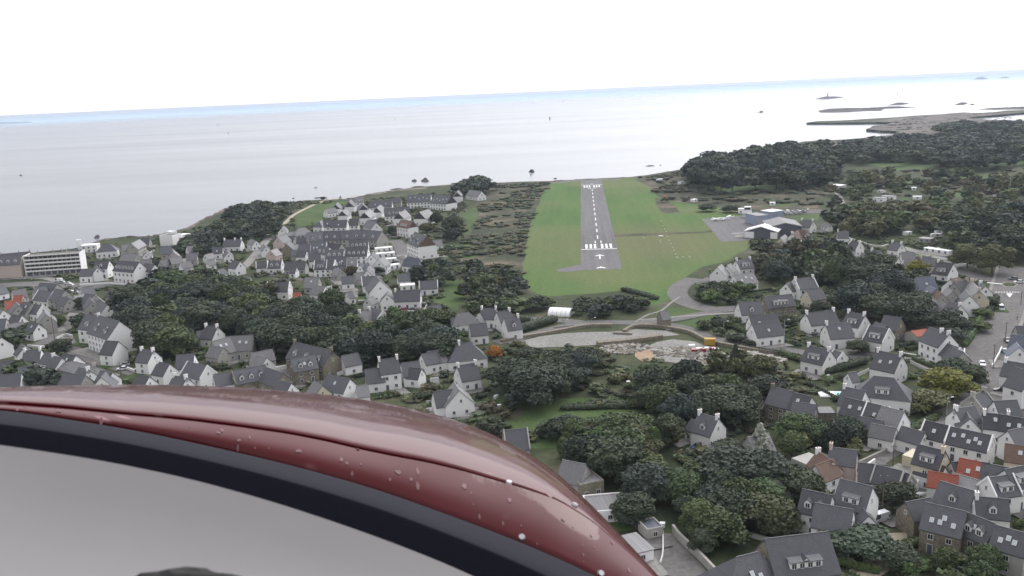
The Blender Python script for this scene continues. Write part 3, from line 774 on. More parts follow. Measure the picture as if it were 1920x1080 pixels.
    if flat:
        m.box(-hl + .2, hl - .2, -w2 + .2, w2 - .2, hw - .05, hw + .12, rm)
    elif F('H'):
        ex, ey = hl + w2 * .8 + ev, w2 + ev; z0 = hw - ev * tp * .6; zt = zr
        a, b_, c_, e_ = (-ex, -ey, z0), (ex, -ey, z0), (ex, ey, z0), (-ex, ey, z0)
        r0, r1 = (-hl * .75, 0, zt), (hl * .75, 0, zt)
        for f in ((a, b_, r1, r0), (b_, c_, r1), (c_, e_, r0, r1), (e_, a, r0)): m.face(f, rm)
        m.face((a, e_, c_, b_), rm)
        m.box(r0[0], r1[0], -.12, .12, zt - .1, zt + .06, rm)
    else:
        vx = -.12 if F('P') else .14
        dz = th / math.cos(sl)
        for s in (-1, 1):
            m.prism([(0, zr), (s * (w2 + ev), hw - ev * tp), (s * (w2 + ev), hw - ev * tp + dz), (0, zr + dz)], -hl - vx, hl + vx, rm, 'x')
        m.box(-hl - vx, hl + vx, -.11, .11, zr + dz - .08, zr + dz + .07, rm)
    rf = obj(pre + 'roof', m.mesh('roof'), root)
    if F('P'):
        for s in (-1, 1):
            m = MB(); x0, x1 = sorted((s * (hl - .13), s * (hl + .22))); up = .42 / math.cos(sl)
            for q in (-1, 1):
                m.prism([(0, zr - .1), (q * (w2 + .12), hw - .12 * tp - .1), (q * (w2 + .12), hw - .12 * tp + up), (0, zr + up)], x0, x1, wm, 'x')
            obj('gable_coping', m.mesh('gable_coping'), root)
    # chimneys
    cm = wm if wall not in 'bk' else 'render_white'
    cx = hl * (.75 if F('H') else 1)
    for on, x in ((ca, -cx + .35), (cb, cx - .35), (F('m'), 0.12 * L)):
        if on and not flat:
            o = obj('chimney', shared(('ch', cm), lambda: chimney_mesh(.7, 1.25, 1.25, cm)), rf); o.location = (x, 0, zr)
    # openings: long wall that faces the camera, then the end walls
    big = D_ < 900
    rnd = random.Random(int(ax * 31 + ay * 7))
    if not F('x') and big:
        storeys = 1 if hw < 4.6 else (2 if hw < 7.4 else 3)
        if F('S'): storeys = int(num('S'))
        fx = hl - .4 if not F('H') else hl + w2 * .8 - .5
        nn_ = max(1, int(2 * fx / 3.0))
        fh = (hw - .3) / storeys
        dk = rnd.randrange(nn_) if nn_ > 1 else -1
        for st in range(storeys):
            for k in range(nn_):
                x = -fx + (k + .5) * 2 * fx / nn_
                if st == 0 and k == dk:
                    o = obj('door', shared('door', door_mesh), root); o.location = (x, -w2, 0.05)
                    continue
                put_window(root, x, -w2, st * fh + min(1.55, fh * .55), 0, 1.15, 1.25, near)
        if D_ < 650:
            # back wall, seen from elsewhere
            for k in range(max(1, nn_ // 2)):
                put_window(root, -fx + (k + .5) * 2 * fx / max(1, nn_ // 2), w2, 1.5, math.pi, 1.15, 1.25, False)
        for s in (-1, 1):
            gx = s * (hl if not F('H') else hl + w2 * .8)
            if F('g'): break
            # which end wall faces the camera
            nrm = d * s
            if nrm.dot(-c) < 0 and D_ > 500: continue
            if not F('H') and not flat and not F('G') and rise > 2: put_window(root, gx, rnd.uniform(-.4, .4), hw + rise * .30, s * math.pi / 2, .8, 1.0, near)
            if W > 6 and rnd.random() < .75:
                for yy in ((-W * .22, W * .22) if rnd.random() < .5 else (rnd.choice((-1, 1)) * W * .2,)): put_window(root, gx, yy, min(1.5, hw * .5), s * math.pi / 2, 1.0, 1.15, near)
    nd_ = int(num('d'))
    if nd_ and not flat:
        fx = hl - .8; dw = 1.5; h = 1.35
        zb = hw + rise * .22; yb = -(w2 - (zb - hw) / tp)
        for k in range(nd_):
            x = -fx + (k + .5) * 2 * fx / nd_
            face = 'render_white'
            o = obj('dormer', shared(('dm', rm), lambda: dormer_mesh(dw, h, h * 1.1 / tp + dw * .5 / tp + .2, rm, face)), rf); o.location = (x, yb - .05, zb)
            ww = obj('dormer_window', shared('dwin', lambda: win_mesh(.85, 1.0, False)), rf); ww.location = (x, yb - .06, zb + .75)
    if F('D'):
        zb = hw + rise * .2; yb = -(w2 - (zb - hw) / tp); dl = L * .5; h = 1.4
        o = obj('dormer', shed_dormer_mesh(dl, h, (h + .5) / tp + .3, rm, 'render_white' if wall != 'k' else 'dark_cladding'), rf); o.location = (0, yb, zb)
        k3 = max(2, int(dl / 1.6))
        for k in range(k3):
            ww = obj('dormer_window', shared('dwin', lambda: win_mesh(.85, 1.0, False)), rf); ww.location = (-dl / 2 + (k + .5) * dl / k3, yb - .01, zb + .72)
    nk = int(num('k'))
    if nk and not flat:
        def sk():
            m = MB(); m.box(-.42, .42, -.55, .55, 0, .09, 'frame_white'); m.box(-.34, .34, -.47, .47, .09, .11, 'skylight_glass'); return m.mesh('skylight')
        for k in range(nk):
            x = -hl + 1.2 + (L - 2.4) * (k + .5) / nk + rnd.uniform(-.4, .4); zc = hw + rise * rnd.uniform(.35, .65)
            o = obj('skylight', shared('sk', sk), rf); o.location = (x, -(w2 - (zc - hw) / tp) - math.sin(sl) * .2, zc + .16 / math.cos(sl) * 1.02); o.rotation_euler = (sl, 0, 0)
    return root, wl, rf
def parent_inv(par):
    M_ = Matrix.Translation(par.location) @ Matrix.Rotation(par.rotation_euler.z, 4, 'Z')
    return M_.inverted()

HOUSES = """
@ on the left waterfront
-45 483 41 478 11 8.5 p S x,L45,d6 | block
0 477 57 472 9 6.5 g S C,m,d3
70 474.5 117 470 9 6.5 g S C,m,d4
127 469.5 143 467.5 8 6 g S 1
154 460 184 458 10 5 w S F0,C
196 458 209 457 10 4 w S H
227 460 242 458 8 4 g L
246 457 262 449 9 4.5 g L 
262 448 281 447 8 3 g S
230 476 258 477 9 3 g L
273 475 276 469 7 3.5 w S
325 446 338 443 8 4 w S F,n
340 441 350 438 7 3 w M F,n
336 447 346 446 6 3 c O n
352 446 366 444 6 2.5 w S n
300 463 321 461 10 5.5 p S 
327 475 323 467 9 3 p L 
179 490 205 489 9 5.5 w S d1
182 503 180 497 6 5 w S n
152 505 176 504 8 3.5 w S
222 489 261 492 11 7 w K d6,S2
272 494 290 497 8 5.5 w S
@ below the shore road
273 487 284 486 6.5 2.8 w L
338 493 350 491 7 3 w L
345 503 358 502 6.5 2.6 w L n
384 478 393 476 6 2.6 w L
300 489 310 487 6.5 3 g S
410 505 420 503 6 2.6 w S n
420 450 453 449 9 3.5 w S C,m
404 464 417 463 8 3.5 w S k1
428 474 425 468 7 3 w S 
436 489 450 491 8 4 w S
375 505 393 504 8 2.6 w U k2
356 476 369 475 8 3 g L
350 463 364 461 8 3 w L
318 484 340 481 8 3 g L
388 489 402 487 6 2.5 w L n
303 500 312 499 6 2.5 g L n
@ at the left edge
116 557 130 560 7.5 3 g S
138 556 150 553 7 3 w L
205 543 218 545 7 3 g S
222 552 232 550 7 3 w L
58 606 72 608 7 3 w S k1
30 606 44 604 7 3 g L
90 662 104 664 7 3 w S
150 690 166 694 7 3 w S 2
14 678 30 676 7 3 w S
0 537 -14 540 8 3.5 w S
62 540 80 537 9 3.5 g S 1
75 531 107 533 9 4 g S
104 542 122 545 10 4.5 g S
72 545 100 548 9 3.2 w S P
22 545 48 541 9 3.5 w L 
8 566 21 564 8 3 g O n
26 555 43 554 8 3 g O n
34 573 30 566 9 3.5 g S
42 566 60 569 10 3.5 g S k2
23 591 41 592 7 2.6 w S
64 571 80 573 8 3.5 w S P
86 590 83 582 9 4.5 g L 
172 565 168 558 8 3.5 g S
186 561 181 555 7 3.5 g L
201 572 190 566 9 3.5 w S
150 541 166 538 8 4 w S
176 553 160 551 8 3.5 g S
12 598 -16 600 9 4 g S
2 633 -14 628 9 4 w S
46 651 40 645 7 3 w S
52 658 77 656 8 3 w S C
118 664 142 667 8 3 w S k1
100 668 116 672 7 3 w S 1
122 675 177 687 9 2.6 g L q30,2
189 708 197 699 8 3 w S
199 697 211 699 7 3 w S
-20 578 6 582 9 3 w L
@ above the red cowling
300 680 318 683 7.5 3 w S 1
262 704 280 707 7 3 w S
330 706 350 709 7.5 3 w S C
486 668 500 671 7 3 w L
530 716 546 719 7 3 w S
640 668 655 665 7 3 w S
790 665 804 662 7 3 w S
185 592 224 603 13 7.5 w S d2,k2,g
160 590 186 592 11 6.5 w S d1,2
206 640 222 641 9 4 w S g
268 656 288 658 8 4 w S C
335 666 364 664 9 3 w S
352 679 389 687 8 4 w S P
400 703 430 698 7 3.5 w S
435 697 497 685 8 3.6 s S d3,P
545 674 590 666 8 4.4 s S d2,k1
550 642 622 658 10 4.5 s S d3,1,2
615 704 656 711 8 4 w S k1
588 716 604 724 7 3.5 c L
709 676 746 671 8.5 5.4 w S C
684 694 712 691 8 3 w S
752 682 775 679 8 3 w S
393 612 408 613 9 3 w S C
398 641 430 633 10 3 g L k2
425 632 474 629 10 3 g L k3
368 622 392 618 6 2.5 g S n
395 649 418 652 7 2.6 g L
668 725 690 722 6 2.6 w L n
0 704 40 700 8 3 w S
45 688 70 684 8 3 g S
120 700 160 704 7 2.6 g S
500 690 530 700 8 3.5 s S
470 663 510 655 7 2.6 g L
@ in the village centre
545 470 556 469 7 3 g S
563 471 575 471 7 3.2 w S
470 448 480 452 7 3 w L
545 502 556 502 6 2.6 w S n
622 500 634 499 7 3 w S d1
640 520 652 519 7 2.8 w S
628 503 640 506 6.5 2.6 g L
596 562 608 563 6 2.6 w S n
632 442 648 441 8 3 w S d1
470 535 482 533 6.5 2.6 w L n
520 445 536 440 9 5 p S 1
528 443 553 443 8 3.5 g S
528 428 532 423 7 3.5 w S
537 437 550 435 8 3 w L
558 428 566 427 10 5 g L H
575 437 605 434 12 5 g S d2
605 434 640 433 12 5 g S d2
640 433 680 431 12 5 g S d2
680 431 716 434 12 5 g S d2
507 470 519 466 8 4 p L 
499 463 494 457 7 3.5 w L
488 491 501 490 7 3.2 w S P
503 490 529 489 8 3.2 w S P,d2
535 492 574 491 8 3 g S
537 458 542 451 12 3 s S
585 453 612 452 13 4 w S k4
578 476 600 474 9 4 w S
600 462 618 464 9 4 w S d2
612 469 645 468 9 4.5 w S d3
610 483 650 481 11 4.5 w S d2,k3
652 485 669 484 9 4 w L k1
590 490 613 489 9 4.5 w S P,D
613 489 628 489 9 4.5 w S P
612 456 640 458 10 3.5 g K
655 451 690 449 10 4.5 w S d4
650 465 690 464 10 4.5 w S d4
556 447 575 446 7 3 w S n
560 459 582 458 8 3 g S
572 521 598 520 10 3 g L k1
588 536 610 538 8 3 w L
512 530 543 529 9 4 w S P
549 550 564 549 6 2.4 w O n
613 549 612 543 6 2.5 w S n
456 520 470 519 6 2.5 w L n
@ in the shore village
629 384 633 379 9 5 w S G
654 379 658 374 10 5 w S G
641 396 649 391 9 5 w L G
681 385 679 380 9 5 w S G
683 399 695 392 10 5 w L G
706 390 714 384 9 5 w L G
747 400 760 394 10 5 w L G
786 398 804 392 12 5 w L G,k2
692 378 735 376 11 5 w S k2
720 391 765 388 13 5 w S k4,d3
757 366 808 364 14 5 w S k5
815 365 846 367 15 6 w S G,k5,L30
857 361 859 356 9 5.5 w S G
870 355 903 359 11 3.2 w L
705 418 690 412 10 6 w S 
598 415 604 413 9 4 w S H
607 412 622 411 11 5.5 w S k1
622 414 651 413 10 5.5 w S k1
655 411 672 410 10 4.5 w K
690 413 704 412 10 4.5 w S k1
752 412 774 415 10 7 w B G2,D
764 430 800 443 14 8 w S G2,d3,k4
650 372 665 371 9 6 w L
666 371 682 370 9 6 w L D
610 392 628 389 8 3.5 w S
730 372 752 371 9 4 g S
806 452 828 450 7 2.6 w L
@ by the bent street
650 548 660 546 6 2.6 w S n
700 540 712 538 6.5 2.6 w L n
640 575 652 577 6.5 2.6 w S n
745 515 756 514 7 2.8 w S
800 575 814 573 7 2.8 w S
703 466 735 463 5.5 2.3 w F F
705 476 740 473 5.5 2.3 w F F
708 487 743 484 5.5 2.3 w F F
726 498 748 495 5.5 2.3 w F F
696 478 700 472 8 4 w S
709 487 719 481 9 4.5 w L
693 497 690 491 6 5 w S n
675 497 688 494 8 3 w U k1
688 508 690 501 8 3.5 w S
664 513 684 510 7 3 g L
760 483 790 485 9 3.5 w U 1,2
678 520 703 518 9 3.4 w S P
712 526 704 517 13 4.5 w S 
725 552 727 546 7 4 w S
740 546 788 544 9 3.2 w S 1
786 528 820 526 7 2.6 w S P
750 535 778 533 6 2.4 w F F
673 586 690 581 8 2.8 w S C
694 576 718 584 8 2.8 w S P
688 560 700 556 6 2.5 w L n
778 505 790 503 5 2.3 w L n
@ left of the pine wood
902 579 931 579 8 3.4 w S C
931 586 943 584 8 3.2 w S 2
945 597 968 594 9 3.6 w S d1,2
880 609 912 606 8 3 w S
855 588 878 585 9 2.8 w L H
895 591 904 586 6 2.6 w L n
855 645 873 643 11 3 w S H,1
801 660 818 657 8 2.8 w L
857 687 893 681 9 3 w S C
812 736 840 732 8 2.8 w S
861 733 851 717 10 3 w L k2
768 690 790 692 6 2.5 w S n
845 597 858 596 6 2.6 w S n
740 782 760 779 5 2.4 w L n
@ beside the airfield hangars
1485 438 1496 432 9 4.5 w B 1
1498 431 1514 433 9 4.5 g B 2
1463 447 1472 440 8 3.5 c L
1525 414 1503 412 9 3.5 w S C
1458 458 1488 457 9 2.6 w S k2
1570 434 1586 434 8 3.2 w S 1
1597 453 1613 455 9 3.2 w S C,P
1380 488 1407 485 9 3.2 w S C,D
1345 502 1353 496 9 3.4 w L
1363 499 1370 494 8 3.2 w L
1376 516 1412 511 9 3 w L k3
1545 417 1556 420 5 2.5 w L n
1500 486 1512 484 6 2.5 g L n
@ in the middle right estate
1490 524 1525 520 8.5 4.6 w S C,P
1474 532 1487 528 7 3.6 w S 
1512 545 1540 541 8 3.2 c S
1431 558 1484 552 8.5 3.4 s S k1,D
1384 568 1425 565 9 3.2 w S d1
1405 593 1457 590 9 3.2 w S k2
1410 608 1461 602 9 3.2 w S k1
1511 588 1564 582 8.5 3 w S C
1590 585 1622 591 9 3.6 w S C,D
1548 608 1593 605 9.5 3.6 w S 1,k1
1630 611 1667 618 9 3.6 w S P,D
1658 592 1690 597 9 3.4 s S 
1642 605 1662 612 6 2.5 s S
1708 621 1736 617 7 2.4 g O q22
1515 648 1556 657 9 3.4 w S C,D
1564 657 1580 663 5 2.5 w S P,n
1645 658 1691 667 10 3.8 w S C,k2
1447 726 1488 735 8.5 4 s S 1
1488 737 1522 745 8 4 w K k1
1500 756 1530 760 7 3.2 s S 
1582 726 1622 734 9 4 w S 1
1632 704 1683 709 11 3.8 w S H,D,k2
1585 746 1632 757 8 3.4 s S k2
1632 757 1668 765 8 3.4 w S P,k1
1668 766 1695 773 8.5 3.4 w L 
1317 777 1347 785 8.5 3.8 w S C,d1
1402 821 1428 816 7 3 g L
1590 700 1604 698 5 2.5 w S n
1630 785 1655 790 6 2.6 s S 
@ beside the wide right road
1770 570 1780 574 7 3 w L
1735 560 1745 556 7 3 g L
1640 470 1652 472 7 3 w S 1
1622 476 1634 478 7 3 w L
1677 455 1691 457 8 3.2 w S C
1661 476 1681 479 9 3 w L
1690 473 1698 473 7 3 w L
1725 483 1738 482 9 5 c S C
1706 486 1722 487 7 3.4 c L
1758 491 1788 495 11 3.2 w K 1,D
1716 521 1750 519 10 2.8 w U k1
1782 524 1796 521 9 3 w B
1790 529 1814 526 9 3.5 g S C
1822 527 1836 545 9 3.6 c L C
1838 531 1848 537 7 3.2 w S 1
1818 555 1811 544 8.5 4 w S 
1786 547 1776 540 8 4 g L
1754 543 1742 536 8 3.6 g U k1
1801 573 1788 569 8.5 4.6 w S 1
1767 552 1757 546 7 3.5 g B
1743 614 1780 627 9 5.4 w S m,2
1779 646 1800 654 7 3 w S P
1797 657 1806 661 7 2.8 g S
1898 628 1935 633 9 3.4 w U
1911 652 1906 643 7 3.2 w U
1897 679 1926 684 8 4.2 w S 1
1906 690 1940 700 10 6 w S 
1700 512 1712 509 6 2.5 w L n
1905 612 1925 612 7 2.8 g S
@ in the lower right terraces
1758 872 1772 876 7 3 w S
1720 808 1734 812 7 3 w S
1660 800 1680 804 7 2.8 w L
1790 768 1824 763 9 4 w S 1
1819 786 1813 774 8 3.4 w S
1823 743 1846 733 9 3.6 g S C,P
1864 753 1902 751 9 3.6 w S k1
1843 775 1877 778 8.5 3.8 w K k1,C
1877 779 1930 787 8.5 3.8 w K k2
1751 793 1781 800 9 4 w K k1,P
1781 801 1861 818 9 4 w K k5,P,L30
1890 809 1917 803 8 4.5 w S
1740 839 1772 847 9.5 5.4 c K 2,D
1712 852 1748 862 8 2.8 c F F
1733 821 1757 828 7 2.6 w U F
1815 863 1855 871 9 3.6 g O k2
1777 890 1797 893 7 2.8 w O
1784 868 1806 866 8 3 w K
1885 833 1922 838 8.5 4 c B k1
1860 872 1900 880 9 3.6 w S
1800 891 1840 903 9 3 s L q30
1852 897 1882 893 9 4 w S P,D
1884 882 1930 872 9 5 w S D
1763 903 1830 923 9.5 4 w S d1
1828 932 1862 935 8.5 5 w S 1,d1
1562 840 1607 846 8 5 p S 1
1549 858 1562 866 8 4 w B 1
1529 874 1545 868 8 4 w B 
1500 868 1518 862 8 3 g S F
1576 899 1636 914 12 5.2 w S D,k2
1528 944 1600 957 10 4 w S 
1537 925 1560 930 10 4.5 w S d2
1629 968 1622 959 7 3.2 w S
1610 869 1655 873 9 3 g S
1657 876 1694 885 8.5 3.4 g S P
1695 887 1708 891 8 3 g S P
1698 943 1735 936 8 3.4 s S
1442 908 1470 900 6 2.6 w L n
1705 905 1720 908 5 2.4 w F F,n
@ in the bottom right corner
1736 943 1812 961 11 4.6 s S k4
1813 962 1868 984 9 4.4 s S d2,k1
1868 986 1932 1004 9 4.4 g S k3
1434 1012 1552 998 12 4.6 s S D,d1
1374 1046 1422 1034 12 2.8 w S H,k2
1925 1035 1960 1042 8 4 w S
"""
where = ''
for ln in HOUSES.strip().split('\n'):
    ln = ln.strip()
    if ln.startswith('@'): where = ln[2:]; continue
    main, _, extra = ln.partition('|')
    p = main.split()
    a = [float(x) for x in p[:6]]; wall, roof = p[6], p[7]; fe = p[8] if len(p) > 8 else ''
    if extra.strip() == 'block': house(*a, wall, roof, fe, where, 'apartment_block', 'apartment block', 'pinkish apartment block with steep slate roof cut by the left edge of the picture')
    else: house(*a, wall, roof, fe, where)

# ------------------------------------------------------------------ the white flat block with balconies
def apartment():
    a = G(50, 519); b = G(153, 512); d = (b - a); Ln = d.length; d.normalize(); n = Vector((-d.y, d.x, 0))
    H = 12.4; dep = 11.0
    c = (a + b) / 2 + n * dep / 2
    t = thing('apartment_block', (c.x, c.y, 0), math.atan2(d.y, d.x), 'white four storey apartment block with long balconies facing the left seafront car park', 'apartment block')
    m = MB(); m.box(-Ln / 2, Ln / 2, -dep / 2 + 1.4, dep / 2, -.4, H, 'render_grey'); obj('wall', m.mesh('wall'), t)
    for s in (-1, 1):
        m = MB(); x0, x1 = sorted((s * Ln / 2, s * (Ln / 2 + .35))); m.box(x0, x1, -dep / 2, dep / 2 + .1, -.4, H + .9, 'render_white'); obj('end_wall', m.mesh('end_wall'), t)
    m = MB(); m.box(-Ln / 2, Ln / 2, -dep / 2, dep / 2, H, H + .3, 'bitumen'); m.box(-Ln / 2, Ln / 2, -dep / 2 - .02, -dep / 2 + .3, H + .3, H + .9, 'render_white'); r = obj('roof', m.mesh('roof'), t)
    for k in range(4):
        z = 2.9 + (H - 2.9) * k / 4
        m = MB(); m.box(-Ln / 2, Ln / 2, -dep / 2, -dep / 2 + 1.4, z - .22, z, 'render_grey'); m.box(-Ln / 2, Ln / 2, -dep / 2 - .02, -dep / 2 + .12, z, z + .95 if k == 3 or k == 2 else z + .8, 'render_white')
        obj('balcony', m.mesh('balcony'), t)
        nb = 12
        for j in range(nb):
            x = -Ln / 2 + (j + .5) * Ln / nb
            put_window(t, x, -dep / 2 + 1.38, z + 1.25, 0, 1.8, 1.9, False)
            if j:
                q = obj('partition', shared('part', lambda: (lambda mm: (mm.box(-.06, .06, 0, 1.25, 0, 2.1, 'render_grey'), mm.mesh('partition'))[1])(MB())), t); q.location = (-Ln / 2 + j * Ln / nb, -dep / 2 + .12, z)
    for j in range(9):
        q = obj('garage_door', shared('gd', lambda: (lambda mm: (mm.box(-1.3, 1.3, -.06, .02, 0, 2.2, 'door_paint'), mm.mesh('garage_door'))[1])(MB())), t); q.location = (-Ln / 2 + (j + .5) * Ln / 9, -dep / 2 + 1.4, 0.05)
    HFOOT.append((c.x, c.y, math.atan2(d.y, d.x), Ln, dep))
apartment()
def box_building(x, y, x2, y2, dep, h, wall, roof, label, name='building', cat='building', parapet=True, wins=True):
    """flat roofed block; (x,y)-(x2,y2) is the foot of the wall that faces the camera"""
    a = G(x, y); b = G(x2, y2); d = b - a; Ln = d.length; d.normalize(); n = Vector((-d.y, d.x, 0))
    if n.dot(a) < 0: n = -n
    c = (a + b) / 2 + n * dep / 2; rz = math.atan2(d.y, d.x)
    t = thing(name, (c.x, c.y, 0), rz, label, cat)
    s = 1 if n.dot(Vector((-math.sin(rz), math.cos(rz), 0))) > 0 else -1
    m = MB(); m.box(-Ln / 2, Ln / 2, -dep / 2, dep / 2, -.4, h - .3, WN[wall])
    if parapet:
        for q in ((-Ln / 2, -Ln / 2 + .25, -dep / 2, dep / 2), (Ln / 2 - .25, Ln / 2, -dep / 2, dep / 2), (-Ln / 2 + .25, Ln / 2 - .25, -dep / 2, -dep / 2 + .25), (-Ln / 2 + .25, Ln / 2 - .25, dep / 2 - .25, dep / 2)):
            m.box(*q, h - .3, h + .2, WN[wall])
    obj('wall', m.mesh('wall'), t)
    m = MB(); e = .27 if parapet else -.2
    m.box(-Ln / 2 + e, Ln / 2 - e, -dep / 2 + e, dep / 2 - e, h - .28, h - .08, RN_[roof]); obj('roof', m.mesh('roof'), t)
    if wins:
        k = max(1, int(Ln / 3.2))
        for i in range(k): put_window(t, -Ln / 2 + (i + .5) * Ln / k, -s * dep / 2, min(1.6, h * .5), 0 if s > 0 else math.pi, 1.2, 1.2, dist(c) < 400)
    HFOOT.append((c.x, c.y, rz, Ln, dep)); return t
box_building(301, 462, 325, 462, 11, 8, 'w', 'F', 'tall white windowless block with a step on the left shore', wins=False)
box_building(322, 452, 334, 450, 8, 7, 'w', 'M', 'white flat roofed house on the left shore beside orange roofs', 'house', 'house')
box_building(147, 474, 156, 473, 5, 9, 'w', 'M', 'slim white tower house on the left shoreline', 'tower_house', 'house')
t_ = box_building(1106, 985, 1183, 978, 9, 3.2, 'w', 'L', 'white modern box with a terrace beside the cowling edge', 'building', 'building')
box_building(1090, 940, 1133, 930, 9, 4.2, 's', 'L', 'square stone faced box building just right of the cowling', 'building', 'building')
box_building(1186, 1062, 1226, 1052, 8, 3, 'w', 'L', 'low pale roofed shed by the bottom asphalt yard', 'shed', 'shed', parapet=False)
box_building(1214, 1014, 1244, 1008, 5, 2.6, 'g', 'U', 'low grey yard building with dark windows at bottom', 'shed', 'shed')
house(1068, 866, 1098, 872, 8, 3, 'g', 'L', '', 'beside the cowling edge', label='grey cottage half hidden under trees beside the cowling edge')
house(945, 808, 968, 806, 9, 3, 'g', 'S', 'P', 'x', label='dark roofed house with one white verge, half hidden by the cowling')
house(1300, 788, 1309, 792, 5, 2.6, 'w', 'S', 'n', 'x', 'lean_to', 'annex', 'low white annex on the left of the white gabled house among trees')
# camping cabins, long white roofs and others among the trees beyond the airfield
for i, (a, lab) in enumerate([
 ((1555, 352, 1574, 354, 9, 3.0, 'w', 'M'), 'white roofed barn beside the thin grey lane beyond the hangars'),
 ((1636, 379, 1657, 380, 7, 3.6, 'w', 'S'), 'white house with dark roof glimpsed in the woods right of the lane'),
 ((1652, 374, 1676, 375, 6, 3.0, 'w', 'L'), 'pale roofed house behind the white house in the woods'),
 ((1644, 362, 1653, 363, 5, 2.6, 'w', 'L'), 'smallest pale hut above the white house in the woods'),
 ((1709, 357, 1718, 357, 4, 2.6, 'w', 'M'), 'small white cabin alone in the woods at right, upper one'),
 ((1712, 374, 1728, 374, 4, 2.6, 'w', 'M'), 'wider white cabin alone in the woods at right, lower one'),
 ((1722, 454, 1744, 456, 6, 2.6, 'g', 'L'), 'grey flat roofed hall with pale roof above the right village'),
 ((1732, 471, 1778, 478, 4, 2.2, 'w', 'M'), 'long low white garage row beside the pale yard above the right village'),
 ((1700, 442, 1710, 440, 3, 2.2, 'w', 'M'), 'thin white shed roof in front of the olive trees'),
 ((1384, 401, 1394, 401, 5, 4.0, 'w', 'M'), 'bright white cube beside the airfield club house'),
 ((1443, 385, 1453, 385, 4, 2.4, 'w', 'M'), 'pale shed behind the blue hangar'),
 ((1301, 379, 1308, 378, 4, 2.4, 'w', 'M'), 'white hut in the scrub between runway and far field'),
 ((1235, 340, 1243, 339, 4, 2.4, 'w', 'M'), 'white hut in the scrub nearest the far runway end'),
 ((1277, 346, 1285, 345, 5, 3.0, 'w', 'L'), 'pale hut at the foot of the dark shore pines'),
 ((1412, 338, 1420, 337, 5, 2.6, 'w', 'M'), 'white cabin at the edge of the pines above the far field'),
 ((1445, 331, 1450, 331, 5, 2.6, 'w', 'L'), 'pale cabin among the pines above the far field'),
 ((1370, 318, 1378, 317, 5, 2.6, 'w', 'L'), 'grey cabin inside the dark shore pines'),
 ((1608, 292, 1617, 292, 6, 3.0, 'w', 'M'), 'white hut at the edge of the far dark wood'),
 ]):
    (x, y, x2, y2, dp, h, wl_, rf_) = a
    box_building(x, y, x2, y2, dp, h, wl_, rf_, lab, 'cabin' if h < 2.8 else 'building', 'cabin' if h < 2.8 else 'building', False, dist(G(x, y)) < 900)

# ------------------------------------------------------------------ airfield buildings
def hangar_blue():
    t = box_building(1420, 423, 1441, 421, 16, 7, 'b', 'L', 'pale blue hangar with grey flat roof at the apron corner', 'hangar', 'hangar', False, False)
    m = MB(); Ln = 9; m.box(-4.5, -1.2, -8.12, -8.02, 0, 5, 'render_grey'); m.box(-1.1, 2.2, -8.10, -8.02, 0, 5, 'blue_cladding'); obj('sliding_door', m.mesh('sliding_door'), t)
hangar_blue()
def shed_gable(px, py, qx, qy, W, hw, pitch, wall, roof, label, L_, verge=None, door=False):
    rise = W / 2 * math.tan(R(pitch)); A = G(px, py, hw + rise); B = G(qx, qy, hw + rise)
    d = (B - A).normalized(); B = A + d * L_; c = (A + B) / 2; c.z = 0; rz = math.atan2(d.y, d.x); hl = L_ / 2
    t = thing('hangar', (c.x, c.y, 0), rz, label, 'hangar')
    m = MB(); zr = hw + rise
    m.prism([(-W / 2, -.3), (W / 2, -.3), (W / 2, hw), (0, zr - .02), (-W / 2, hw)], -hl + (.5 if door else 0), hl, wall, 'x'); obj('wall', m.mesh('wall'), t)
    m = MB(); tp = math.tan(R(pitch))
    for s in (-1, 1): m.prism([(0, zr), (s * (W / 2 + .4), hw - .4 * tp), (s * (W / 2 + .4), hw - .4 * tp + .3), (0, zr + .3)], -hl - .4, hl + .4, roof, 'x')
    r = obj('roof', m.mesh('roof'), t)
    for k in range(int(L_ / 3.2)):
        for s in (-1, 1):
            x = -hl + 1.6 + k * 3.2
            g = MB(); z0 = zr + .31
            g.prism([(s * .3, z0 - .3 * tp), (s * (W / 2 + .3), z0 - (W / 2 + .3) * tp), (s * (W / 2 + .3), z0 - (W / 2 + .3) * tp + .05), (s * .3, z0 - .3 * tp + .05)], x - .06, x + .06, roof, 'x')
            obj('roof_rib', g.mesh('roof_rib'), r)
    if verge:
        m = MB()
        for s in (-1, 1): m.prism([(0, zr - .15), (s * (W / 2 + .45), hw - .45 * tp - .15), (s * (W / 2 + .45), hw - .45 * tp + .42), (0, zr + .42)], -hl - .75, -hl - .42, verge, 'x')
        obj('gable_trim', m.mesh('gable_trim'), t)
    HFOOT.append((c.x, c.y, rz, L_, W)); return t, hl
t, hl = shed_gable(1472, 418, 1456, 404, 21, 6, 13, 'dark_cladding', 'pale_slate', 'large dark grey gabled hangar behind the small white hangar', 26, 'render_grey')
m = MB(); m.box(-13, 6, 2.2, 3.6, 9.2 - .3 * 3 + .0, 9.2, 'white_metal_roof'); 
t, hl = shed_gable(1427, 425, 1437, 417, 21, 4.5, 17, 'dark_cladding', 'white_metal_roof', 'small white roofed hangar open to the apron with white side panels', 12, 'white_metal_roof')  # dark wall colour stands in for the shade inside the open front
m = MB(); m.box(-hl - .3, -hl, 4.5, 10.4, 0, 4.2, 'render_white'); m.box(-hl - .3, -hl, -10.4, -6, 0, 4.2, 'render_white'); obj('side_panel', m.mesh('side_panel'), t)
box_building(1446, 412, 1468, 409, 11, 6.0, 'b', 'M', 'building with brilliant white roof between blue and dark hangars', 'hangar', 'hangar', False, False)
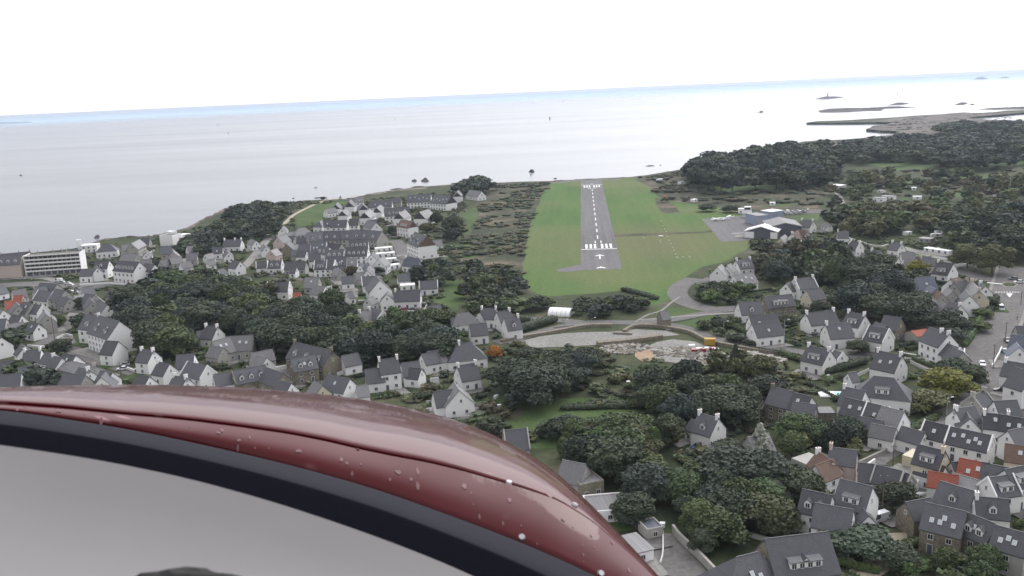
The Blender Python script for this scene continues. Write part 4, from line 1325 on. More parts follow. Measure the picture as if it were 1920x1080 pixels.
def club():
    t = box_building(1394, 408, 1408, 408, 7, 6.2, 'w', 'L', 'white two storey airfield club house with balcony beside the apron', 'club_house', 'club house', False, True)
    m = MB(); m.box(-3.4, 3.4, -5.2, -3.5, 2.9, 3.05, 'render_white'); m.box(-3.4, 3.4, -5.2, -5.1, 3.05, 3.9, 'frame_white'); obj('balcony', m.mesh('balcony'), t)
    m = MB()
    for x in (-3.2, 0, 3.2): m.tube((x, -5.1, 0), (x, -5.1, 2.9), .1, .1, 'frame_white', 6)
    obj('balcony_posts', m.mesh('balcony_posts'), t)
    m = MB(); m.box(-2, 2.2, -2.5, 2.5, 5.9, 7.6, 'glass'); m.box(-2.3, 2.5, -2.8, 2.8, 7.6, 7.85, 'white_metal_roof'); obj('lookout_room', m.mesh('lookout_room'), t)
club()
# polytunnel that shines white by the road
def tunnel():
    a = G(1027, 592); b = G(1068, 594); d = (b - a); Ln = d.length; d.normalize(); n = Vector((-d.y, d.x, 0)); c = (a + b) / 2 + n * 4; rz = math.atan2(d.y, d.x)
    t = thing('polytunnel', (c.x, c.y, 0), rz, 'bright white plastic polytunnel roof beside the road below the runway', 'polytunnel')
    m = MB(); pr = [(4.2 * math.cos(math.pi * k / 10), 2.9 * math.sin(math.pi * k / 10)) for k in range(11)]
    m.prism(pr, -Ln / 2, Ln / 2, 'tunnel_film', 'x'); obj('cover', m.mesh('cover'), t)
    for k in range(6):
        x = -Ln / 2 + k * Ln / 5; h = MB()
        p2 = [(a_ * 1.02, b_ * 1.02) for a_, b_ in pr]
        for q, r_ in zip(p2, p2[1:]): h.tube((x, *q), (x, *r_), .06, .06, 'steel', 5, False)
        obj('hoop', h.mesh('hoop'), t)
mat_plain('tunnel_film', (0.85, 0.86, 0.88), 0.35, 0, 0.6, 0.03)
tunnel()
# small granite shelter by the road bend and its kin
house(1237, 585, 1252, 583, 6, 2.8, 's', 'L', 'n,x', 'x', 'shelter', 'shelter', 'small grey stone shelter beside the road below the airfield')

def yards():
    rnd = random.Random(12); m = MB(); k = 0
    for (hx, hy, rz, L_, W_) in HFOOT:
        if dist((hx, hy, 0)) > 800: continue
        u, n = Vector((math.cos(rz), math.sin(rz), 0)), Vector((-math.sin(rz), math.cos(rz), 0)); c = Vector((hx, hy, 0))
        for side in (-1, 1):
            if rnd.random() < (.25 if side < 0 else .6): continue
            k += 1; z = .13 + k * .0006
            w = rnd.uniform(3.0, 7.5); a = rnd.uniform(.5, .75) * L_; b = rnd.uniform(.45, .7) * L_; y0 = W_ * .40 * side; y1 = (W_ / 2 + w) * side
            q = [c + u * -a + n * y0, c + u * b + n * y0, c + u * (b + rnd.uniform(-1, 1.5)) + n * y1, c + u * (-a + rnd.uniform(-1.5, 1)) + n * (y1 + rnd.uniform(-1, 1))]
            for p in q: p.z = z
            if side > 0: q = q[::-1]
            m.face(q, rnd.choice(['pavement', 'gravel', 'asphalt', 'lawn', 'lawn', 'gravel', 'asphalt']))
    o = obj('paved_yards', m.mesh('paved_yards', False)); o['kind'] = 'structure'
    me = o.data; bm = bmesh.new(); bm.from_mesh(me)
    for f in bm.faces:
        f.normal_update()
        if f.normal.z < 0: f.normal_flip()
    bm.to_mesh(me); bm.free()
yards()
# ------------------------------------------------------------------ plants
def ico(sub):
    bm = bmesh.new(); bmesh.ops.create_icosphere(bm, subdivisions=sub, radius=1.0)
    v = np.array([x.co[:] for x in bm.verts]); f = np.array([[w.index for w in x.verts] for x in bm.faces]); bm.free(); return v, f
ICO1, ICO2 = ico(1), ico(2)
def make_foliage(lobes, nleaf, leaf, seed, sub=2, core=0.86):
    """lobes: (centre, radii). Returns verts, quads-as-tris and a tint per vertex."""
    rg = np.random.default_rng(seed)
    V, Fc, T = [], [], []
    base = 0; iv, ifc = ICO2 if sub == 2 else ICO1
    for c, r in lobes:
        d = 1 + rg.normal(0, 0.09, (len(iv), 1))
        V.append(iv * np.array(r) * core * d + np.array(c)); Fc.append(ifc + base); T.append(np.full(len(iv), rg.uniform(.80, .98))); base += len(iv)
    w = np.array([r[0] * r[2] for c, r in lobes]); w = w / w.sum()
    li = rg.choice(len(lobes), nleaf, p=w)
    dr = rg.normal(0, 1, (nleaf, 3)); dr[:, 2] = np.where(dr[:, 2] < -0.3, -dr[:, 2], dr[:, 2]); dr /= np.linalg.norm(dr, axis=1)[:, None]
    C = np.array([lobes[i][0] for i in li]); Rr = np.array([lobes[i][1] for i in li])
    p = C + dr * Rr * rg.uniform(0.90, 1.26, (nleaf, 1))
    a = np.cross(dr, rg.normal(0, 1, (nleaf, 3))); a /= np.linalg.norm(a, axis=1)[:, None]
    nn = dr * .35 + rg.normal(0, .6, (nleaf, 3)); b = np.cross(nn, a); b /= np.linalg.norm(b, axis=1)[:, None]
    s = leaf * rg.uniform(.6, 1.4, (nleaf, 1))
    tri = np.stack([p - a * s - b * s * .5, p + a * s - b * s * .4, p + a * s * .2 + b * s, p - a * s * .7 + b * s * .6], 1).reshape(-1, 3)
    idx = np.arange(nleaf)[:, None] * 4 + base
    Fc.append(np.concatenate([idx + [0, 1, 2], idx + [0, 2, 3]])); V.append(tri)
    lt = rg.uniform(.82, 1.28, nleaf); T.append(np.repeat(lt, 4))
    return np.concatenate(V), np.concatenate(Fc), np.concatenate(T)
def mesh_np(name, V, F_, tint, mat='foliage', col=None):
    me = bpy.data.meshes.new(name)
    me.vertices.add(len(V)); me.vertices.foreach_set('co', np.asarray(V, dtype=np.float32).ravel())
    me.loops.add(F_.size); me.loops.foreach_set('vertex_index', F_.astype(np.int32).ravel())
    me.polygons.add(len(F_)); me.polygons.foreach_set('loop_start', np.arange(0, F_.size, 3, dtype=np.int32))
    me.polygons.foreach_set('loop_total', np.full(len(F_), 3, dtype=np.int32))
    at = me.color_attributes.new('tint', 'FLOAT_COLOR', 'POINT')
    c = np.ones((len(V), 4), dtype=np.float32)
    c[:, :3] = tint if getattr(tint, 'ndim', 1) == 2 else tint[:, None]
    at.data.foreach_set('color', c.ravel())
    me.materials.append(MATS[mat]); me.update(); me.validate(); return me
def lobes_for(kind, seed):
    rg = np.random.default_rng(seed); L_ = []
    if kind == 'broad':
        L_.append(((0, 0, .60), (.33, .33, .30)))
        for i in range(15):
            a = i * 2.4 + rg.uniform(-.5, .5); q = rg.uniform(.12, .36); z = rg.uniform(.38, .86); s = rg.uniform(.09, .20)
            L_.append(((q * math.cos(a), q * math.sin(a), z - q * .25), (s, s, s * rg.uniform(.80, .98))))
        L_.append(((0, 0, .84), (.17, .17, .15)))
    elif kind == 'pine':      # wind-shaped, layered, flat on top
        for i in range(13):
            a = i * 2.4 + rg.uniform(-.5, .5); q = rg.uniform(.05, .36); z = rg.uniform(.50, .88); s = rg.uniform(.14, .24)
            L_.append(((q * math.cos(a), q * math.sin(a), z - q * .2), (s * 1.15, s, s * .55)))
        L_.append(((0, 0, .55), (.34, .32, .22)))
    elif kind == 'cone':
        for i in range(9):
            z = .14 + i * .095; r = .34 * (1 - (z - .1) / .95)
            for k in range(3):
                a = i * 1.1 + k * 2.1; L_.append(((r * .5 * math.cos(a), r * .5 * math.sin(a), z), (r * .62, r * .62, .075)))
    elif kind == 'poplar':
        for i in range(9):
            z = .2 + i * .085; r = .19 * math.sin(math.pi * min(1, (z + .12) / 1.15)) + .03
            L_.append(((rg.uniform(-.03, .03), rg.uniform(-.03, .03), z), (r, r, .12)))
    elif kind == 'dome':
        L_.append(((0, 0, .42), (.34, .34, .42)))
        for i in range(16):
            a = i * 2.4; q = .30 * math.sqrt((i + .5) / 16); z = .74 - (q / .3) ** 2 * .42; s = rg.uniform(.13, .17); L_.append(((q * math.cos(a), q * math.sin(a), z), (s, s, s * 1.1)))
    elif kind == 'bush':
        for i in range(6):
            a = i * 1.05; q = rg.uniform(.1, .28); L_.append(((q * math.cos(a), q * math.sin(a), rg.uniform(.3, .55)), (.26, .26, .32)))
    return L_
CROWNS = {}
def crown_mesh(kind, var, lod):
    k = (kind, var, lod)
    if k not in CROWNS:
        nl, lf, sb = {0: (3600, .029, 2), 1: (1300, .042, 1), 2: (150, .085, 1)}[lod]
        CROWNS[k] = make_foliage(lobes_for(kind, var * 17 + 3), nl, lf, var * 5 + 1, sb)
    return CROWNS[k]
CM_ = {}
def crown_me(kind, var, lod):
    k = (kind, var, lod)
    if k not in CM_: CM_[k] = mesh_np('crown', *crown_mesh(kind, var, lod))
    return CM_[k]
def trunk_me():
    def f():
        m = MB(); m.tube((0, 0, -.03), (.01, 0, .42), .028, .018, 'bark', 7, False)
        for i in range(5):
            a = i * 1.26; m.tube((.01, 0, .30 + i * .03), (.2 * math.cos(a), .2 * math.sin(a), .52 + i * .03), .012, .004, 'bark', 5, False)
        return m.mesh('trunk')
    return shared('trunk', f)
COLS = {'dk': (.042, .055, .037), 'bl': (.038, .050, .043), 'md': (.058, .080, .038), 'gr': (.068, .104, .040), 'ol': (.074, .080, .040), 'br': (.072, .068, .046), 'ye': (.15, .145, .035), 'or': (.24, .11, .03), 'si': (.22, .24, .23)}
CW = {'dk': 'dark green', 'bl': 'bluish dark', 'md': 'green', 'gr': 'fresh green', 'ol': 'olive green', 'br': 'brownish', 'ye': 'yellowish green', 'or': 'orange brown', 'si': 'silvery'}
KW = {'broad': 'broadleaf tree', 'pine': 'spreading pine', 'cone': 'conifer', 'poplar': 'slender tree', 'bush': 'round bush'}
# occupancy, so that planting keeps off roofs and roads
GX0, GY0, GS = -1100, 100, 1.5
GW, GH = 2000, 1700
OCC = np.zeros((GW, GH), dtype=bool)
def occ_disc(x, y, r):
    i0, i1 = int((x - r - GX0) / GS), int((x + r - GX0) / GS) + 1; j0, j1 = int((y - r - GY0) / GS), int((y + r - GY0) / GS) + 1
    OCC[max(0, i0):max(0, i1), max(0, j0):max(0, j1)] = True
for (hx, hy, rz, L_, W_) in HFOOT:
    for u in np.arange(-L_ / 2 - .5, L_ / 2 + .6, 1.2):
        for v in np.arange(-W_ / 2 - .5, W_ / 2 + .6, 1.2): occ_disc(hx + u * math.cos(rz) - v * math.sin(rz), hy + u * math.sin(rz) + v * math.cos(rz), .8)
OCC_H = OCC.copy()
for q, wd in ROADS:
    for a, b in zip(q, q[1:]):
        n = max(1, int((b - a).length / 1.5))
        for i in range(n): p = a.lerp(b, i / n); occ_disc(p.x, p.y, wd / 2 + .6)
def occ_poly(pts, z=0):
    w = [G(x, y, z) for x, y in pts]; xs = [p.x for p in w]; ys = [p.y for p in w]
    for i in range(max(0, int((min(xs) - GX0) / GS)), min(GW, int((max(xs) - GX0) / GS) + 1)):
        for j in range(max(0, int((min(ys) - GY0) / GS)), min(GH, int((max(ys) - GY0) / GS) + 1)):
            if inpoly(GX0 + i * GS, GY0 + j * GS, w): OCC[i, j] = True
occ_poly(AF)
for pg in ([(1316, 411), (1400, 404), (1450, 406), (1500, 404), (1500, 440), (1400, 453), (1352, 453)], [(1455, 392), (1545, 390), (1545, 401), (1460, 405)], [(1235, 998), (1262, 1000), (1300, 1040), (1345, 1095), (1200, 1110), (1190, 1040)],
           [(1655, 1000), (1702, 998), (1702, 1012), (1672, 1062), (1640, 1040)], [(972, 640), (1057, 624), (1190, 616), (1250, 620), (1275, 628), (1140, 644), (1000, 652)], [(1190, 655), (1260, 636), (1345, 655), (1430, 680), (1230, 678)], [(1185, 600), (1240, 598), (1270, 612), (1200, 614)],
           [(545, 420), (558, 402), (580, 387), (645, 377), (632, 386), (602, 418)], [(1337, 349), (1412, 344), (1510, 341), (1492, 352), (1350, 362)], [(1618, 307), (1750, 309), (1762, 320), (1680, 320)], [(1813, 302), (1905, 292), (1940, 306), (1828, 311)],
           [(824, 527), (882, 524), (872, 558), (840, 576)], [(925, 742), (990, 738), (986, 768), (938, 764)], [(1055, 777), (1090, 768), (1205, 770), (1195, 788), (1060, 795)], [(862, 404), (885, 390), (897, 388), (886, 430), (872, 438)], [(1027, 580), (1070, 582), (1070, 597), (1025, 595)],
           [(1660, 338), (1720, 334), (1750, 341), (1690, 347)], [(1790, 330), (1860, 326), (1900, 334), (1820, 340)], [(1600, 352), (1625, 349), (1640, 356), (1605, 360)], [(1840, 352), (1925, 350), (1925, 362), (1850, 362)], [(1750, 362), (1800, 360), (1810, 370), (1760, 372)]):
    occ_poly(pg)
def occ(x, y, g=None):
    g = OCC if g is None else g
    i, j = int((x - GX0) / GS), int((y - GY0) / GS)
    return 0 <= i < GW and 0 <= j < GH and bool(g[i, j])
CLEAR = []
for o in PEND:
    if o.name.split('.')[0] in ('cabin', 'building') and dist(o.location) > 600:
        d = dist(o.location); CLEAR.append((o.location.x, o.location.y, min(75, d * .06), 8))
for x_, y_, ln_ in ((1665, 372, 90), (1715, 356, 60), (1720, 372, 60), (1757, 441, 60), (1838, 445, 40), (1880, 443, 50), (1738, 449, 40), (1565, 350, 60)):
    q_ = G(x_, y_); CLEAR.append((q_.x, q_.y, ln_, 9))
def cleared(x, y):
    for cx, cy, ln, hw_ in CLEAR:
        d = math.hypot(cx, cy); ux, uy = -cx / d, -cy / d; a = (x - cx) * ux + (y - cy) * uy; b = abs(-(x - cx) * uy + (y - cy) * ux)
        if -6 < a < ln and b < hw_: return True
    return False
TREES = []      # (pxsize, x, y, h, r, kind, col, label, group)
def add_tree(x, y, h, r, kind, col, label, group, same=False):
    TREES.append((h * FPX / dist((x, y, 0)), x, y, h, r, kind, col, label, group, same))
import re
def wood(poly, sp, h0, h1, mixk, label, group, seed, rr=.5):
    m_ = re.search(r' (in|behind|before|below|beside|beyond|above|along|at|on|of|between|inside) ', label)
    wh = label[m_.start():]
    pxs = [a for a, b in poly]; pys = [b for a, b in poly]; n0 = len(TREES)
    zm = (h0 + h1) / 2 * .6
    w = [G(a, b, zm) for a, b in poly]; xs = [p.x for p in w]; ys = [p.y for p in w]
    rnd = random.Random(seed); y = min(ys); row = 0
    while y < max(ys):
        x = min(xs) + (row % 2) * sp / 2
        while x < max(xs):
            px, py = x + rnd.uniform(-.38, .38) * sp, y + rnd.uniform(-.38, .38) * sp
            if inpoly(px, py, w) and not cleared(px, py) and rnd.random() > (.16 if seed in (1, 2, 4, 5, 6, 8, 29, 31) else 0) and not occ(px, py, OCC_H) and not (occ(px, py) and rnd.random() < .8):
                h = rnd.uniform(h0, h1) * rnd.choice((.75, 1, 1, 1.12)); kd, cl = rnd.choice(mixk)
                r = h * rr * rnd.uniform(.75, 1.3)
                fx = (P((px, py, h * .6))[0] - min(pxs)) / (max(pxs) - min(pxs)); fy = (P((px, py, h * .6))[1] - min(pys)) / (max(pys) - min(pys))
                sz = 'tall' if h > (h0 + h1) / 2 * 1.06 else 'low' if h < (h0 + h1) / 2 * .85 else 'wide' if r > h * rr * 1.08 else 'slim'
                ps = ('left' if fx < .33 else 'right' if fx > .67 else 'middle') + (' back' if fy < .45 else ' front')
                lb = sz + ' ' + CW[cl] + ' ' + {'pine': 'pine', 'bush': 'bush'}.get(kd, 'tree') + ', ' + ps + ',' + wh
                add_tree(px, py, h, r, kd, cl, lb, group, True)
            x += sp
        y += sp * .87; row += 1
DB = [('broad', 'dk')] * 4 + [('broad', 'bl')] * 2 + [('broad', 'md')] * 3
DP = [('pine', 'dk'), ('pine', 'bl'), ('pine', 'dk'), ('broad', 'bl')]
MX = [('broad', 'md'), ('broad', 'ol'), ('broad', 'dk'), ('broad', 'md'), ('broad', 'br')]
wood([(205, 560), (222, 548), (265, 540), (305, 522), (350, 515), (430, 528), (505, 556), (540, 590), (620, 600), (650, 640), (600, 650), (545, 640), (480, 632), (455, 615), (405, 605), (370, 600), (335, 640), (300, 648), (268, 636), (255, 600), (222, 572)], 9, 9, 13, DB, 'dense dark tree in the wood behind the big white gabled block', 'trees of the left wood', 1, .62)
wood([(548, 590), (600, 572), (640, 560), (668, 600), (700, 618), (760, 600), (830, 592), (852, 640), (840, 668), (795, 662), (745, 655), (700, 655), (660, 680), (635, 668), (640, 640), (560, 640)], 9, 8, 12, DB + [('broad', 'br')], 'dark tree in the wood between the stone houses and bent street', 'trees of the middle wood', 2, .6)
wood([(918, 718), (940, 690), (1000, 672), (1060, 656), (1085, 652), (1125, 668), (1130, 684), (1085, 705), (1010, 732), (930, 738)], 8, 7, 12, DP, 'dark pine in the clump below the pale gravel lot', 'pines below the gravel lot', 3, .62)
wood([(1190, 700), (1250, 690), (1330, 700), (1425, 705), (1445, 735), (1430, 775), (1360, 765), (1280, 775), (1200, 752)], 8.5, 8, 11, DB, 'dark tree in the thicket left of the two roofed stone house', 'trees of the thicket above the lone white house', 4, .6)
wood([(1045, 800), (1120, 785), (1225, 795), (1265, 805), (1225, 840), (1260, 865), (1330, 872), (1440, 882), (1500, 895), (1508, 945), (1440, 975), (1420, 985), (1350, 1015), (1290, 990), (1240, 950), (1190, 930), (1130, 880), (1060, 840)], 7.5, 7, 10, DB + [('broad', 'ol'), ('broad', 'md'), ('broad', 'md'), ('poplar', 'gr')], 'dense tree in the wood just right of the cowling', 'trees of the wood beside the cowling', 5, .62)
wood([(1600, 505), (1680, 488), (1728, 500), (1735, 545), (1700, 585), (1640, 585), (1592, 560)], 8, 10, 14, DP, 'tall dark pine behind the middle right estate', 'dark pines behind the middle right estate', 6, .55)
wood([(1728, 575), (1790, 585), (1800, 625), (1745, 630), (1718, 600)], 7.5, 8, 11, DP, 'dark pine above the big white two storey house', 'pines above the two storey house', 7, .55)
wood([(1452, 462), (1540, 452), (1590, 470), (1600, 500), (1570, 520), (1470, 515), (1420, 500), (1412, 480)], 9, 7, 11, DB + MX, 'tree in the belt between the hangars and the right estate', 'trees behind the airfield hangars', 8, .55)
wood([(1548, 402), (1600, 388), (1700, 392), (1900, 400), (1930, 448), (1800, 452), (1740, 438), (1640, 428), (1560, 424)], 12, 9, 13, MX + [('broad', 'ol')] * 3, 'olive and green tree in the broad belt beyond the right village', 'trees of the belt beyond the right village', 9, .6)
wood([(1780, 420), (1830, 405), (1930, 395), (1930, 470), (1870, 468), (1795, 445)], 11, 12, 16, DP, 'very dark tall pine above the right village', 'dark pines at the right edge', 10, .5)
wood([(1545, 335), (1640, 322), (1800, 325), (1930, 325), (1930, 395), (1700, 385), (1560, 392)], 19, 6, 12, MX + [('broad', 'ol'), ('bush', 'md')], 'tree in the far wooded country beyond the hangars', 'far wooded country', 11, .62)
wood([(1275, 328), (1290, 308), (1360, 293), (1400, 283), (1470, 280), (1560, 277), (1575, 300), (1560, 330), (1480, 338), (1300, 340)], 15, 15, 22, DP, 'dark shore pine beyond the far field', 'dark shore pines', 12, .5)
wood([(1560, 277), (1620, 262), (1720, 258), (1850, 251), (1960, 251), (1960, 290), (1850, 308), (1700, 298), (1620, 296), (1560, 292)], 17, 12, 17, DP, 'dark pine of the far seaside forest', 'far seaside forest', 13, .62)
wood([(1752, 243), (1800, 230), (1960, 229), (1960, 243), (1758, 246)], 22, 11, 15, DP, 'dark pine of the strip by the inlet', 'pine strip by the inlet', 14, .7)
wood([(425, 400), (445, 386), (500, 383), (525, 395), (500, 405), (440, 407)], 9, 8, 11, DP, 'dark pine on the low cliff above the left shore', 'cliff pines on the left shore', 15, .6)
wood([(388, 432), (440, 414), (520, 408), (522, 432), (500, 446), (440, 438), (405, 446)], 9, 8, 11, DP, 'dark pine in the grove above the two chimneyed white house', 'grove below the left shore', 16, .62)
wood([(322, 458), (345, 448), (388, 444), (408, 455), (400, 470), (350, 472)], 8, 7, 10, DP, 'dark pine beside the tall white shore block', 'pines beside the shore block', 17, .6)
wood([(275, 482), (325, 478), (328, 495), (290, 500)], 8, 6, 9, DP, 'dark tree beside the pink gabled shore house', 'trees beside the pink shore house', 18, .6)
wood([(850, 352), (870, 340), (905, 336), (922, 345), (912, 352), (870, 356)], 10, 10, 14, DP, 'dark pine at the shore beyond the holiday village', 'pines beyond the holiday village', 19, .6)
wood([(772, 498), (828, 492), (852, 515), (830, 540), (785, 520)], 8, 6, 9, DB, 'dark tree behind the low slate bungalow by the bent street', 'trees behind the slate bungalow', 20, .6)
wood([(885, 500), (975, 522), (985, 545), (1012, 570), (1000, 590), (940, 592), (872, 582), (862, 560)], 9, 5, 8, DB + [('broad', 'ol'), ('broad', 'md')], 'scrubby tree along the left edge of the airfield', 'trees on the left airfield edge', 21, .66)
wood([(1000, 562), (1100, 565), (1180, 556), (1222, 560), (1190, 575), (1100, 590), (1055, 575), (1010, 576)], 7, 4, 6.5, DB, 'low dark tree in the belt closing the airfield', 'tree belt below the airfield', 22, .75)
wood([(0, 700), (60, 690), (112, 700), (112, 716), (0, 722)], 8, 6, 9, DB + [('broad', 'br')], 'dark tree just above the cowling at far left', 'trees above the cowling at far left', 23, .6)
wood([(-10, 590), (18, 592), (50, 622), (55, 640), (0, 625)], 8, 7, 9, DP, 'dark tree by the left edge of the picture', 'trees by the left edge', 24, .6)
wood([(1706, 1034), (1780, 1022), (1850, 1046), (1870, 1085), (1820, 1110), (1700, 1100)], 6, 4, 6, [('broad', 'gr'), ('broad', 'md')], 'fresh green tree before the stone terrace at the bottom right', 'trees before the stone terrace', 25, .6)
wood([(1492, 800), (1560, 790), (1640, 805), (1650, 826), (1570, 835), (1500, 825)], 8, 5, 8, DB + MX, 'garden tree between the blue doored house and terraces', 'garden trees above the terraces', 26, .6)
wood([(790, 768), (850, 775), (905, 800), (985, 830), (950, 790), (900, 770), (840, 762)], 8, 4, 6, DB, 'low tree above the red cowling edge', 'trees above the cowling edge', 27, .6)
wood([(1330, 660), (1420, 670), (1445, 690), (1430, 705), (1340, 695)], 7.5, 5, 8, [('broad', 'ol'), ('broad', 'ol'), ('broad', 'md')], 'mixed tree below the building materials yard', 'trees below the materials yard', 28, .6)
wood([(980, 690), (1130, 690), (1190, 700), (1185, 735), (1060, 735), (985, 745)], 10, 2.6, 4.2, [('bush', 'ol'), ('bush', 'ol'), ('bush', 'md'), ('bush', 'br')], 'rough bushy tree in the overgrown plot below the pines', 'trees of the overgrown plot', 29, .7)
wood([(1640, 668), (1690, 690), (1700, 700), (1660, 690)], 8, 4, 6, DB, 'garden tree beside the hipped slate house', 'trees by the hipped house', 30, .6)
wood([(990, 790), (1040, 780), (1100, 800), (1080, 840), (1000, 820)], 8, 6, 9, DB + [('broad', 'md')], 'rounded green tree above the cowling slope', 'rounded trees above the cowling', 31, .62)
wood([(1310, 525), (1400, 535), (1425, 545), (1380, 560), (1310, 555)], 7, 4, 6, [('broad', 'md'), ('broad', 'gr'), ('broad', 'dk')], 'green tree in the gardens inside the road loop', 'trees inside the road loop', 32, .65)
wood([(1290, 600), (1380, 590), (1390, 640), (1350, 625)], 8, 3, 5, [('broad', 'md'), ('bush', 'dk')], 'low shrub tree on the green beside the road', 'shrubs on the roadside green', 33, .7)
SING = """
1563 508 13 5 broad md|tall soft green tree behind the twin chimney house with raised verges
1430 462 14 8 pine dk|big dark pine in front of the small white hangar
1512 490 8 3.5 poplar gr|slender green tree behind the airfield belt
1815 476 13 8 broad ol|wide olive green tree above the roundabout, left one
1862 480 15 9 broad ol|largest olive green tree above the roundabout
1722 500 8 6 broad ye|yellowish flat topped tree beside the cream gabled house
1775 712 9 8 broad ye|big yellowish tree beside the lane junction
1742 748 6 6 broad ol|lower yellow green tree by the lane wall
1822 700 7 5 broad dk|dark tree at the corner of the wide right road
1790 690 8 6 broad dk|dark tree behind the big yellowish tree
1425 822 11 5 cone si|silvery blue conifer in front of the grey garage
1379 665 10 4 cone dk|dark upright conifer beside the materials yard
1365 840 6 4.5 pine dk|dark palm like tree right of the lone white house
927 658 5 3 broad or|orange brown autumn tree beside the pine clump
1590 800 7 5 broad dk|large dark round tree before the stone terrace
1614 1014 6 7 broad dk|broad dark bushy tree beside the sandy yard
1690 1045 5 4 broad dk|round dark shrub tree on the sandy yard corner
1510 912 8 5 broad dk|dark tree left of the brown roofed terrace
1485 830 7 4 broad md|green tree beside the silvery conifer
818 406 10 5.5 dome dk|dark dome shaped pine beside the holiday village, upper
848 415 13 8.5 dome dk|dark dome shaped pine beside the holiday village, right
848 436 10 6.5 dome bl|round bluish black pine at the village green
800 424 8 6.5 dome ol|olive topped tree beside the brown gabled block
736 430 7 4 broad dk|dark tree between the two holiday blocks
533 382 8 5 pine dk|dark pine by the sandy path on the left shore
605 372 6 2.5 pine dk|tiny lone pine on the headland of the left shore
693 612 5 6 broad ye|bright yellow green round tree before the chimneyed cottages
688 642 8 3 poplar md|slender tree in the middle wood
508 542 9 5 broad ol|olive tree left of the white verged house
640 592 8 5 broad br|brownish tree at the end of the bent street
762 600 8 7 broad ol|olive brown tree below the long slate house
112 645 5 5 broad dk|dark round tree at the left road fork
50 615 6 6 broad dk|dark tree behind the grey garage gable
152 600 7 5 broad dk|dark tree left of the big white gabled block
150 566 6 4 broad dk|dark tree above the big white block
108 600 5 4 broad md|green tree on the left lane corner
218 660 5 4 broad dk|dark round shrub tree before the big gable
560 494 5 4 broad dk|dark round tree in the village centre
660 505 5 4 broad br|brown red tree by the bent street, right one
640 508 5 4 broad br|brown red tree by the bent street, left one
712 505 5 4.5 broad dk|dark round tree before the pale gable by the bent street
930 350 6 5 pine dk|small dark pine on the coastal heath
1246 374 4 3 broad dk|dark bush beside the orange windsock
1345 372 6 5 pine dk|dark round bush tree at the edge of the far field
1325 388 6 7 broad dk|dark tree group at the grass edge left of the club house
1370 390 6 7 broad dk|dark tree group at the grass edge behind the white cube
1450 505 6 4 broad ol|olive tree behind the three skylight house
1536 575 6 4 broad dk|dark tree below the rear wing of the verged house
1350 603 4 4 bush dk|dark round shrub on the roadside green
1610 648 5 4 broad dk|dark round tree before the wide flat dormer gable house
1645 790 6 5 broad dk|dark tree at the right of the stone terrace end
1775 1015 4 3 broad md|small rounded garden tree by the stone barn
1680 925 6 5 broad dk|dark round tree beside the white upturned boat
1540 812 6 4 broad md|green garden tree right of the silvery conifer
1190 950 7 5 broad dk|dark tree above the asphalt yard
1495 760 5 4 broad dk|dark shrub tree left of the blue doors
1715 558 7 5 pine bl|bluish pine beside the far right estate houses
1842 585 4 4 broad gr|fresh green garden tree beside the wide road
1855 565 5 4 broad dk|dark garden tree beside the wide road
1840 610 4 4 broad md|green garden tree beside the parked white van
1880 475 9 6 broad dk|dark tree behind the largest olive tree
1480 600 5 4 broad dk|dark garden tree behind the bungalow hedge
1575 560 6 5 broad dk|dark tree below the tall soft green tree
"""
for ln in SING.strip().split('\n'):
    a, lab = ln.split('|'); p = a.split(); h = float(p[2])
    q = G(float(p[0]), float(p[1]), h * .6)
    # the named trees always count as individuals
    TREES.append((1e6, q.x, q.y, h, float(p[3]), p[4], p[5], lab, None, False))
TREES.sort(key=lambda t: -t[0])
NIND = 298
rt = random.Random(77)
for (s, x, y, h, r, kind, col, lab, grp, same) in TREES[:NIND]:
    d = dist((x, y, 0)); lod = 0 if d < 520 else 1
    nm = {'pine': 'pine_tree', 'dome': 'pine_tree', 'cone': 'conifer_tree', 'bush': 'bush'}.get(kind, 'tree')
    t = thing(nm, (x, y, 0), rt.uniform(0, 6.28), lab, 'tree' if kind != 'bush' else 'bush', grp)
    if same: t['same'] = 1
    c = COLS[col]; k = rt.uniform(.78, 1.32); k2 = rt.uniform(.92, 1.08)
    cr = obj('crown', crown_me(kind, rt.randrange(4), lod), t)
    cr.scale = (r / .42, r / .42, h); cr.color = (c[0] * k * k2, c[1] * k, c[2] * k / k2, 1)
    tk = obj('trunk', trunk_me(), t); tk.scale = (h, h, h)
    occ_disc(x, y, r * .5)
def joined(name, items, lod, label, cat, variants=3):
    """items: (x, y, z, sx, sy, sz, kind, colour) baked into one mesh"""
    Vs, Fs, Ts = [], [], []; base = 0; rg = np.random.default_rng(len(items))
    for (x, y, z, sx, sy, sz, kind, c) in items:
        V, F_, T = crown_mesh(kind, int(rg.integers(variants)), lod) if not isinstance(kind, tuple) else kind
        a = rg.uniform(0, 6.28); ca, sa = math.cos(a), math.sin(a)
        W_ = np.empty_like(V); W_[:, 0] = (V[:, 0] * ca - V[:, 1] * sa) * sx + x; W_[:, 1] = (V[:, 0] * sa + V[:, 1] * ca) * sy + y; W_[:, 2] = V[:, 2] * sz + z
        Vs.append(W_); Fs.append(F_ + base); base += len(V); Ts.append(T[:, None] * np.array(c)[None, :])
    me = mesh_np(name, np.concatenate(Vs), np.concatenate(Fs), np.concatenate(Ts))
    o = obj(name, me); tag(o, label, cat, None, 'stuff'); return o
rest = []
for (s, x, y, h, r, kind, col, lab, grp, same) in TREES[NIND:]:
    c = COLS[col]; k = rt.uniform(.78, 1.32)
    rest.append((x, y, 0, r / .42, r / .42, h, kind, tuple(q * k for q in c)))
print('trees', len(TREES), 'rest', len(rest))
joined('woodland', rest, 2, 'distant woods and the smaller trees of the nearer woods', 'woodland')

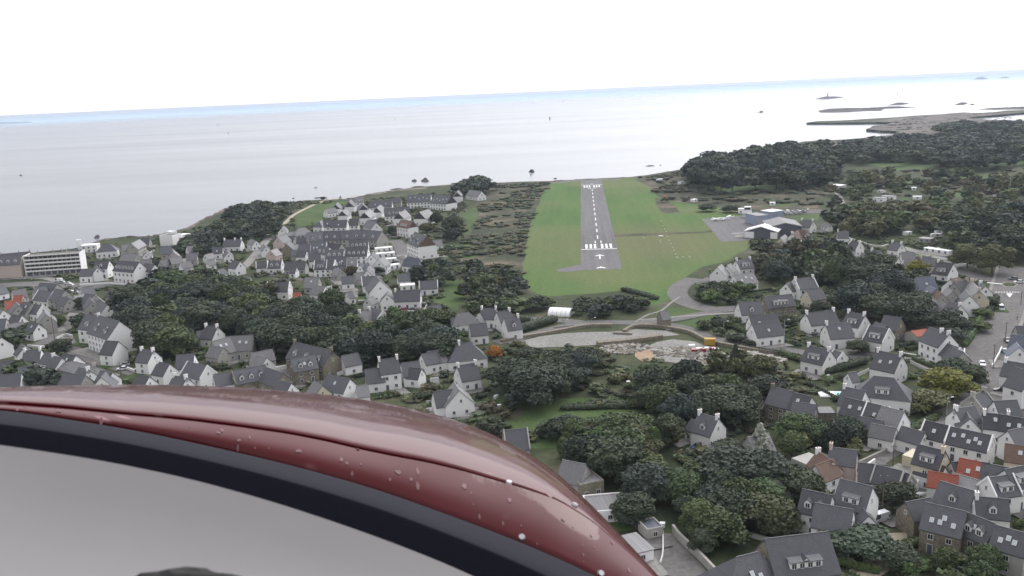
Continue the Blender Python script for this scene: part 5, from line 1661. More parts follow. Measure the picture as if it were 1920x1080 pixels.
# scrub, garden shrubs and rough growth, which nobody could count
def bush_template(seed, lf, sub=1):
    rg = np.random.default_rng(seed)
    lb = [((rg.uniform(-.25, .25), rg.uniform(-.25, .25), rg.uniform(.2, .5)), (.33, .33, .38)) for _ in range(2)]
    return make_foliage(lb, lf, .10, seed, sub)
BT = [bush_template(i, 34) for i in range(6)]; BF = [bush_template(i + 9, 10) for i in range(6)]
def scrub(name, poly, n, w0, w1, h0, h1, cols, label, seed, clump=.02, thr=-.1, lowz=True):
    w = [G(a, b, 0) for a, b in poly]; xs = [p.x for p in w]; ys = [p.y for p in w]
    rnd = random.Random(seed); items = []; tries = 0
    area = 0
    for a, b in zip(w, w[1:] + w[:1]): area += a.x * b.y - b.x * a.y
    area = abs(area) / 2
    bb = (max(xs) - min(xs)) * (max(ys) - min(ys)); N_ = int(n * area / 1000)
    while len(items) < N_ and tries < N_ * 30:
        tries += 1
        x, y = rnd.uniform(min(xs), max(xs)), rnd.uniform(min(ys), max(ys))
        if not inpoly(x, y, w) or occ(x, y): continue
        if pnoise(Vector((x * clump, y * clump, seed))) + rnd.uniform(-.12, .12) < thr: continue
        pw, ph = rnd.uniform(w0, w1), rnd.uniform(h0, h1)
        c = COLS[rnd.choice(cols)]; k = rnd.uniform(.75, 1.35)
        tpl = rnd.choice(BT if dist((x, y, 0)) < 520 else BF)
        items.append((x, y, -.1, pw * rnd.uniform(.8, 1.3), pw * rnd.uniform(.8, 1.3), ph, tpl, tuple(q * k for q in c)))
    if items: joined(name, items, 2, label, 'shrubs')
    return len(items)
nb = 0
nb += scrub('heath_scrub', [(895, 350), (1030, 343), (1012, 367), (995, 410), (983, 460), (976, 520), (985, 545), (900, 560), (850, 540), (838, 500), (865, 460), (885, 440), (897, 400)], 17, 4, 11, 1.2, 3.2, ['dk', 'md', 'ol', 'br', 'dk'], 'low scrub on the sandy heath left of the runway', 1, .022, -.02)
nb += scrub('heath_scrub', [(1188, 335), (1270, 324), (1540, 330), (1545, 400), (1440, 390), (1390, 390), (1290, 379), (1245, 372)], 8, 5, 13, 1.2, 4, ['dk', 'md', 'br', 'bl'], 'low scrub on the heath right of the far runway end', 2, .02, -.05)
nb += scrub('shore_scrub', [(1500, 272), (1690, 252), (1685, 246), (1660, 236), (1700, 222), (1807, 212), (1900, 212), (1880, 256), (1600, 272)], .9, 7, 18, .8, 2, ['br', 'md', 'dk'], 'low growth on the rocky point', 3, .01, 0)
nb += scrub('garden_shrubs', [(-60, 560), (0, 500), (150, 470), (330, 440), (520, 380), (650, 378), (850, 360), (890, 400), (850, 520), (860, 600), (700, 740), (300, 730), (-60, 740)], 22, 2, 6, .9, 3.2, ['dk', 'md', 'dk', 'gr', 'ol', 'br'], 'garden shrubs and undergrowth among the houses on the left', 4, .05, -.12)
nb += scrub('garden_shrubs', [(850, 600), (960, 640), (1130, 660), (1180, 700), (1500, 690), (1560, 760), (1440, 830), (1500, 900), (1440, 1000), (1300, 1060), (1000, 840), (760, 790), (700, 740)], 24, 2, 6.5, .9, 3.2, ['dk', 'md', 'dk', 'ol', 'br'], 'undergrowth and rough shrubs across the middle ground', 5, .04, -.1)
nb += scrub('garden_shrubs', [(1290, 520), (1400, 480), (1560, 420), (1700, 450), (1930, 470), (1930, 1100), (1560, 1110), (1350, 1100), (1440, 1000), (1500, 900), (1440, 830), (1560, 760), (1500, 690), (1400, 640)], 26, 1.6, 5, .8, 2.6, ['dk', 'md', 'dk', 'gr', 'ol'], 'garden shrubs and undergrowth among the houses on the right', 6, .06, -.14)
nb += scrub('far_scrub', [(1540, 325), (1930, 300), (1930, 470), (1780, 455), (1560, 420)], 2.6, 6, 14, 1.5, 4.5, ['dk', 'md', 'ol', 'br', 'dk'], 'rough growth between the far woods', 7, .02, -.2)
nb += scrub('roadside_scrub', [(1125, 648), (1240, 640), (1390, 680), (1440, 690), (1180, 690)], 10, 2, 5, .6, 1.6, ['br', 'ol', 'md'], 'weeds and scrub around the materials yard', 8, .06, 0)
print('bushes', nb)
# ------------------------------------------------------------------ vehicles
def car_meshes(kind):
    """side profiles along x, front towards +x"""
    if kind == 'van': L_, W_, H_ = 4.9, 1.95, 2.2; low = [(-2.45, .35), (-2.45, 1.2), (2.45, 1.0), (2.45, .35)]; up = [(-2.4, 1.15), (-2.35, 2.15), (1.2, 2.15), (2.0, 1.15)]
    else: L_, W_, H_ = 4.1, 1.72, 1.45; low = [(-2.05, .32), (-2.08, .85), (-1.9, .95), (1.1, .92), (2.0, .75), (2.05, .32)]; up = [(-1.85, .92), (-1.45, 1.42), (.25, 1.45), (1.05, .9)]
    def ext(prof, w, mat, name):
        m = MB(); pr = [(a, b) for a, b in prof]
        n = len(pr); i0 = len(m.v)
        for y in (-w / 2, w / 2):
            for a, b in pr: m.v.append((a, y, b))
        k = m.mi(mat)
        for j in range(n): m.f.append((j, (j + 1) % n, n + (j + 1) % n, n + j)); m.m.append(k)
        m.f.append(tuple(range(n))[::-1]); m.m.append(k); m.f.append(tuple(range(n, 2 * n))); m.m.append(k)
        return m.mesh(name)
    wm = MB(); wm.tube((0, -.1, 0), (0, .1, 0), .32, .32, 'rubber', 12); wm.tube((0, -.12, 0), (0, .12, 0), .17, .17, 'steel', 8)
    rf = [(up[1][0] + .08, up[1][1] - .02), (up[1][0] + .12, up[1][1] + .05), (up[2][0] - .1, up[2][1] + .05), (up[2][0], up[2][1] - .02)]
    if kind == 'van':
        body2 = [(-2.42, 1.15), (-2.37, 2.12), (.55, 2.12), (.55, 1.1)]
    else: body2 = None
    return low, up, rf, body2, L_, W_, ext, wm.mesh('wheel')
def car(px, py, ang, paint, kind, label, z=0.12, group=None):
    """ang: heading in degrees, 0 = along +x"""
    low, up, rf, b2, L_, W_, ext, wm = CARS.setdefault(kind, car_meshes(kind))
    q = G(px, py, 0.5)
    t = thing('parked_van' if kind == 'van' else 'parked_car', (q.x, q.y, z), R(ang), label, 'van' if kind == 'van' else 'car', group)
    obj('body', shared(('cb', kind, paint), lambda: ext(low, W_, paint, 'body')), t)
    obj('windows', shared(('cw', kind), lambda: ext(up, W_ * .86, 'car_glass', 'windows')), t)
    obj('roof', shared(('cr', kind, paint), lambda: ext(rf, W_ * .80, paint, 'roof')), t)
    if b2: obj('cargo_side', shared(('cc', kind, paint), lambda: ext(b2, W_ * .9, paint, 'cargo_side')), t)
    for x in (-L_ * .31, L_ * .31):
        for y in (-W_ / 2 + .08, W_ / 2 - .08):
            w = obj('wheel', wm, t); w.location = (x, y, .32)
    for y in (-W_ * .34, W_ * .34):
        h = obj('headlight', shared('hl', lambda: (lambda m: (m.box(-.03, .03, -.16, .16, -.07, .07, 'skylight_glass'), m.mesh('headlight'))[1])(MB())), t); h.location = (L_ / 2 + (0 if kind == 'van' else -.03), y, .68)
    occ_disc(q.x, q.y, 2.5); return t
CARS = {}
for a in [(1877, 579, 250, 'car_white', 'van', 'white van parked on the wide right road below the roundabout'),
          (1842, 683, 250, 'car_white', 'car', 'white car driving along the wide right road'),
          (1885, 660, 255, 'car_silver', 'car', 'silver car parked before the bluish roofed house'),
          (1889, 639, 255, 'car_black', 'car', 'black car behind the bluish roofed house'),
          (1836, 737, 200, 'car_white', 'car', 'white car at the junction behind the chimneyed gable'),
          (1812, 763, 200, 'car_white', 'van', 'white van beside the lane below the junction'),
          (1910, 529, 170, 'car_white', 'car', 'white car driving round the roundabout island'),
          (1900, 523, 170, 'car_grey', 'car', 'grey car under the trees above the roundabout'),
          (110, 527, 170, 'car_white', 'van', 'white van on the seafront road, leftmost'),
          (116, 530, 170, 'car_silver', 'car', 'silver car behind the seafront white van'),
          (127, 532, 165, 'car_white', 'car', 'white car on the seafront road, right of the vans'),
          (132, 535, 165, 'car_white', 'car', 'lower white car on the seafront road'),
          (131, 546, 165, 'car_white', 'car', 'white car parked behind the big grey gable'),
          (147, 543, 160, 'car_silver', 'car', 'silver car parked right of the big grey gable'),
          (143, 549, 160, 'car_silver', 'car', 'pale car nearest the small gables'),
          (40, 523, 175, 'car_silver', 'car', 'silver car before the pink apartment block'),
          (229, 692, 190, 'car_white', 'car', 'white car parked at the bend above the cowling'),
          (233, 684, 190, 'car_silver', 'car', 'silver car parked behind the white one above the cowling'),
          (262, 692, 200, 'car_silver', 'car', 'silver car beside the low white wall above the cowling'),
          (45, 602, 140, 'car_white', 'car', 'white car half hidden by trees at the left edge'),
          (1308, 838, 200, 'car_blue', 'car', 'blue car on the drive of the lone white house'),
          (1649, 974, 205, 'car_silver', 'van', 'silver people carrier beside the tall white gable'),
          (755, 581, 178, 'car_red', 'car', 'dark red car beside the low white wall by the slate bungalow'),
          (771, 581, 178, 'car_black', 'car', 'black car beside the low white wall by the slate bungalow'),
          (1530, 612, 190, 'car_white', 'car', 'white car between the bungalow and the estate'),
          (1480, 611, 190, 'car_white', 'car', 'white car behind the bungalow hedge'),
          (1758, 468, 190, 'car_white', 'car', 'white car on the pale yard above the right village'),
          (726, 455, 180, 'car_white', 'car', 'white car between the holiday blocks'),
          (555, 509, 185, 'car_white', 'car', 'white car in the village centre'),
          (1876, 732, 160, 'car_black', 'car', 'black car beside the small slate house at the junction')]:
    car(*a)
rc = random.Random(4)
for i in range(12):
    k = rc.choice(['car_white', 'car_white', 'car_silver', 'car_grey', 'car_white'])
    car(1463 + i * 4.6 + rc.uniform(-1, 1), 402.5 - i * .45 - (3.5 if i % 2 else 0), 95 + rc.uniform(-8, 8), k, 'van' if i in (3, 8) else 'car', {'car_white': 'white', 'car_silver': 'silver', 'car_grey': 'dark grey'}[k] + (' van' if i in (3, 8) else ' car') + ' in the car park behind the hangars', group='cars in the airfield car park')
# motor caravans in the camp among the right-hand pines
def caravan(px, py, ln, label):
    q = G(px, py, 1.2); t = thing('caravan', (q.x, q.y, 0), R(rc.uniform(-10, 10)), label, 'caravan')
    m = MB(); pr = [(-ln / 2, .5), (-ln / 2 - .1, 1.6), (-ln / 2 + .3, 2.6), (ln / 2 - .4, 2.6), (ln / 2, 1.6), (ln / 2, .5)]
    i = MB(); n = len(pr)
    for y in (-1.15, 1.15):
        for a, b in pr: i.v.append((a, y, b))
    k = i.mi('car_white')
    for j in range(n): i.f.append((j, (j + 1) % n, n + (j + 1) % n, n + j)); i.m.append(k)
    i.f.append(tuple(range(n))[::-1]); i.m.append(k); i.f.append(tuple(range(n, 2 * n))); i.m.append(k)
    obj('body', i.mesh('body'), t)
    w = obj('window', shared('cvw', lambda: (lambda mm: (mm.box(-.8, .8, -1.18, -1.14, 1.3, 2.0, 'car_glass'), mm.mesh('window'))[1])(MB())), t)
    for y in (-1, 1):
        w = obj('wheel', shared('cvwh', lambda: (lambda mm: (mm.tube((0, -.1, 0), (0, .1, 0), .33, .33, 'rubber', 10), mm.mesh('wheel'))[1])(MB())), t); w.location = (0, y, .33)
    occ_disc(q.x, q.y, 4)
for x, y, l, lab in ((1756, 442, 7, 'white caravan in the clearing, left of the dark pines'), (1760, 436, 5, 'smaller caravan behind the one in the clearing'), (1838, 446, 6, 'white caravan glimpsed between dark pines'), (1877, 444, 11, 'longest white caravan in the pines at the right edge'), (1893, 443, 6, 'white caravan beside the longest one'), (1903, 442, 4, 'small caravan at the end of the row in the pines'),
                     (1605, 418, 5, 'pale caravan among trees above the parapet house'), (1652, 426, 5, 'pale caravan among the olive trees'), (1753, 424, 5, 'grey caravan roof at the edge of the olive trees'), (1870, 367, 6, 'pale caravan in the far woods at right')):
    caravan(x, y, l, lab)

# ------------------------------------------------------------------ poles, lamps, hedges and walls
def pole(px, py, pty, label, kind='utility_pole', arm=True):
    b = G(px, py, 0); lo, hi = 1.0, 30.0
    for _ in range(30):
        h = (lo + hi) / 2
        if P((b.x, b.y, h))[1] > pty: lo = h
        else: hi = h
    t = thing(kind, (b.x, b.y, 0), R(rc.uniform(-20, 20)), label, 'street lamp' if kind == 'street_lamp' else 'utility pole')
    m = MB(); m.tube((0, 0, -.3), (0, 0, h), .15, .10, 'pole_wood' if kind != 'street_lamp' else 'steel', 8); obj('pole', m.mesh('pole'), t)
    if kind == 'street_lamp':
        m = MB(); m.tube((0, 0, h - .1), (1.3, 0, h + .25), .05, .05, 'steel', 6); obj('arm', m.mesh('arm'), t)
        m = MB(); m.box(1.1, 1.9, -.16, .16, h + .2, h + .36, 'frame_white'); obj('lamp_head', m.mesh('lamp_head'), t)
    elif arm:
        m = MB(); m.box(-.9, .9, -.06, .06, h - .7, h - .58, 'pole_wood')
        obj('crossarm', m.mesh('crossarm'), t)
        for x in (-.8, 0, .8):
            m = MB(); m.tube((x, 0, h - .58), (x, 0, h - .38), .05, .035, 'frame_white', 6); obj('insulator', m.mesh('insulator'), t)
for a in [(1774, 794, 747, 'street lamp on the lane corner before the dark roofed terrace', 'street_lamp'), (1862, 692, 645, 'pole with crossarm on the right side of the wide road'), (1885, 640, 603, 'pole beside the grass plot on the wide right road'),
          (1907, 600, 592, 'short pole at the right edge beside the wide road'), (1891, 748, 716, 'pole on the pavement before the two storey shop house'), (1914, 572, 545, 'pole nearest the roundabout'),
          (103, 638, 574, 'tall pole at the left road fork'), (687, 688, 645, 'pole behind the white two storey house above the cowling'), (603, 451, 425, 'tall lamp pole over the long slate terrace'), (1357, 630, 603, 'lamp pole beside the bungalow road', 'street_lamp'),
          (1423, 842, 762, 'tall pole behind the silvery conifer'), (620, 540, 508, 'pole at the top of the bent street'), (1674, 876, 833, 'pole at the lane behind the terrace roofs'), (1654, 965, 888, 'pole at the corner of the tall white gable'), (1747, 925, 880, 'pole before the cream house'),
          (795, 676, 640, 'thin pole in the middle wood'), (227, 705, 678, 'pole beside the parked white car above the cowling'), (1470, 655, 600, 'lamp pole at the bungalow corner', 'street_lamp'), (114, 606, 588, 'short pole at the left lane corner'),
          (1110, 612, 597, 'lamp pole on the road below the airfield', 'street_lamp'), (1058, 613, 600, 'short lamp pole on the curved road', 'street_lamp')]:
    pole(*a)
def wall_line(pts, h, w, mat, name, label, cat, z=0.0):
    q, le, ri = ribbon_pts(pts, w, z)
    m = MB(); up = Vector((0, 0, h))
    for i in range(len(q) - 1):
        a, b, c, d = le[i], le[i + 1], ri[i + 1], ri[i]
        m.face((a, b, b + up, a + up), mat); m.face((d, d + up, c + up, c), mat); m.face((a + up, b + up, c + up, d + up), mat)
    m.face((le[0], le[0] + up, ri[0] + up, ri[0]), mat); m.face((le[-1], ri[-1], ri[-1] + up, le[-1] + up), mat)
    mid = q[len(q) // 2].copy(); mid.z = 0
    m.v = [(v[0] - mid.x, v[1] - mid.y, v[2]) for v in m.v]
    o = obj(name, m.mesh(name)); o.location = mid; tag(o, label, cat); PEND.append(o)
    for p in q: occ_disc(p.x, p.y, w / 2)
    return o
def hedge(pts, h, w, label, col='dk', name='hedge'):
    q, le, ri = ribbon_pts(pts, w, 0)
    q = densify(q, 1.1)[: -1]; rg = np.random.default_rng(int(pts[0][0])); lob = []
    mid = q[len(q) // 2]
    for p in q[: max(2, len(q) - 1)]:
        if (p - q[0]).length > (G(*pts[-1]) - G(*pts[0])).length * 1.6 + 4: continue
        lob.append(((p.x - mid.x, p.y - mid.y, h * .48), (w * .62, w * .62, h * .52)))
    step = max(1, len(lob) // 60); lob = lob[::step]
    V, F_, T = make_foliage(lob, min(2500, 26 * len(lob)), .22, int(pts[0][1]), 1, 1.0)
    V[:, 2] = np.clip(V[:, 2], -.1, h * 1.04)
    o = obj(name, mesh_np(name, V, F_, T)); o.location = (mid.x, mid.y, 0); c = COLS[col]; o.color = (*c, 1)
    tag(o, label, 'hedge'); PEND.append(o)
    for p in q: occ_disc(p.x, p.y, w / 2)
hedge([(1550, 703), (1590, 690), (1622, 682)], 2.6, 2.6, 'tall clipped hedge right of the wide dormer house', 'dk')
hedge([(1400, 646), (1420, 650)], 2, 1.6, 'clipped hedge before the bungalow at its left', 'dk')
hedge([(1448, 640), (1470, 643)], 2.2, 1.8, 'clipped hedge before the bungalow at its right', 'dk')
hedge([(1385, 652), (1440, 662), (1500, 672)], 1.6, 1.6, 'long hedge along the lower side of the bungalow road', 'dk')
hedge([(1465, 664), (1480, 672), (1500, 678)], 2, 2, 'hedge beside the stone embankment of the yard', 'md')
hedge([(1690, 650), (1730, 641), (1760, 636)], 1.4, 1.6, 'hedge between the dormer gable house and the two storey house', 'dk')
hedge([(1350, 604), (1400, 622), (1412, 632)], 1.8, 1.8, 'hedge bounding the green beside the bungalow', 'md')
hedge([(1290, 880), (1340, 884), (1400, 887)], 1.6, 1.6, 'long low hedge below the lone white house', 'dk')
hedge([(1215, 812), (1300, 800)], 1.8, 2.2, 'hedge on the left of the lone white house', 'md')
hedge([(1295, 868), (1330, 872), (1380, 872)], 1.4, 1.5, 'upper hedge of the vegetable plot', 'dk')
hedge([(1700, 810), (1735, 800), (1760, 780)], 1.6, 1.8, 'rounded hedge by the junction lane', 'md')
hedge([(560, 505), (600, 510)], 1.6, 1.6, 'hedge before the village centre bungalow', 'dk')
hedge([(730, 568), (760, 570), (790, 566)], 1.5, 1.6, 'hedge before the slate bungalow', 'dk')
hedge([(975, 622), (1000, 615), (1035, 604)], 3.2, 5, 'thick dark hedge before the white gabled cottages', 'dk')
hedge([(950, 600), (985, 604)], 3, 5, 'thick dark hedge behind the white gabled cottages', 'dk')
hedge([(1170, 545), (1230, 562)], 2, 3, 'scrubby hedge at the lower airfield corner', 'dk')
hedge([(1780, 1010), (1710, 1022), (1685, 1030)], 1.6, 2, 'clipped hedge around the sandy yard', 'md')
hedge([(1840, 595), (1825, 625), (1808, 650)], 2.0, 2.4, 'green hedge along the left side of the wide road', 'gr')
hedge([(1868, 560), (1852, 592)], 2.2, 2.6, 'dark hedge along the wide road near the parked van', 'dk')
hedge([(870, 495), (822, 500)], 1.5, 2, 'hedge between the green strips left of the airfield', 'dk')
hedge([(825, 470), (880, 466)], 1.5, 2, 'upper hedge between the green strips', 'dk')
hedge([(1040, 800), (1120, 795)], 1.8, 3, 'hedge at the lower side of the middle lawn', 'md')
hedge([(1060, 768), (1140, 760), (1215, 762)], 1.6, 3, 'hedge at the upper side of the middle lawn', 'dk')
for pts, h, w, mat, lab in [
 ([(940, 642), (985, 633), (1040, 624), (1100, 613), (1147, 612)], 1.2, 1.6, 'granite', 'curved stone bank above the pale gravel lot at left'),
 ([(1170, 624), (1190, 614), (1230, 614), (1290, 624), (1330, 642), (1400, 656), (1465, 666)], 1.3, 1.6, 'granite', 'curved stone bank along the bungalow road'),
 ([(1120, 648), (1180, 642), (1240, 634)], 1.6, 3, 'granite', 'dark rubble bank between the two gravel lots'),
 ([(1150, 626), (1185, 628)], .8, 1.2, 'granite', 'short dark kerb bank on the gravel lot'),
 ([(1745, 800), (1700, 826), (1665, 846), (1610, 872)], 1.1, .5, 'pale_stone', 'long stone wall along the lower lane'),
 ([(1262, 998), (1275, 1015), (1310, 1048), (1345, 1085)], 2.0, .6, 'pale_stone', 'tall stone wall right of the asphalt yard'),
 ([(1243, 1002), (1243, 1040), (1238, 1060)], .9, .3, 'garden_wall_render', 'low wall inside the asphalt yard'),
 ([(1808, 660), (1808, 690)], 1.5, .4, 'render_white', 'white wall beside the big two storey house'),
 ([(1812, 640), (1822, 630), (1830, 622)], 1.8, .4, 'render_white', 'bright white gate wall on the wide road'),
 ([(1860, 690), (1872, 668), (1878, 655)], 1.2, .4, 'render_white', 'white wall at the right side of the wide road'),
 ([(1735, 677), (1765, 688)], 1.2, .4, 'render_white', 'white scalloped garden wall below the two storey house'),
 ([(1693, 668), (1720, 672)], 1.4, .4, 'render_white', 'white garden wall right of the twin skylight house'),
 ([(1695, 677), (1738, 676)], 1.2, .4, 'garden_wall_render', 'pale wall behind the scalloped garden wall'),
 ([(1705, 776), (1728, 766)], 1.3, .4, 'pale_stone', 'stone wall at the end of the stone terrace'),
 ([(1640, 868), (1610, 888), (1578, 895)], 1.3, .4, 'render_white', 'white wall before the pink rendered house'),
 ([(620, 540), (600, 545), (586, 543)], 1.2, .4, 'render_white', 'white wall below the white verged village house'),
 ([(590, 514), (612, 519), (632, 512)], 1.3, .4, 'render_white', 'white curved wall at the top of the bent street'),
 ([(625, 518), (645, 526)], 1.2, .4, 'render_white', 'white wall on the right side of the bent street'),
 ([(672, 568), (725, 566)], 1.5, .4, 'render_white', 'white wall under the largest gable of the bent street'),
 ([(742, 586), (778, 586)], 1.0, .4, 'render_white', 'low white wall before the red car'),
 ([(1040, 615), (1100, 610)], .7, .4, 'pale_stone', 'low wall along the road below the polytunnel'),
 ([(632, 705), (660, 697), (680, 690)], 1.4, .4, 'render_white', 'white diagonal wall left of the white two storey house'),
 ([(552, 712), (585, 722)], 1.0, .4, 'garden_wall_render', 'low pale wall above the cowling'),
 ([(508, 696), (545, 690)], 1.5, .5, 'render_white', 'white wall between the two stone dormer houses'),
 ([(98, 644), (115, 648), (138, 645)], 1.0, .5, 'render_white', 'white wall inside the left road fork'),
 ([(106, 637), (122, 630), (136, 632)], 1.1, .5, 'garden_wall_render', 'curved wall left of the big white block'),
 ([(232, 690), (252, 698)], 1.1, .4, 'render_white', 'white gate wall beside the bend above the cowling'),
 ([(52, 650), (84, 652)], .9, .4, 'render_white', 'low white wall above the twin chimney cottage at left'),
 ([(150, 536), (200, 533), (240, 535)], 1.1, .5, 'render_white', 'long white wall before the seafront hotel'),
 ([(1793, 503), (1812, 498), (1830, 502)], 1.2, .5, 'render_white', 'white wall below the big olive trees'),
 ([(1665, 460), (1640, 463), (1580, 444)], 1.0, .5, 'garden_wall_render', 'long pale wall behind the parapet house'),
 ([(1380, 656), (1430, 668), (1475, 676)], .6, 1.4, 'pale_stone', 'row of pale stone slabs in the materials yard'),
 ([(1292, 878), (1370, 880)], .5, .5, 'garden_wall_render', 'low pale edging of the vegetable plot'),
 ([(690, 366), (745, 357), (800, 351), (850, 347)], .9, .6, 'pale_stone', 'sea wall behind the holiday village'),
 ([(590, 373), (612, 372), (613, 377)], 1.6, 1.2, 'pale_stone', 'old stone battery wall on the headland')]:
    wall_line(pts, h, w, mat, 'wall' if mat != 'granite' else 'stone_bank', lab, 'wall')
# short garden hedges and walls beside houses
rh = random.Random(9)
cand = []
for o in list(PEND):
    if o.get('category') == 'house' and 'house' in o.name and dist(o.location) < 760:
        cand.append(o)
rh.shuffle(cand)
nh = nw = 0
for o in cand[:240]:
    W0 = o.matrix_basis; L0 = 14
    if WHERE_OF(o) in ('x',): continue
    for side in range(2):
        u = rh.uniform(8.5, 12) * rh.choice((-1, 1)); v = rh.uniform(-11, -7)
        if side == 0: a, b = Vector((-9 - rh.uniform(0, 3), v, 0)), Vector((9 + rh.uniform(0, 3), v, 0))
        else: a, b = Vector((u, v, 0)), Vector((u, rh.uniform(4, 11), 0))
        a = W0 @ a; b = W0 @ b
        bad = sum(occ(a.lerp(b, k / 8).x, a.lerp(b, k / 8).y) for k in range(9)) > 2 or any(occ(a.lerp(b, k / 8).x, a.lerp(b, k / 8).y, OCC_H) for k in range(9))
        if bad: continue
        ln = (b - a).length; mid = (a + b) / 2; rz = math.atan2((b - a).y, (b - a).x)
        if rh.random() < .55:
            def hm():
                lob = [((x, 0, .5), (.9, .55, .55)) for x in np.arange(-7.4, 7.5, .9)]
                V, F_, T = make_foliage(lob, 900, .13, 5, 1, 1.0); V[:, 2] = np.clip(V[:, 2], -.05, 1.05); return mesh_np('hedge', V, F_, T)
            t = thing('hedge', mid, rz, 'hedge', 'hedge', None, shared('hedge', hm))
            t['label'] = 'clipped garden hedge beside a house ' + WHERE_OF(o); t.scale = (ln / 15, rh.uniform(.9, 1.3), rh.uniform(1.2, 2.0)); c = COLS[rh.choice(['dk', 'md', 'dk', 'gr'])]; t.color = (*c, 1); nh += 1
        else:
            def gw():
                m = MB(); m.box(-.5, .5, -.15, .15, 0, .92, 'garden_wall_render'); m.box(-.5, .5, -.2, .2, .92, 1.0, 'pale_stone'); return m.mesh('garden_wall')
            t = thing('garden_wall', mid, rz, 'low pale garden wall beside a house ' + WHERE_OF(o), 'wall', None, shared('gwall', gw)); t.scale = (ln, 1, rh.uniform(.8, 1.3)); nw += 1
        for k in range(9): p = a.lerp(b, k / 8); occ_disc(p.x, p.y, .8)
print('hedges', nh, 'walls', nw)

# ------------------------------------------------------------------ things in the materials yard and gardens
def crate_like(px, py, sx, sy, sz, mat, name, label, cat, rz=0, z=0.1):
    q = G(px, py, sz / 2); t = thing(name, (q.x, q.y, z), R(rz), label, cat)
    m = MB(); m.box(-sx / 2, sx / 2, -sy / 2, sy / 2, 0, sz, mat); obj('body', m.mesh('body'), t)
    m = MB(); m.box(-sx / 2 - .05, sx / 2 + .05, -sy / 2 - .05, sy / 2 + .05, sz, sz + .12, mat if name != 'garden_shed' else 'pale_slate')
    for k in range(int(sx / .7)): m.box(-sx / 2 + .3 + k * .7, -sx / 2 + .42 + k * .7, -sy / 2 - .06, -sy / 2 - .001, .1, sz - .1, mat)
    obj('lid', m.mesh('lid'), t); occ_disc(q.x, q.y, max(sx, sy) / 2); return t
crate_like(1331, 641, 4.2, 2.4, 2.4, 'yellow_paint', 'container', 'yellow container at the road side of the materials yard', 'container', -12)
for i, (x, y, c, nmn) in enumerate([(1302, 658, 'car_red', 'red'), (1311, 656, 'car_white', 'white'), (1318, 657, 'car_red', 'red'), (1327, 655, 'car_white', 'white'), (1335, 655, 'car_red', 'red'), (1342, 657, 'car_white', 'white'), (1297, 650, 'car_white', 'white')]):
    crate_like(x, y, 2.2, 1.5, 1.2, c, 'skip', f'{nmn} skip in the materials yard', 'skip', -10 + i * 3)
crate_like(815, 716, 3, 2.6, 2.2, 'frame_white', 'garden_shed', 'white garden shed on the lawn before the villas', 'shed', 10)
crate_like(504, 659, 5, 2.6, 2.4, 'frame_white', 'garden_shed', 'white cabin with two dark windows before the middle wood', 'shed', 8)
crate_like(878, 714, 1.6, 1.2, 1.2, 'car_red', 'playhouse', 'small red toy house in the garden of the white villa', 'playhouse', 5)
crate_like(1770, 905, 2, 1.4, 1.4, 'pale_stone', 'oil_tank', 'pale tank behind the cream house', 'tank', 5)
def pool():
    q = G(1571, 741, 0); t = thing('swimming_pool', (q.x, q.y, .1), R(-8), 'small swimming pool with white surround behind the two roofed stone house', 'swimming pool')
    m = MB(); m.box(-6, 6, -2.6, 2.6, 0, .35, 'render_white'); obj('surround', m.mesh('surround'), t)
    m = MB(); m.box(-1, 5.4, -2.0, 2.0, .35, .37, 'pool_water'); obj('water', m.mesh('water'), t)
    m = MB(); m.box(-6, -1.2, -2.2, 2.2, .351, .55, 'frame_white'); obj('cover', m.mesh('cover'), t); occ_disc(q.x, q.y, 6)
mat_plain('pool_water', (.10, .38, .48), .08, 0, .8, .1, .5)
pool()
# blue garage doors and the white panel beside them, fixed on the stone house front
q = G(1519, 786, 1.2)
t = thing('garage', (q.x, q.y, 0), R(-6), 'stone garage with dark blue double doors and white gate below the near black roof', 'garage')
m = MB(); m.box(-7, 7, 0, 5, 0, 3.0, 'granite'); obj('wall', m.mesh('wall'), t)
m = MB(); m.box(-7.2, 7.2, -.2, 5.2, 3.0, 3.2, 'slate'); obj('roof', m.mesh('roof'), t)
for x in (-1.0, .55): m = MB(); m.box(x - .74, x + .74, -.08, 0, 0, 2.5, 'blue_paint'); obj('door', m.mesh('door'), t)
m = MB(); m.box(-4.3, -2.2, -.08, 0, 0, 2.6, 'render_white'); obj('gate', m.mesh('gate'), t)
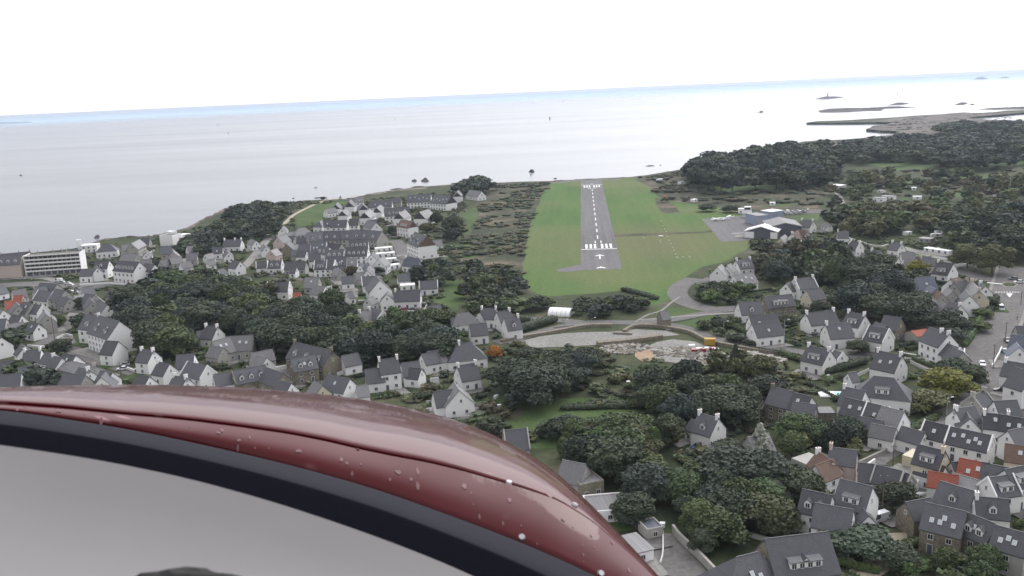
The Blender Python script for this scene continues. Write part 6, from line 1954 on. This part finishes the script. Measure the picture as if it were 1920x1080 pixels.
# upturned white boat by the cream house
def boat_hull(name, L_, W_, H_, mat, flip=False):
    m = MB(); st = []
    for i in range(9):
        t = i / 8; w = W_ / 2 * math.sin(math.pi * min(.98, .12 + t * .9) ** .9) ; x = (t - .5) * L_
        st.append([(x, -w, H_), (x, -w * .75, H_ * .3), (x, 0, 0), (x, w * .75, H_ * .3), (x, w, H_)])
    for a, b in zip(st, st[1:]):
        for k in range(4): m.face((a[k], b[k], b[k + 1], a[k + 1]), mat)
        m.face((a[0], a[4], b[4], b[0]), mat)
    m.face(st[0], mat); m.face(st[-1][::-1], mat)
    return m.mesh(name)
def sailboat(px, py, h, label, dark=False):
    q = G(px, py, SEA_Z + .5); h *= .62; t = thing('sailing_boat', (q.x, q.y, SEA_Z), R(rc.uniform(0, 360)), label, 'boat')
    o = obj('hull', boat_hull('hull', h * .8, h * .24, h * .1, 'car_white'), t); o.location = (0, 0, -h * .02)
    m = MB(); m.tube((0, 0, 0), (0, 0, h), .12, .08, 'steel', 6); obj('mast', m.mesh('mast'), t)
    m = MB(); sm = 'sail_grey' if dark else 'frame_white'
    m.prism([(-h * .33, h * .12), (-.2, h * .12), (-.2, h * .97)], -.05, .05, sm, 'y'); obj('mainsail', m.mesh('mainsail'), t)
    m = MB(); m.prism([(.2, h * .9), (.3, h * .1), (h * .36, h * .09)], -.05, .05, sm, 'y'); obj('jib', m.mesh('jib'), t)
mat_plain('sail_grey', (.30, .29, .34), .9)
for a in [(1683, 177, 22, 'grey sailed boat beyond the rocks, right of the lighthouse', True), (1031, 223, 18, 'dark sailed boat in the open sea above the runway', True), (1056, 191, 26, 'smallest dark sail near the horizon above the runway', True),
          (1000, 194, 26, 'tiny dark sail near the horizon left of centre', True), (740, 224, 12, 'white sailing boat in the middle of the bay'), (109, 234, 16, 'tiny white boat under the left horizon'), (641, 200, 20, 'faint white boat near the horizon at left centre')]:
    sailboat(*a)
def motorboat(px, py, L_, label, dark=False):
    L_ *= .7; q = G(px, py, SEA_Z); t = thing('motor_boat', (q.x, q.y, SEA_Z), R(rc.uniform(-30, 30)), label, 'boat')
    o = obj('hull', boat_hull('hull', L_, L_ * .3, L_ * .16, 'car_grey' if dark else 'car_white'), t)
    m = MB(); m.box(-L_ * .15, L_ * .12, -L_ * .1, L_ * .1, L_ * .14, L_ * .3, 'frame_white' if not dark else 'car_grey'); obj('cabin', m.mesh('cabin'), t)
for a in [(408, 235, 14, 'dark motor boat in the left half of the sea, upper', True), (428, 250, 12, 'dark motor boat in the left half of the sea, lower', True), (592, 352, 6, 'white motor boat close to the holiday village shore'), (39, 329, 8, 'small dark boat at the far left of the bay', True), (1041, 335, 6, 'small dark boat near the runway shore', True), (1168, 183, 20, 'tiny dark boat near the horizon above the runway', True), (1420, 211, 10, 'small grey boat before the rocks', False), (550, 372, 4, 'small boat off the sandy path', True)]:
    motorboat(*a)
q = G(1714, 926, .5); t = obj('upturned_boat', boat_hull('upturned_boat', 6.5, 2.0, .9, 'car_white')); t.location = (q.x, q.y, 1.0); t.rotation_euler = (math.pi, 0, R(-5)); tag(t, 'white upturned boat on the grass before the cream house', 'boat'); PEND.append(t)
# beacon rock off the runway end and the lighthouse islet
reef([(990, 323), (993, 321), (999, 320.5), (1003, 322), (1000, 324)], 3.0, name='islet')
q = G(995, 322, SEA_Z + 2)
t = thing('beacon', (q.x, q.y, SEA_Z + 1.5), 0, 'dark beacon tower on a rock off the runway end', 'beacon')
m = MB(); m.tube((0, 0, 0), (0, 0, 2.2), 1.1, .8, 'rubber', 10); obj('tower', m.mesh('tower'), t); m = MB(); m.tube((0, 0, 2.2), (0, 0, 3.0), .6, .1, 'rubber', 8); obj('topmark', m.mesh('topmark'), t)
q = G(1551.5, 183, SEA_Z + 3)
t = thing('lighthouse', (q.x, q.y, SEA_Z + 4), 0, 'pale lighthouse on the flat rock near the horizon', 'lighthouse')
m = MB(); m.tube((0, 0, 0), (0, 0, 19), 4.2, 2.8, 'render_grey', 14); obj('tower', m.mesh('tower'), t)
m = MB(); m.tube((0, 0, 19), (0, 0, 19.6), 3.7, 3.7, 'render_grey', 14); obj('gallery', m.mesh('gallery'), t)
m = MB(); m.tube((0, 0, 19.6), (0, 0, 22.5), 1.9, 1.9, 'glass', 10); m.tube((0, 0, 22.5), (0, 0, 24.5), 2.1, .2, 'rubber', 10); obj('lantern', m.mesh('lantern'), t)
m = MB(); m.box(-9, 9, -5, 5, -1, 5, 'render_grey'); obj('keepers_house', m.mesh('keepers_house'), t)
# windsock by the runway
q = G(1247, 383, 0); t = thing('windsock', (q.x, q.y, 0), R(40), 'orange windsock on a mast right of the runway', 'windsock')
m = MB(); m.tube((0, 0, 0), (0, 0, 7.5), .12, .08, 'steel', 8); obj('mast', m.mesh('mast'), t)
m = MB(); m.tube((.1, 0, 7.2), (2.8, 0, 5.4), .75, .35, 'orange_paint', 10); obj('sock', m.mesh('sock'), t)
# painted marker blocks along the grass
for i, (x, y) in enumerate([(1240, 415), (1243, 424), (1246, 430), (1249, 434), (1252, 444), (1255, 451), (1258, 457), (1262, 464), (1264, 470), (1267, 477), (1269, 482), (1271, 484), (1281, 482), (1293, 482), (1238, 451), (1239, 455), (1207, 446)]):
    q = G(x, y, 0)
    def mk():
        m = MB(); m.prism([(-.3, 0), (.3, 0), (.08, .4), (-.08, .4)], -.6, .6, 'line_paint', 'x'); return m.mesh('marker_block')
    o = obj('marker_block', shared('mk', mk)); o.location = (q.x, q.y, .06); o.rotation_euler = (0, 0, R(95)); tag(o, 'white marker block on the grass between runway and apron', 'marker', 'white markers on the airfield grass'); PEND.append(o)
crate_like(1239, 443, 3, 2, .5, 'line_paint', 'marker_block', 'largest white marker panel on the airfield grass', 'marker', 20)
# small aircraft parked on the apron edge
def plane(px, py, rz, label):
    q = G(px, py, 1); t = thing('light_aircraft', (q.x, q.y, .1), R(rz), label, 'aircraft')
    m = MB(); m.tube((-3.2, 0, 1.1), (0, 0, 1.15), .18, .55, 'car_white', 10); m.tube((0, 0, 1.15), (2.2, 0, 1.1), .55, .42, 'car_white', 10); m.tube((2.2, 0, 1.1), (2.7, 0, 1.1), .42, .12, 'car_white', 10); obj('fuselage', m.mesh('fuselage'), t)
    m = MB(); m.box(-.2, 1.2, -4.6, 4.6, 1.7, 1.86, 'car_white'); obj('wing', m.mesh('wing'), t)
    m = MB(); m.prism([(-3.3, 1.1), (-2.5, 1.1), (-3.0, 2.4), (-3.4, 2.4)], -.05, .05, 'car_white', 'y'); obj('fin', m.mesh('fin'), t)
    m = MB(); m.box(-3.4, -2.7, -1.4, 1.4, 1.2, 1.28, 'car_white'); obj('tailplane', m.mesh('tailplane'), t)
    for x, y in ((1.6, 0), (.2, -.9), (.2, .9)):
        w = obj('wheel', shared('pw', lambda: (lambda mm: (mm.tube((0, -.08, 0), (0, .08, 0), .25, .25, 'rubber', 8), mm.mesh('wheel'))[1])(MB())), t); w.location = (x, y, .25)
plane(1357, 411, 60, 'white light aircraft at the upper apron edge'); plane(1368, 407, 150, 'white light aircraft left of the club house')
plane(1341, 412, 20, 'small white aircraft at the upper left apron corner')
wall_line([(1372, 440), (1399, 438.5)], .9, .5, 'render_white', 'wall', 'low white fence beside the small white hangar', 'wall')
# heaps of stone in the yard
scr = []
def rubble(name, poly, n, s0, s1, mats, label, seed):
    rnd = random.Random(seed); w = [G(a, b, 0) for a, b in poly]; xs = [p.x for p in w]; ys = [p.y for p in w]; m = MB(); iv, ifc = ICO1; k = 0
    while k < n:
        x, y = rnd.uniform(min(xs), max(xs)), rnd.uniform(min(ys), max(ys))
        if not inpoly(x, y, w): continue
        k += 1; s = rnd.uniform(s0, s1); sc = np.array([s * rnd.uniform(.7, 1.4), s * rnd.uniform(.7, 1.3), s * rnd.uniform(.35, .8)]); a = rnd.uniform(0, 6)
        v = iv[:12] * sc * (1 + np.random.default_rng(k).normal(0, .12, (12, 1))); i = len(m.v)
        ca, sa = math.cos(a), math.sin(a)
        m.v.extend([(q[0] * ca - q[1] * sa + x, q[0] * sa + q[1] * ca + y, q[2] + .1) for q in v])
        mt = m.mi(rnd.choice(mats))
        for f in ICO0F: m.f.append(tuple(int(j) + i for j in f)); m.m.append(mt)
    o = obj(name, m.mesh(name, False)); tag(o, label, 'rubble', None, 'stuff')
ICO0F = None
_bm = bmesh.new(); bmesh.ops.create_icosphere(_bm, subdivisions=1, radius=1.0); ICO0F = [[v.index for v in f.verts] for f in _bm.faces]; _v0 = np.array([x.co[:] for x in _bm.verts]); _bm.free()
ICO1 = (_v0, np.array(ICO0F))
mats_r = ['pale_stone', 'granite', 'render_grey', 'granite', 'bitumen']
rubble('rubble', [(1125, 648), (1180, 642), (1225, 650), (1195, 660), (1175, 665), (1130, 660)], 260, .3, 1.3, mats_r, 'heaps of broken stone below the gravel lot', 3)
rubble('rubble', [(1225, 655), (1290, 648), (1305, 660), (1300, 672), (1230, 668)], 240, .3, 1.2, mats_r + ['bitumen'], 'heaps of stone and scrap in the materials yard', 4)
rubble('rubble', [(1300, 662), (1352, 662), (1362, 675), (1310, 684), (1296, 674)], 260, .3, 1.4, mats_r + ['bitumen', 'rubber'], 'piled stone and scrap before the dark conifer', 5)
rubble('rubble', [(1385, 655), (1450, 668), (1480, 678), (1440, 682), (1390, 668)], 140, .3, 1.2, ['pale_stone', 'pale_stone', 'granite'], 'pale stone blocks in rows along the bank', 6)
# play equipment and bits in gardens
for i, (x, y, c) in enumerate([(1242, 985, 'car_white'), (1500, 842, 'car_white'), (936, 762, 'frame_white'), (1553, 706, 'frame_white'), (1402, 850, 'frame_white'), (1178, 717, 'frame_white'), (1497, 826, 'frame_white'), (905, 765, 'frame_white'), (930, 745, 'frame_white')]):
    crate_like(x, y, rc.uniform(.9, 2), rc.uniform(.8, 1.3), rc.uniform(.5, 1), c, 'garden_box', 'small white box on the ground among gardens', 'box', rc.uniform(0, 90))
# ------------------------------------------------------------------ the aircraft the picture is taken from
def interp(tab, x):
    for (x0, y0), (x1, y1) in zip(tab, tab[1:]):
        if x <= x1: return y0 + (y1 - y0) * (x - x0) / (x1 - x0)
    return tab[-1][1]
def smooth(tab, x, w=45):
    return sum(interp(tab, x + d * w) * k for d, k in ((-1, .25), (-.5, .25), (0, .0), (.5, .25), (1, .25)))
SIL = [(-500, 752), (-300, 737), (0, 726), (120, 722), (300, 721), (450, 726), (600, 738), (700, 751), (800, 772), (880, 795), (960, 830), (1020, 865), (1080, 916), (1130, 967), (1180, 1021), (1240, 1082), (1320, 1180), (1420, 1310), (1520, 1450)]
BT_ = [(-500, 775), (-300, 752), (0, 768), (100, 782), (250, 806), (400, 838), (550, 873), (700, 915), (830, 961), (950, 1006), (1040, 1044), (1100, 1072), (1200, 1122), (1320, 1192), (1420, 1335), (1520, 1480)]
SEAM = [(-500, 764), (-300, 745), (0, 757), (150, 768), (225, 778), (325, 785), (475, 804), (580, 820), (705, 850), (830, 872), (950, 907), (1016, 925), (1078, 950), (1150, 1010), (1240, 1092), (1320, 1186), (1420, 1320), (1520, 1460)]
BB_ = [(-500, 790), (-300, 800), (0, 838), (100, 853), (200, 869), (350, 900), (500, 941), (650, 990), (780, 1038), (880, 1080), (1000, 1138), (1200, 1250), (1420, 1420), (1520, 1540)]
XS = [(-480 + i * 19.0) for i in range(int(2000 / 19) + 1)]
def col_arc(x):
    """section of the nose in the upright plane through image column x, from the panel seam to the crest"""
    ys, yb = smooth(SIL, x), min(smooth(SEAM, x), smooth(BT_, x) - 2)
    u1 = ray(x, ys)                       # grazes the crest of the nose
    u0 = ray(x, yb)
    th = max(0.004, (yb - ys) / FPX)
    d0 = .98; tilt = R(21 + 10 * max(0, min(1, (x - 700) / 400)))
    a_ = d0 * math.sin(th) / math.tan(tilt) + .004; dc = d0 + a_; d1 = dc + min(.75, a_ * 5.0)
    return u0 * d0, u1 * dc, u1 * d1, u1
def panel_pt(x, s, bow=.006):
    """the rear panel rises more steeply from the seal (s = 0) to the seam (s = 1)"""
    yb, yt = smooth(BT_, x), min(smooth(SEAM, x), smooth(BT_, x) - 2)
    th = (yb - yt) / FPX; d = .98 - .004
    return ray(x, yb + (yt - yb) * s) * (d - d * th / math.tan(R(24 + 30 * max(0, min(1, (x + 50) / 420)))) * (1 - s) - bow * math.sin(math.pi * s))
def arc_pt(a, t): return a[0] * (1 - t) ** 2 + a[1] * 2 * t * (1 - t) + a[2] * t * t
def arc_find(a, x, y):
    lo, hi = 0.0, 1.0
    for _ in range(26):
        m_ = (lo + hi) / 2
        q = CM.transposed() @ arc_pt(a, m_)
        if 540 - FPX * q.y / -q.z > y: lo = m_
        else: hi = m_
    return (lo + hi) / 2
def loft(rows, mat, name, smooth_=True):
    m = MB(); n = len(rows[0])
    for r in rows: m.v.extend([tuple(p) for p in r])
    for i in range(len(rows) - 1):
        for j in range(n - 1): m.f.append((i * n + j, i * n + j + 1, (i + 1) * n + j + 1, (i + 1) * n + j)); m.m.append(0)
    m.mi(mat); me = m.mesh(name)
    if smooth_: me.polygons.foreach_set('use_smooth', [True] * len(me.polygons))
    return me
def mat_redpaint():
    """red gelcoat under clear coat, dulled by fine dust and dried droplets"""
    m, t, b = newmat('red_gelcoat')
    tco = nd(t, 'ShaderNodeTexCoord')
    n1 = noisef(t, tco.outputs['Object'], 9, 6, .65); n2 = noisef(t, tco.outputs['Object'], 60, 3, .6)
    c = mixc(t, n1, (.058, .001, .004), (.090, .002, .006))
    mp = nd(t, 'ShaderNodeMapping'); mp.inputs['Scale'].default_value = (22, 60, 22); t.links.new(tco.outputs['Object'], mp.inputs[0])
    v = nd(t, 'ShaderNodeTexVoronoi', Scale=1.0, Randomness=1.0); t.links.new(mp.outputs[0], v.inputs['Vector'])
    v2 = noisef(t, tco.outputs['Object'], 5, 4)
    sp = val(t, 'MULTIPLY', ramp(t, v.outputs['Distance'], [(.06, (1, 1, 1)), (.22, (0, 0, 0))]), ramp(t, v2, [(.50, (0, 0, 0)), (.66, (.8, .8, .8))]))
    c = mixc(t, sp, c, (.30, .16, .17))
    t.links.new(c, b.inputs['Base Color']); b.inputs['Roughness'].default_value = .42; b.inputs['IOR'].default_value = 1.5
    b.inputs['Coat Weight'].default_value = .66; b.inputs['Coat IOR'].default_value = 1.40; b.inputs['Specular IOR Level'].default_value = .1
    rr = nd(t, 'ShaderNodeMapRange'); t.links.new(n1, rr.inputs[0]); rr.inputs[1].default_value = .3; rr.inputs[2].default_value = .7; rr.inputs[3].default_value = .03; rr.inputs[4].default_value = .08
    t.links.new(rr.outputs[0], b.inputs['Coat Roughness'])
    bn = nd(t, 'ShaderNodeBump', Strength=.10, Distance=.004); t.links.new(val(t, 'ADD', n1, val(t, 'MULTIPLY', sp, .5)), bn.inputs['Height']); t.links.new(bn.outputs[0], b.inputs['Coat Normal'])
    MATS['red_gelcoat'] = m
mat_redpaint()
mat_plain('seal_rubber', (.022, .022, .030), .9, 0, .12, .1, 20); mat_plain('frame_black', (.004, .004, .007), 1.0, 0, .01, .1, 20)
mat_plain('pale_vinyl', (.235, .225, .232), .85, 0, .2, .06, 7); mat_plain('dark_cloth', (.05, .05, .05), 1.0, 0, .1, .3, 60); mat_plain('chrome', (.40, .38, .40), .35, .8, .5, .05)
air = thing('aircraft', CP, 0, 'red aircraft nose with black canopy frame, seen from the seat at lower left', 'aircraft')
arcs = [col_arc(x) for x in XS]
seamt = [0.0 for a in arcs]
UPV = Vector((0, 0, 1))
rows = []
for k in range(9):
    s = k / 8; rows.append([panel_pt(x, s) for x in XS])
# rear lip turned down into the seal
rows = [[p - UPV * .03 - p.normalized() * .0 for p in rows[0]]] + rows
obj('scuttle_panel', loft(rows, 'red_gelcoat', 'scuttle_panel'), air)
rows = []; LIP = [.0026 * max(0, min(1, (1075 - x) / 350)) + .0004 for x in XS]
rows.append([arc_pt(a, ts) - UPV * .006 for a, ts in zip(arcs, seamt)])
rows.append([arc_pt(a, max(0, ts - .004)) + UPV * l * .85 for a, ts, l in zip(arcs, seamt, LIP)])
for k in range(22):
    s = k / 21
    rows.append([arc_pt(a, ts + (1 - ts) * s) + UPV * l * (1 - s) * (1 - s * .2) for a, ts, l in zip(arcs, seamt, LIP)])
for ext_, dn in ((.12, .012), (.25, .045), (.4, .11), (.55, .22), (.68, .4)):
    rows.append([a[2] + a[3] * ext_ * .9 - UPV * dn for a in arcs])
obj('engine_cowling', loft(rows, 'red_gelcoat', 'engine_cowling'), air)
# rubber seal and black canopy frame
def band(y0f, y1f, d0, d1, bulge, mat, name, n=8):
    rows = []
    for k in range(n + 1):
        s = k / n; rows.append([ray(x, y0f(x) + (y1f(x) - y0f(x)) * s) * (d0 + (d1 - d0) * s - bulge * math.sin(math.pi * s)) for x in XS])
    rows.append([p + p.normalized() * .05 - UPV * .03 for p in rows[-1]]); rows = [[p + p.normalized() * .06 - UPV * .015 for p in rows[0]]] + rows
    obj(name, loft(rows, mat, name), air)
mid = lambda x: smooth(BT_, x) + (smooth(BB_, x) - smooth(BT_, x)) * .40
band(lambda x: smooth(BT_, x), mid, .90, .84, .012, 'seal_rubber', 'canopy_seal')
band(mid, lambda x: smooth(BB_, x), .80, .70, .006, 'frame_black', 'canopy_frame')
rows = []
for k in range(10):
    s = k / 9; rows.append([ray(x, smooth(BB_, x) - 4 + (1500 - smooth(BB_, x)) * s) * (.66 - .18 * s + .02 * math.sin(s * 5)) for x in XS])
obj('glare_shield', loft(rows, 'pale_vinyl', 'glare_shield'), air)
m = MB(); iv, ifc = ico(3); rg = np.random.default_rng(2); c0 = ray(350, 1104) * .50
r_ = CM @ Vector((1, 0, 0)); u_ = CM @ Vector((0, 1, 0)); f_ = ray(350, 1104)
for p in iv:
    k = 1 + .10 * pnoise(Vector(p * 4.0)) + .05 * rg.normal()
    q = c0 + r_ * p[0] * .031 * k + u_ * p[1] * .0105 * k + f_ * p[2] * .012 * k; m.v.append(tuple(q))
for f in ifc: m.f.append(tuple(int(i) for i in f)); m.m.append(0)
m.mi('dark_cloth'); obj('cloth_trim', m.mesh('cloth_trim'), air)
# screws along the panel edge and dried splashes on the paint
def on_nose(x, y, up=.001):
    def pt(x, y):
        ysm = min(smooth(SEAM, x), smooth(BT_, x) - 2)
        if y > ysm: return panel_pt(x, (smooth(BT_, x) - y) / (smooth(BT_, x) - ysm))
        a = col_arc(x); return arc_pt(a, arc_find(a, x, y))
    p = pt(x, y); tx = (pt(x + 6, y) - p).normalized(); ty = (pt(x, y - 3) - p).normalized()
    nn = tx.cross(ty).normalized()
    if nn.z < 0: nn = -nn
    ty = nn.cross(tx)
    return p + nn * up, tx, ty, nn
for x, y in ((978, 1008), (1126, 1076), (1077, 948), (954, 906)):
    p, tx, ty, nn = on_nose(x, y, .0004); m = MB(); m.tube(p, p + nn * .0022, .0042, .0030, 'chrome', 12); o = obj('screw', m.mesh('screw'), air)
mat_plain('dried_splash', (.15, .065, .075), .5, 0, .5, .3, 200)
for i, (x, y, a, b) in enumerate([(955, 938, .009, .016), (1056, 974, .009, .014), (1148, 1018, .006, .012), (870, 912, .012, .02), (748, 886, .011, .018), (640, 862, .008, .014), (1137, 980, .005, .016), (1130, 975, .004, .014), (1178, 1020, .004, .016), (560, 846, .014, .012), (410, 812, .010, .008), (448, 826, .008, .010), (905, 868, .006, .01)]):
    p, tx, ty, nn = on_nose(x, y, .0006); m = MB(); ring = []; rg = random.Random(i)
    for k in range(14):
        w = k * 2 * math.pi / 14; r = rg.uniform(.65, 1.1); ring.append(p + tx * math.cos(w) * a * r * .26 + ty * math.sin(w) * b * r * .22)
    m.face(ring, 'dried_splash'); obj('dried_splash', m.mesh('dried_splash', False), air)
m = MB(); rg = random.Random(31)
for k in range(75):
    x = rg.uniform(20, 1200); yb, ys = smooth(BT_, x), smooth(SIL, x); y = ys + (yb - ys) * rg.uniform(.08, .95)
    p, tx, ty, nn = on_nose(x, y, .0005); a = rg.uniform(.0006, .0019); b = a * rg.uniform(1.0, 3.2)
    m.face([p + tx * math.cos(w) * a * rg.uniform(.7, 1.2) + ty * math.sin(w) * b * rg.uniform(.7, 1.2) for w in (0, 1.05, 2.1, 3.14, 4.2, 5.25)], 'dried_splash')
o = obj('insect_specks', m.mesh('insect_specks', False), air); o['kind'] = 'stuff'
for o in air.children:          # parts were laid out relative to the eye
    pass
# ------------------------------------------------------------------ make every label single
ORD = ['first', 'second', 'third', 'fourth', 'fifth', 'sixth', 'seventh', 'eighth', 'ninth', 'tenth', 'eleventh', 'twelfth']
def _ord(i): return ORD[i] if i < 12 else (lambda n: f"{n}{'th' if 10 <= n % 100 <= 20 else {1: 'st', 2: 'nd', 3: 'rd'}.get(n % 10, 'th')}")(i + 1)
bylab = {}
for o in PEND:
    if o.get('group') and o.get('same'): continue
    bylab.setdefault(o['label'], []).append(o)
for lab, os_ in bylab.items():
    if len(os_) < 2: continue
    if 'group' not in os_[0].keys():
        for o in os_: o['group'] = lab.split(' with ')[0] + 's ' + ' '.join(lab.split()[-4:])
    os_.sort(key=lambda o: P(o.location)[0])
    for i, o in enumerate(os_):
        if len(os_) == 2: s = ('left of two', 'right of two')[i]
        elif i == 0: s = 'the leftmost'
        elif i == len(os_) - 1: s = 'the rightmost'
        else: s = _ord(i) + ' from left'
        o['label'] = lab + ', ' + s
for o in PEND:
    w = o['label'].split()
    if len(w) > 16: print('LONG', len(w), o['label'])
    if o.get('same'): del o['same']
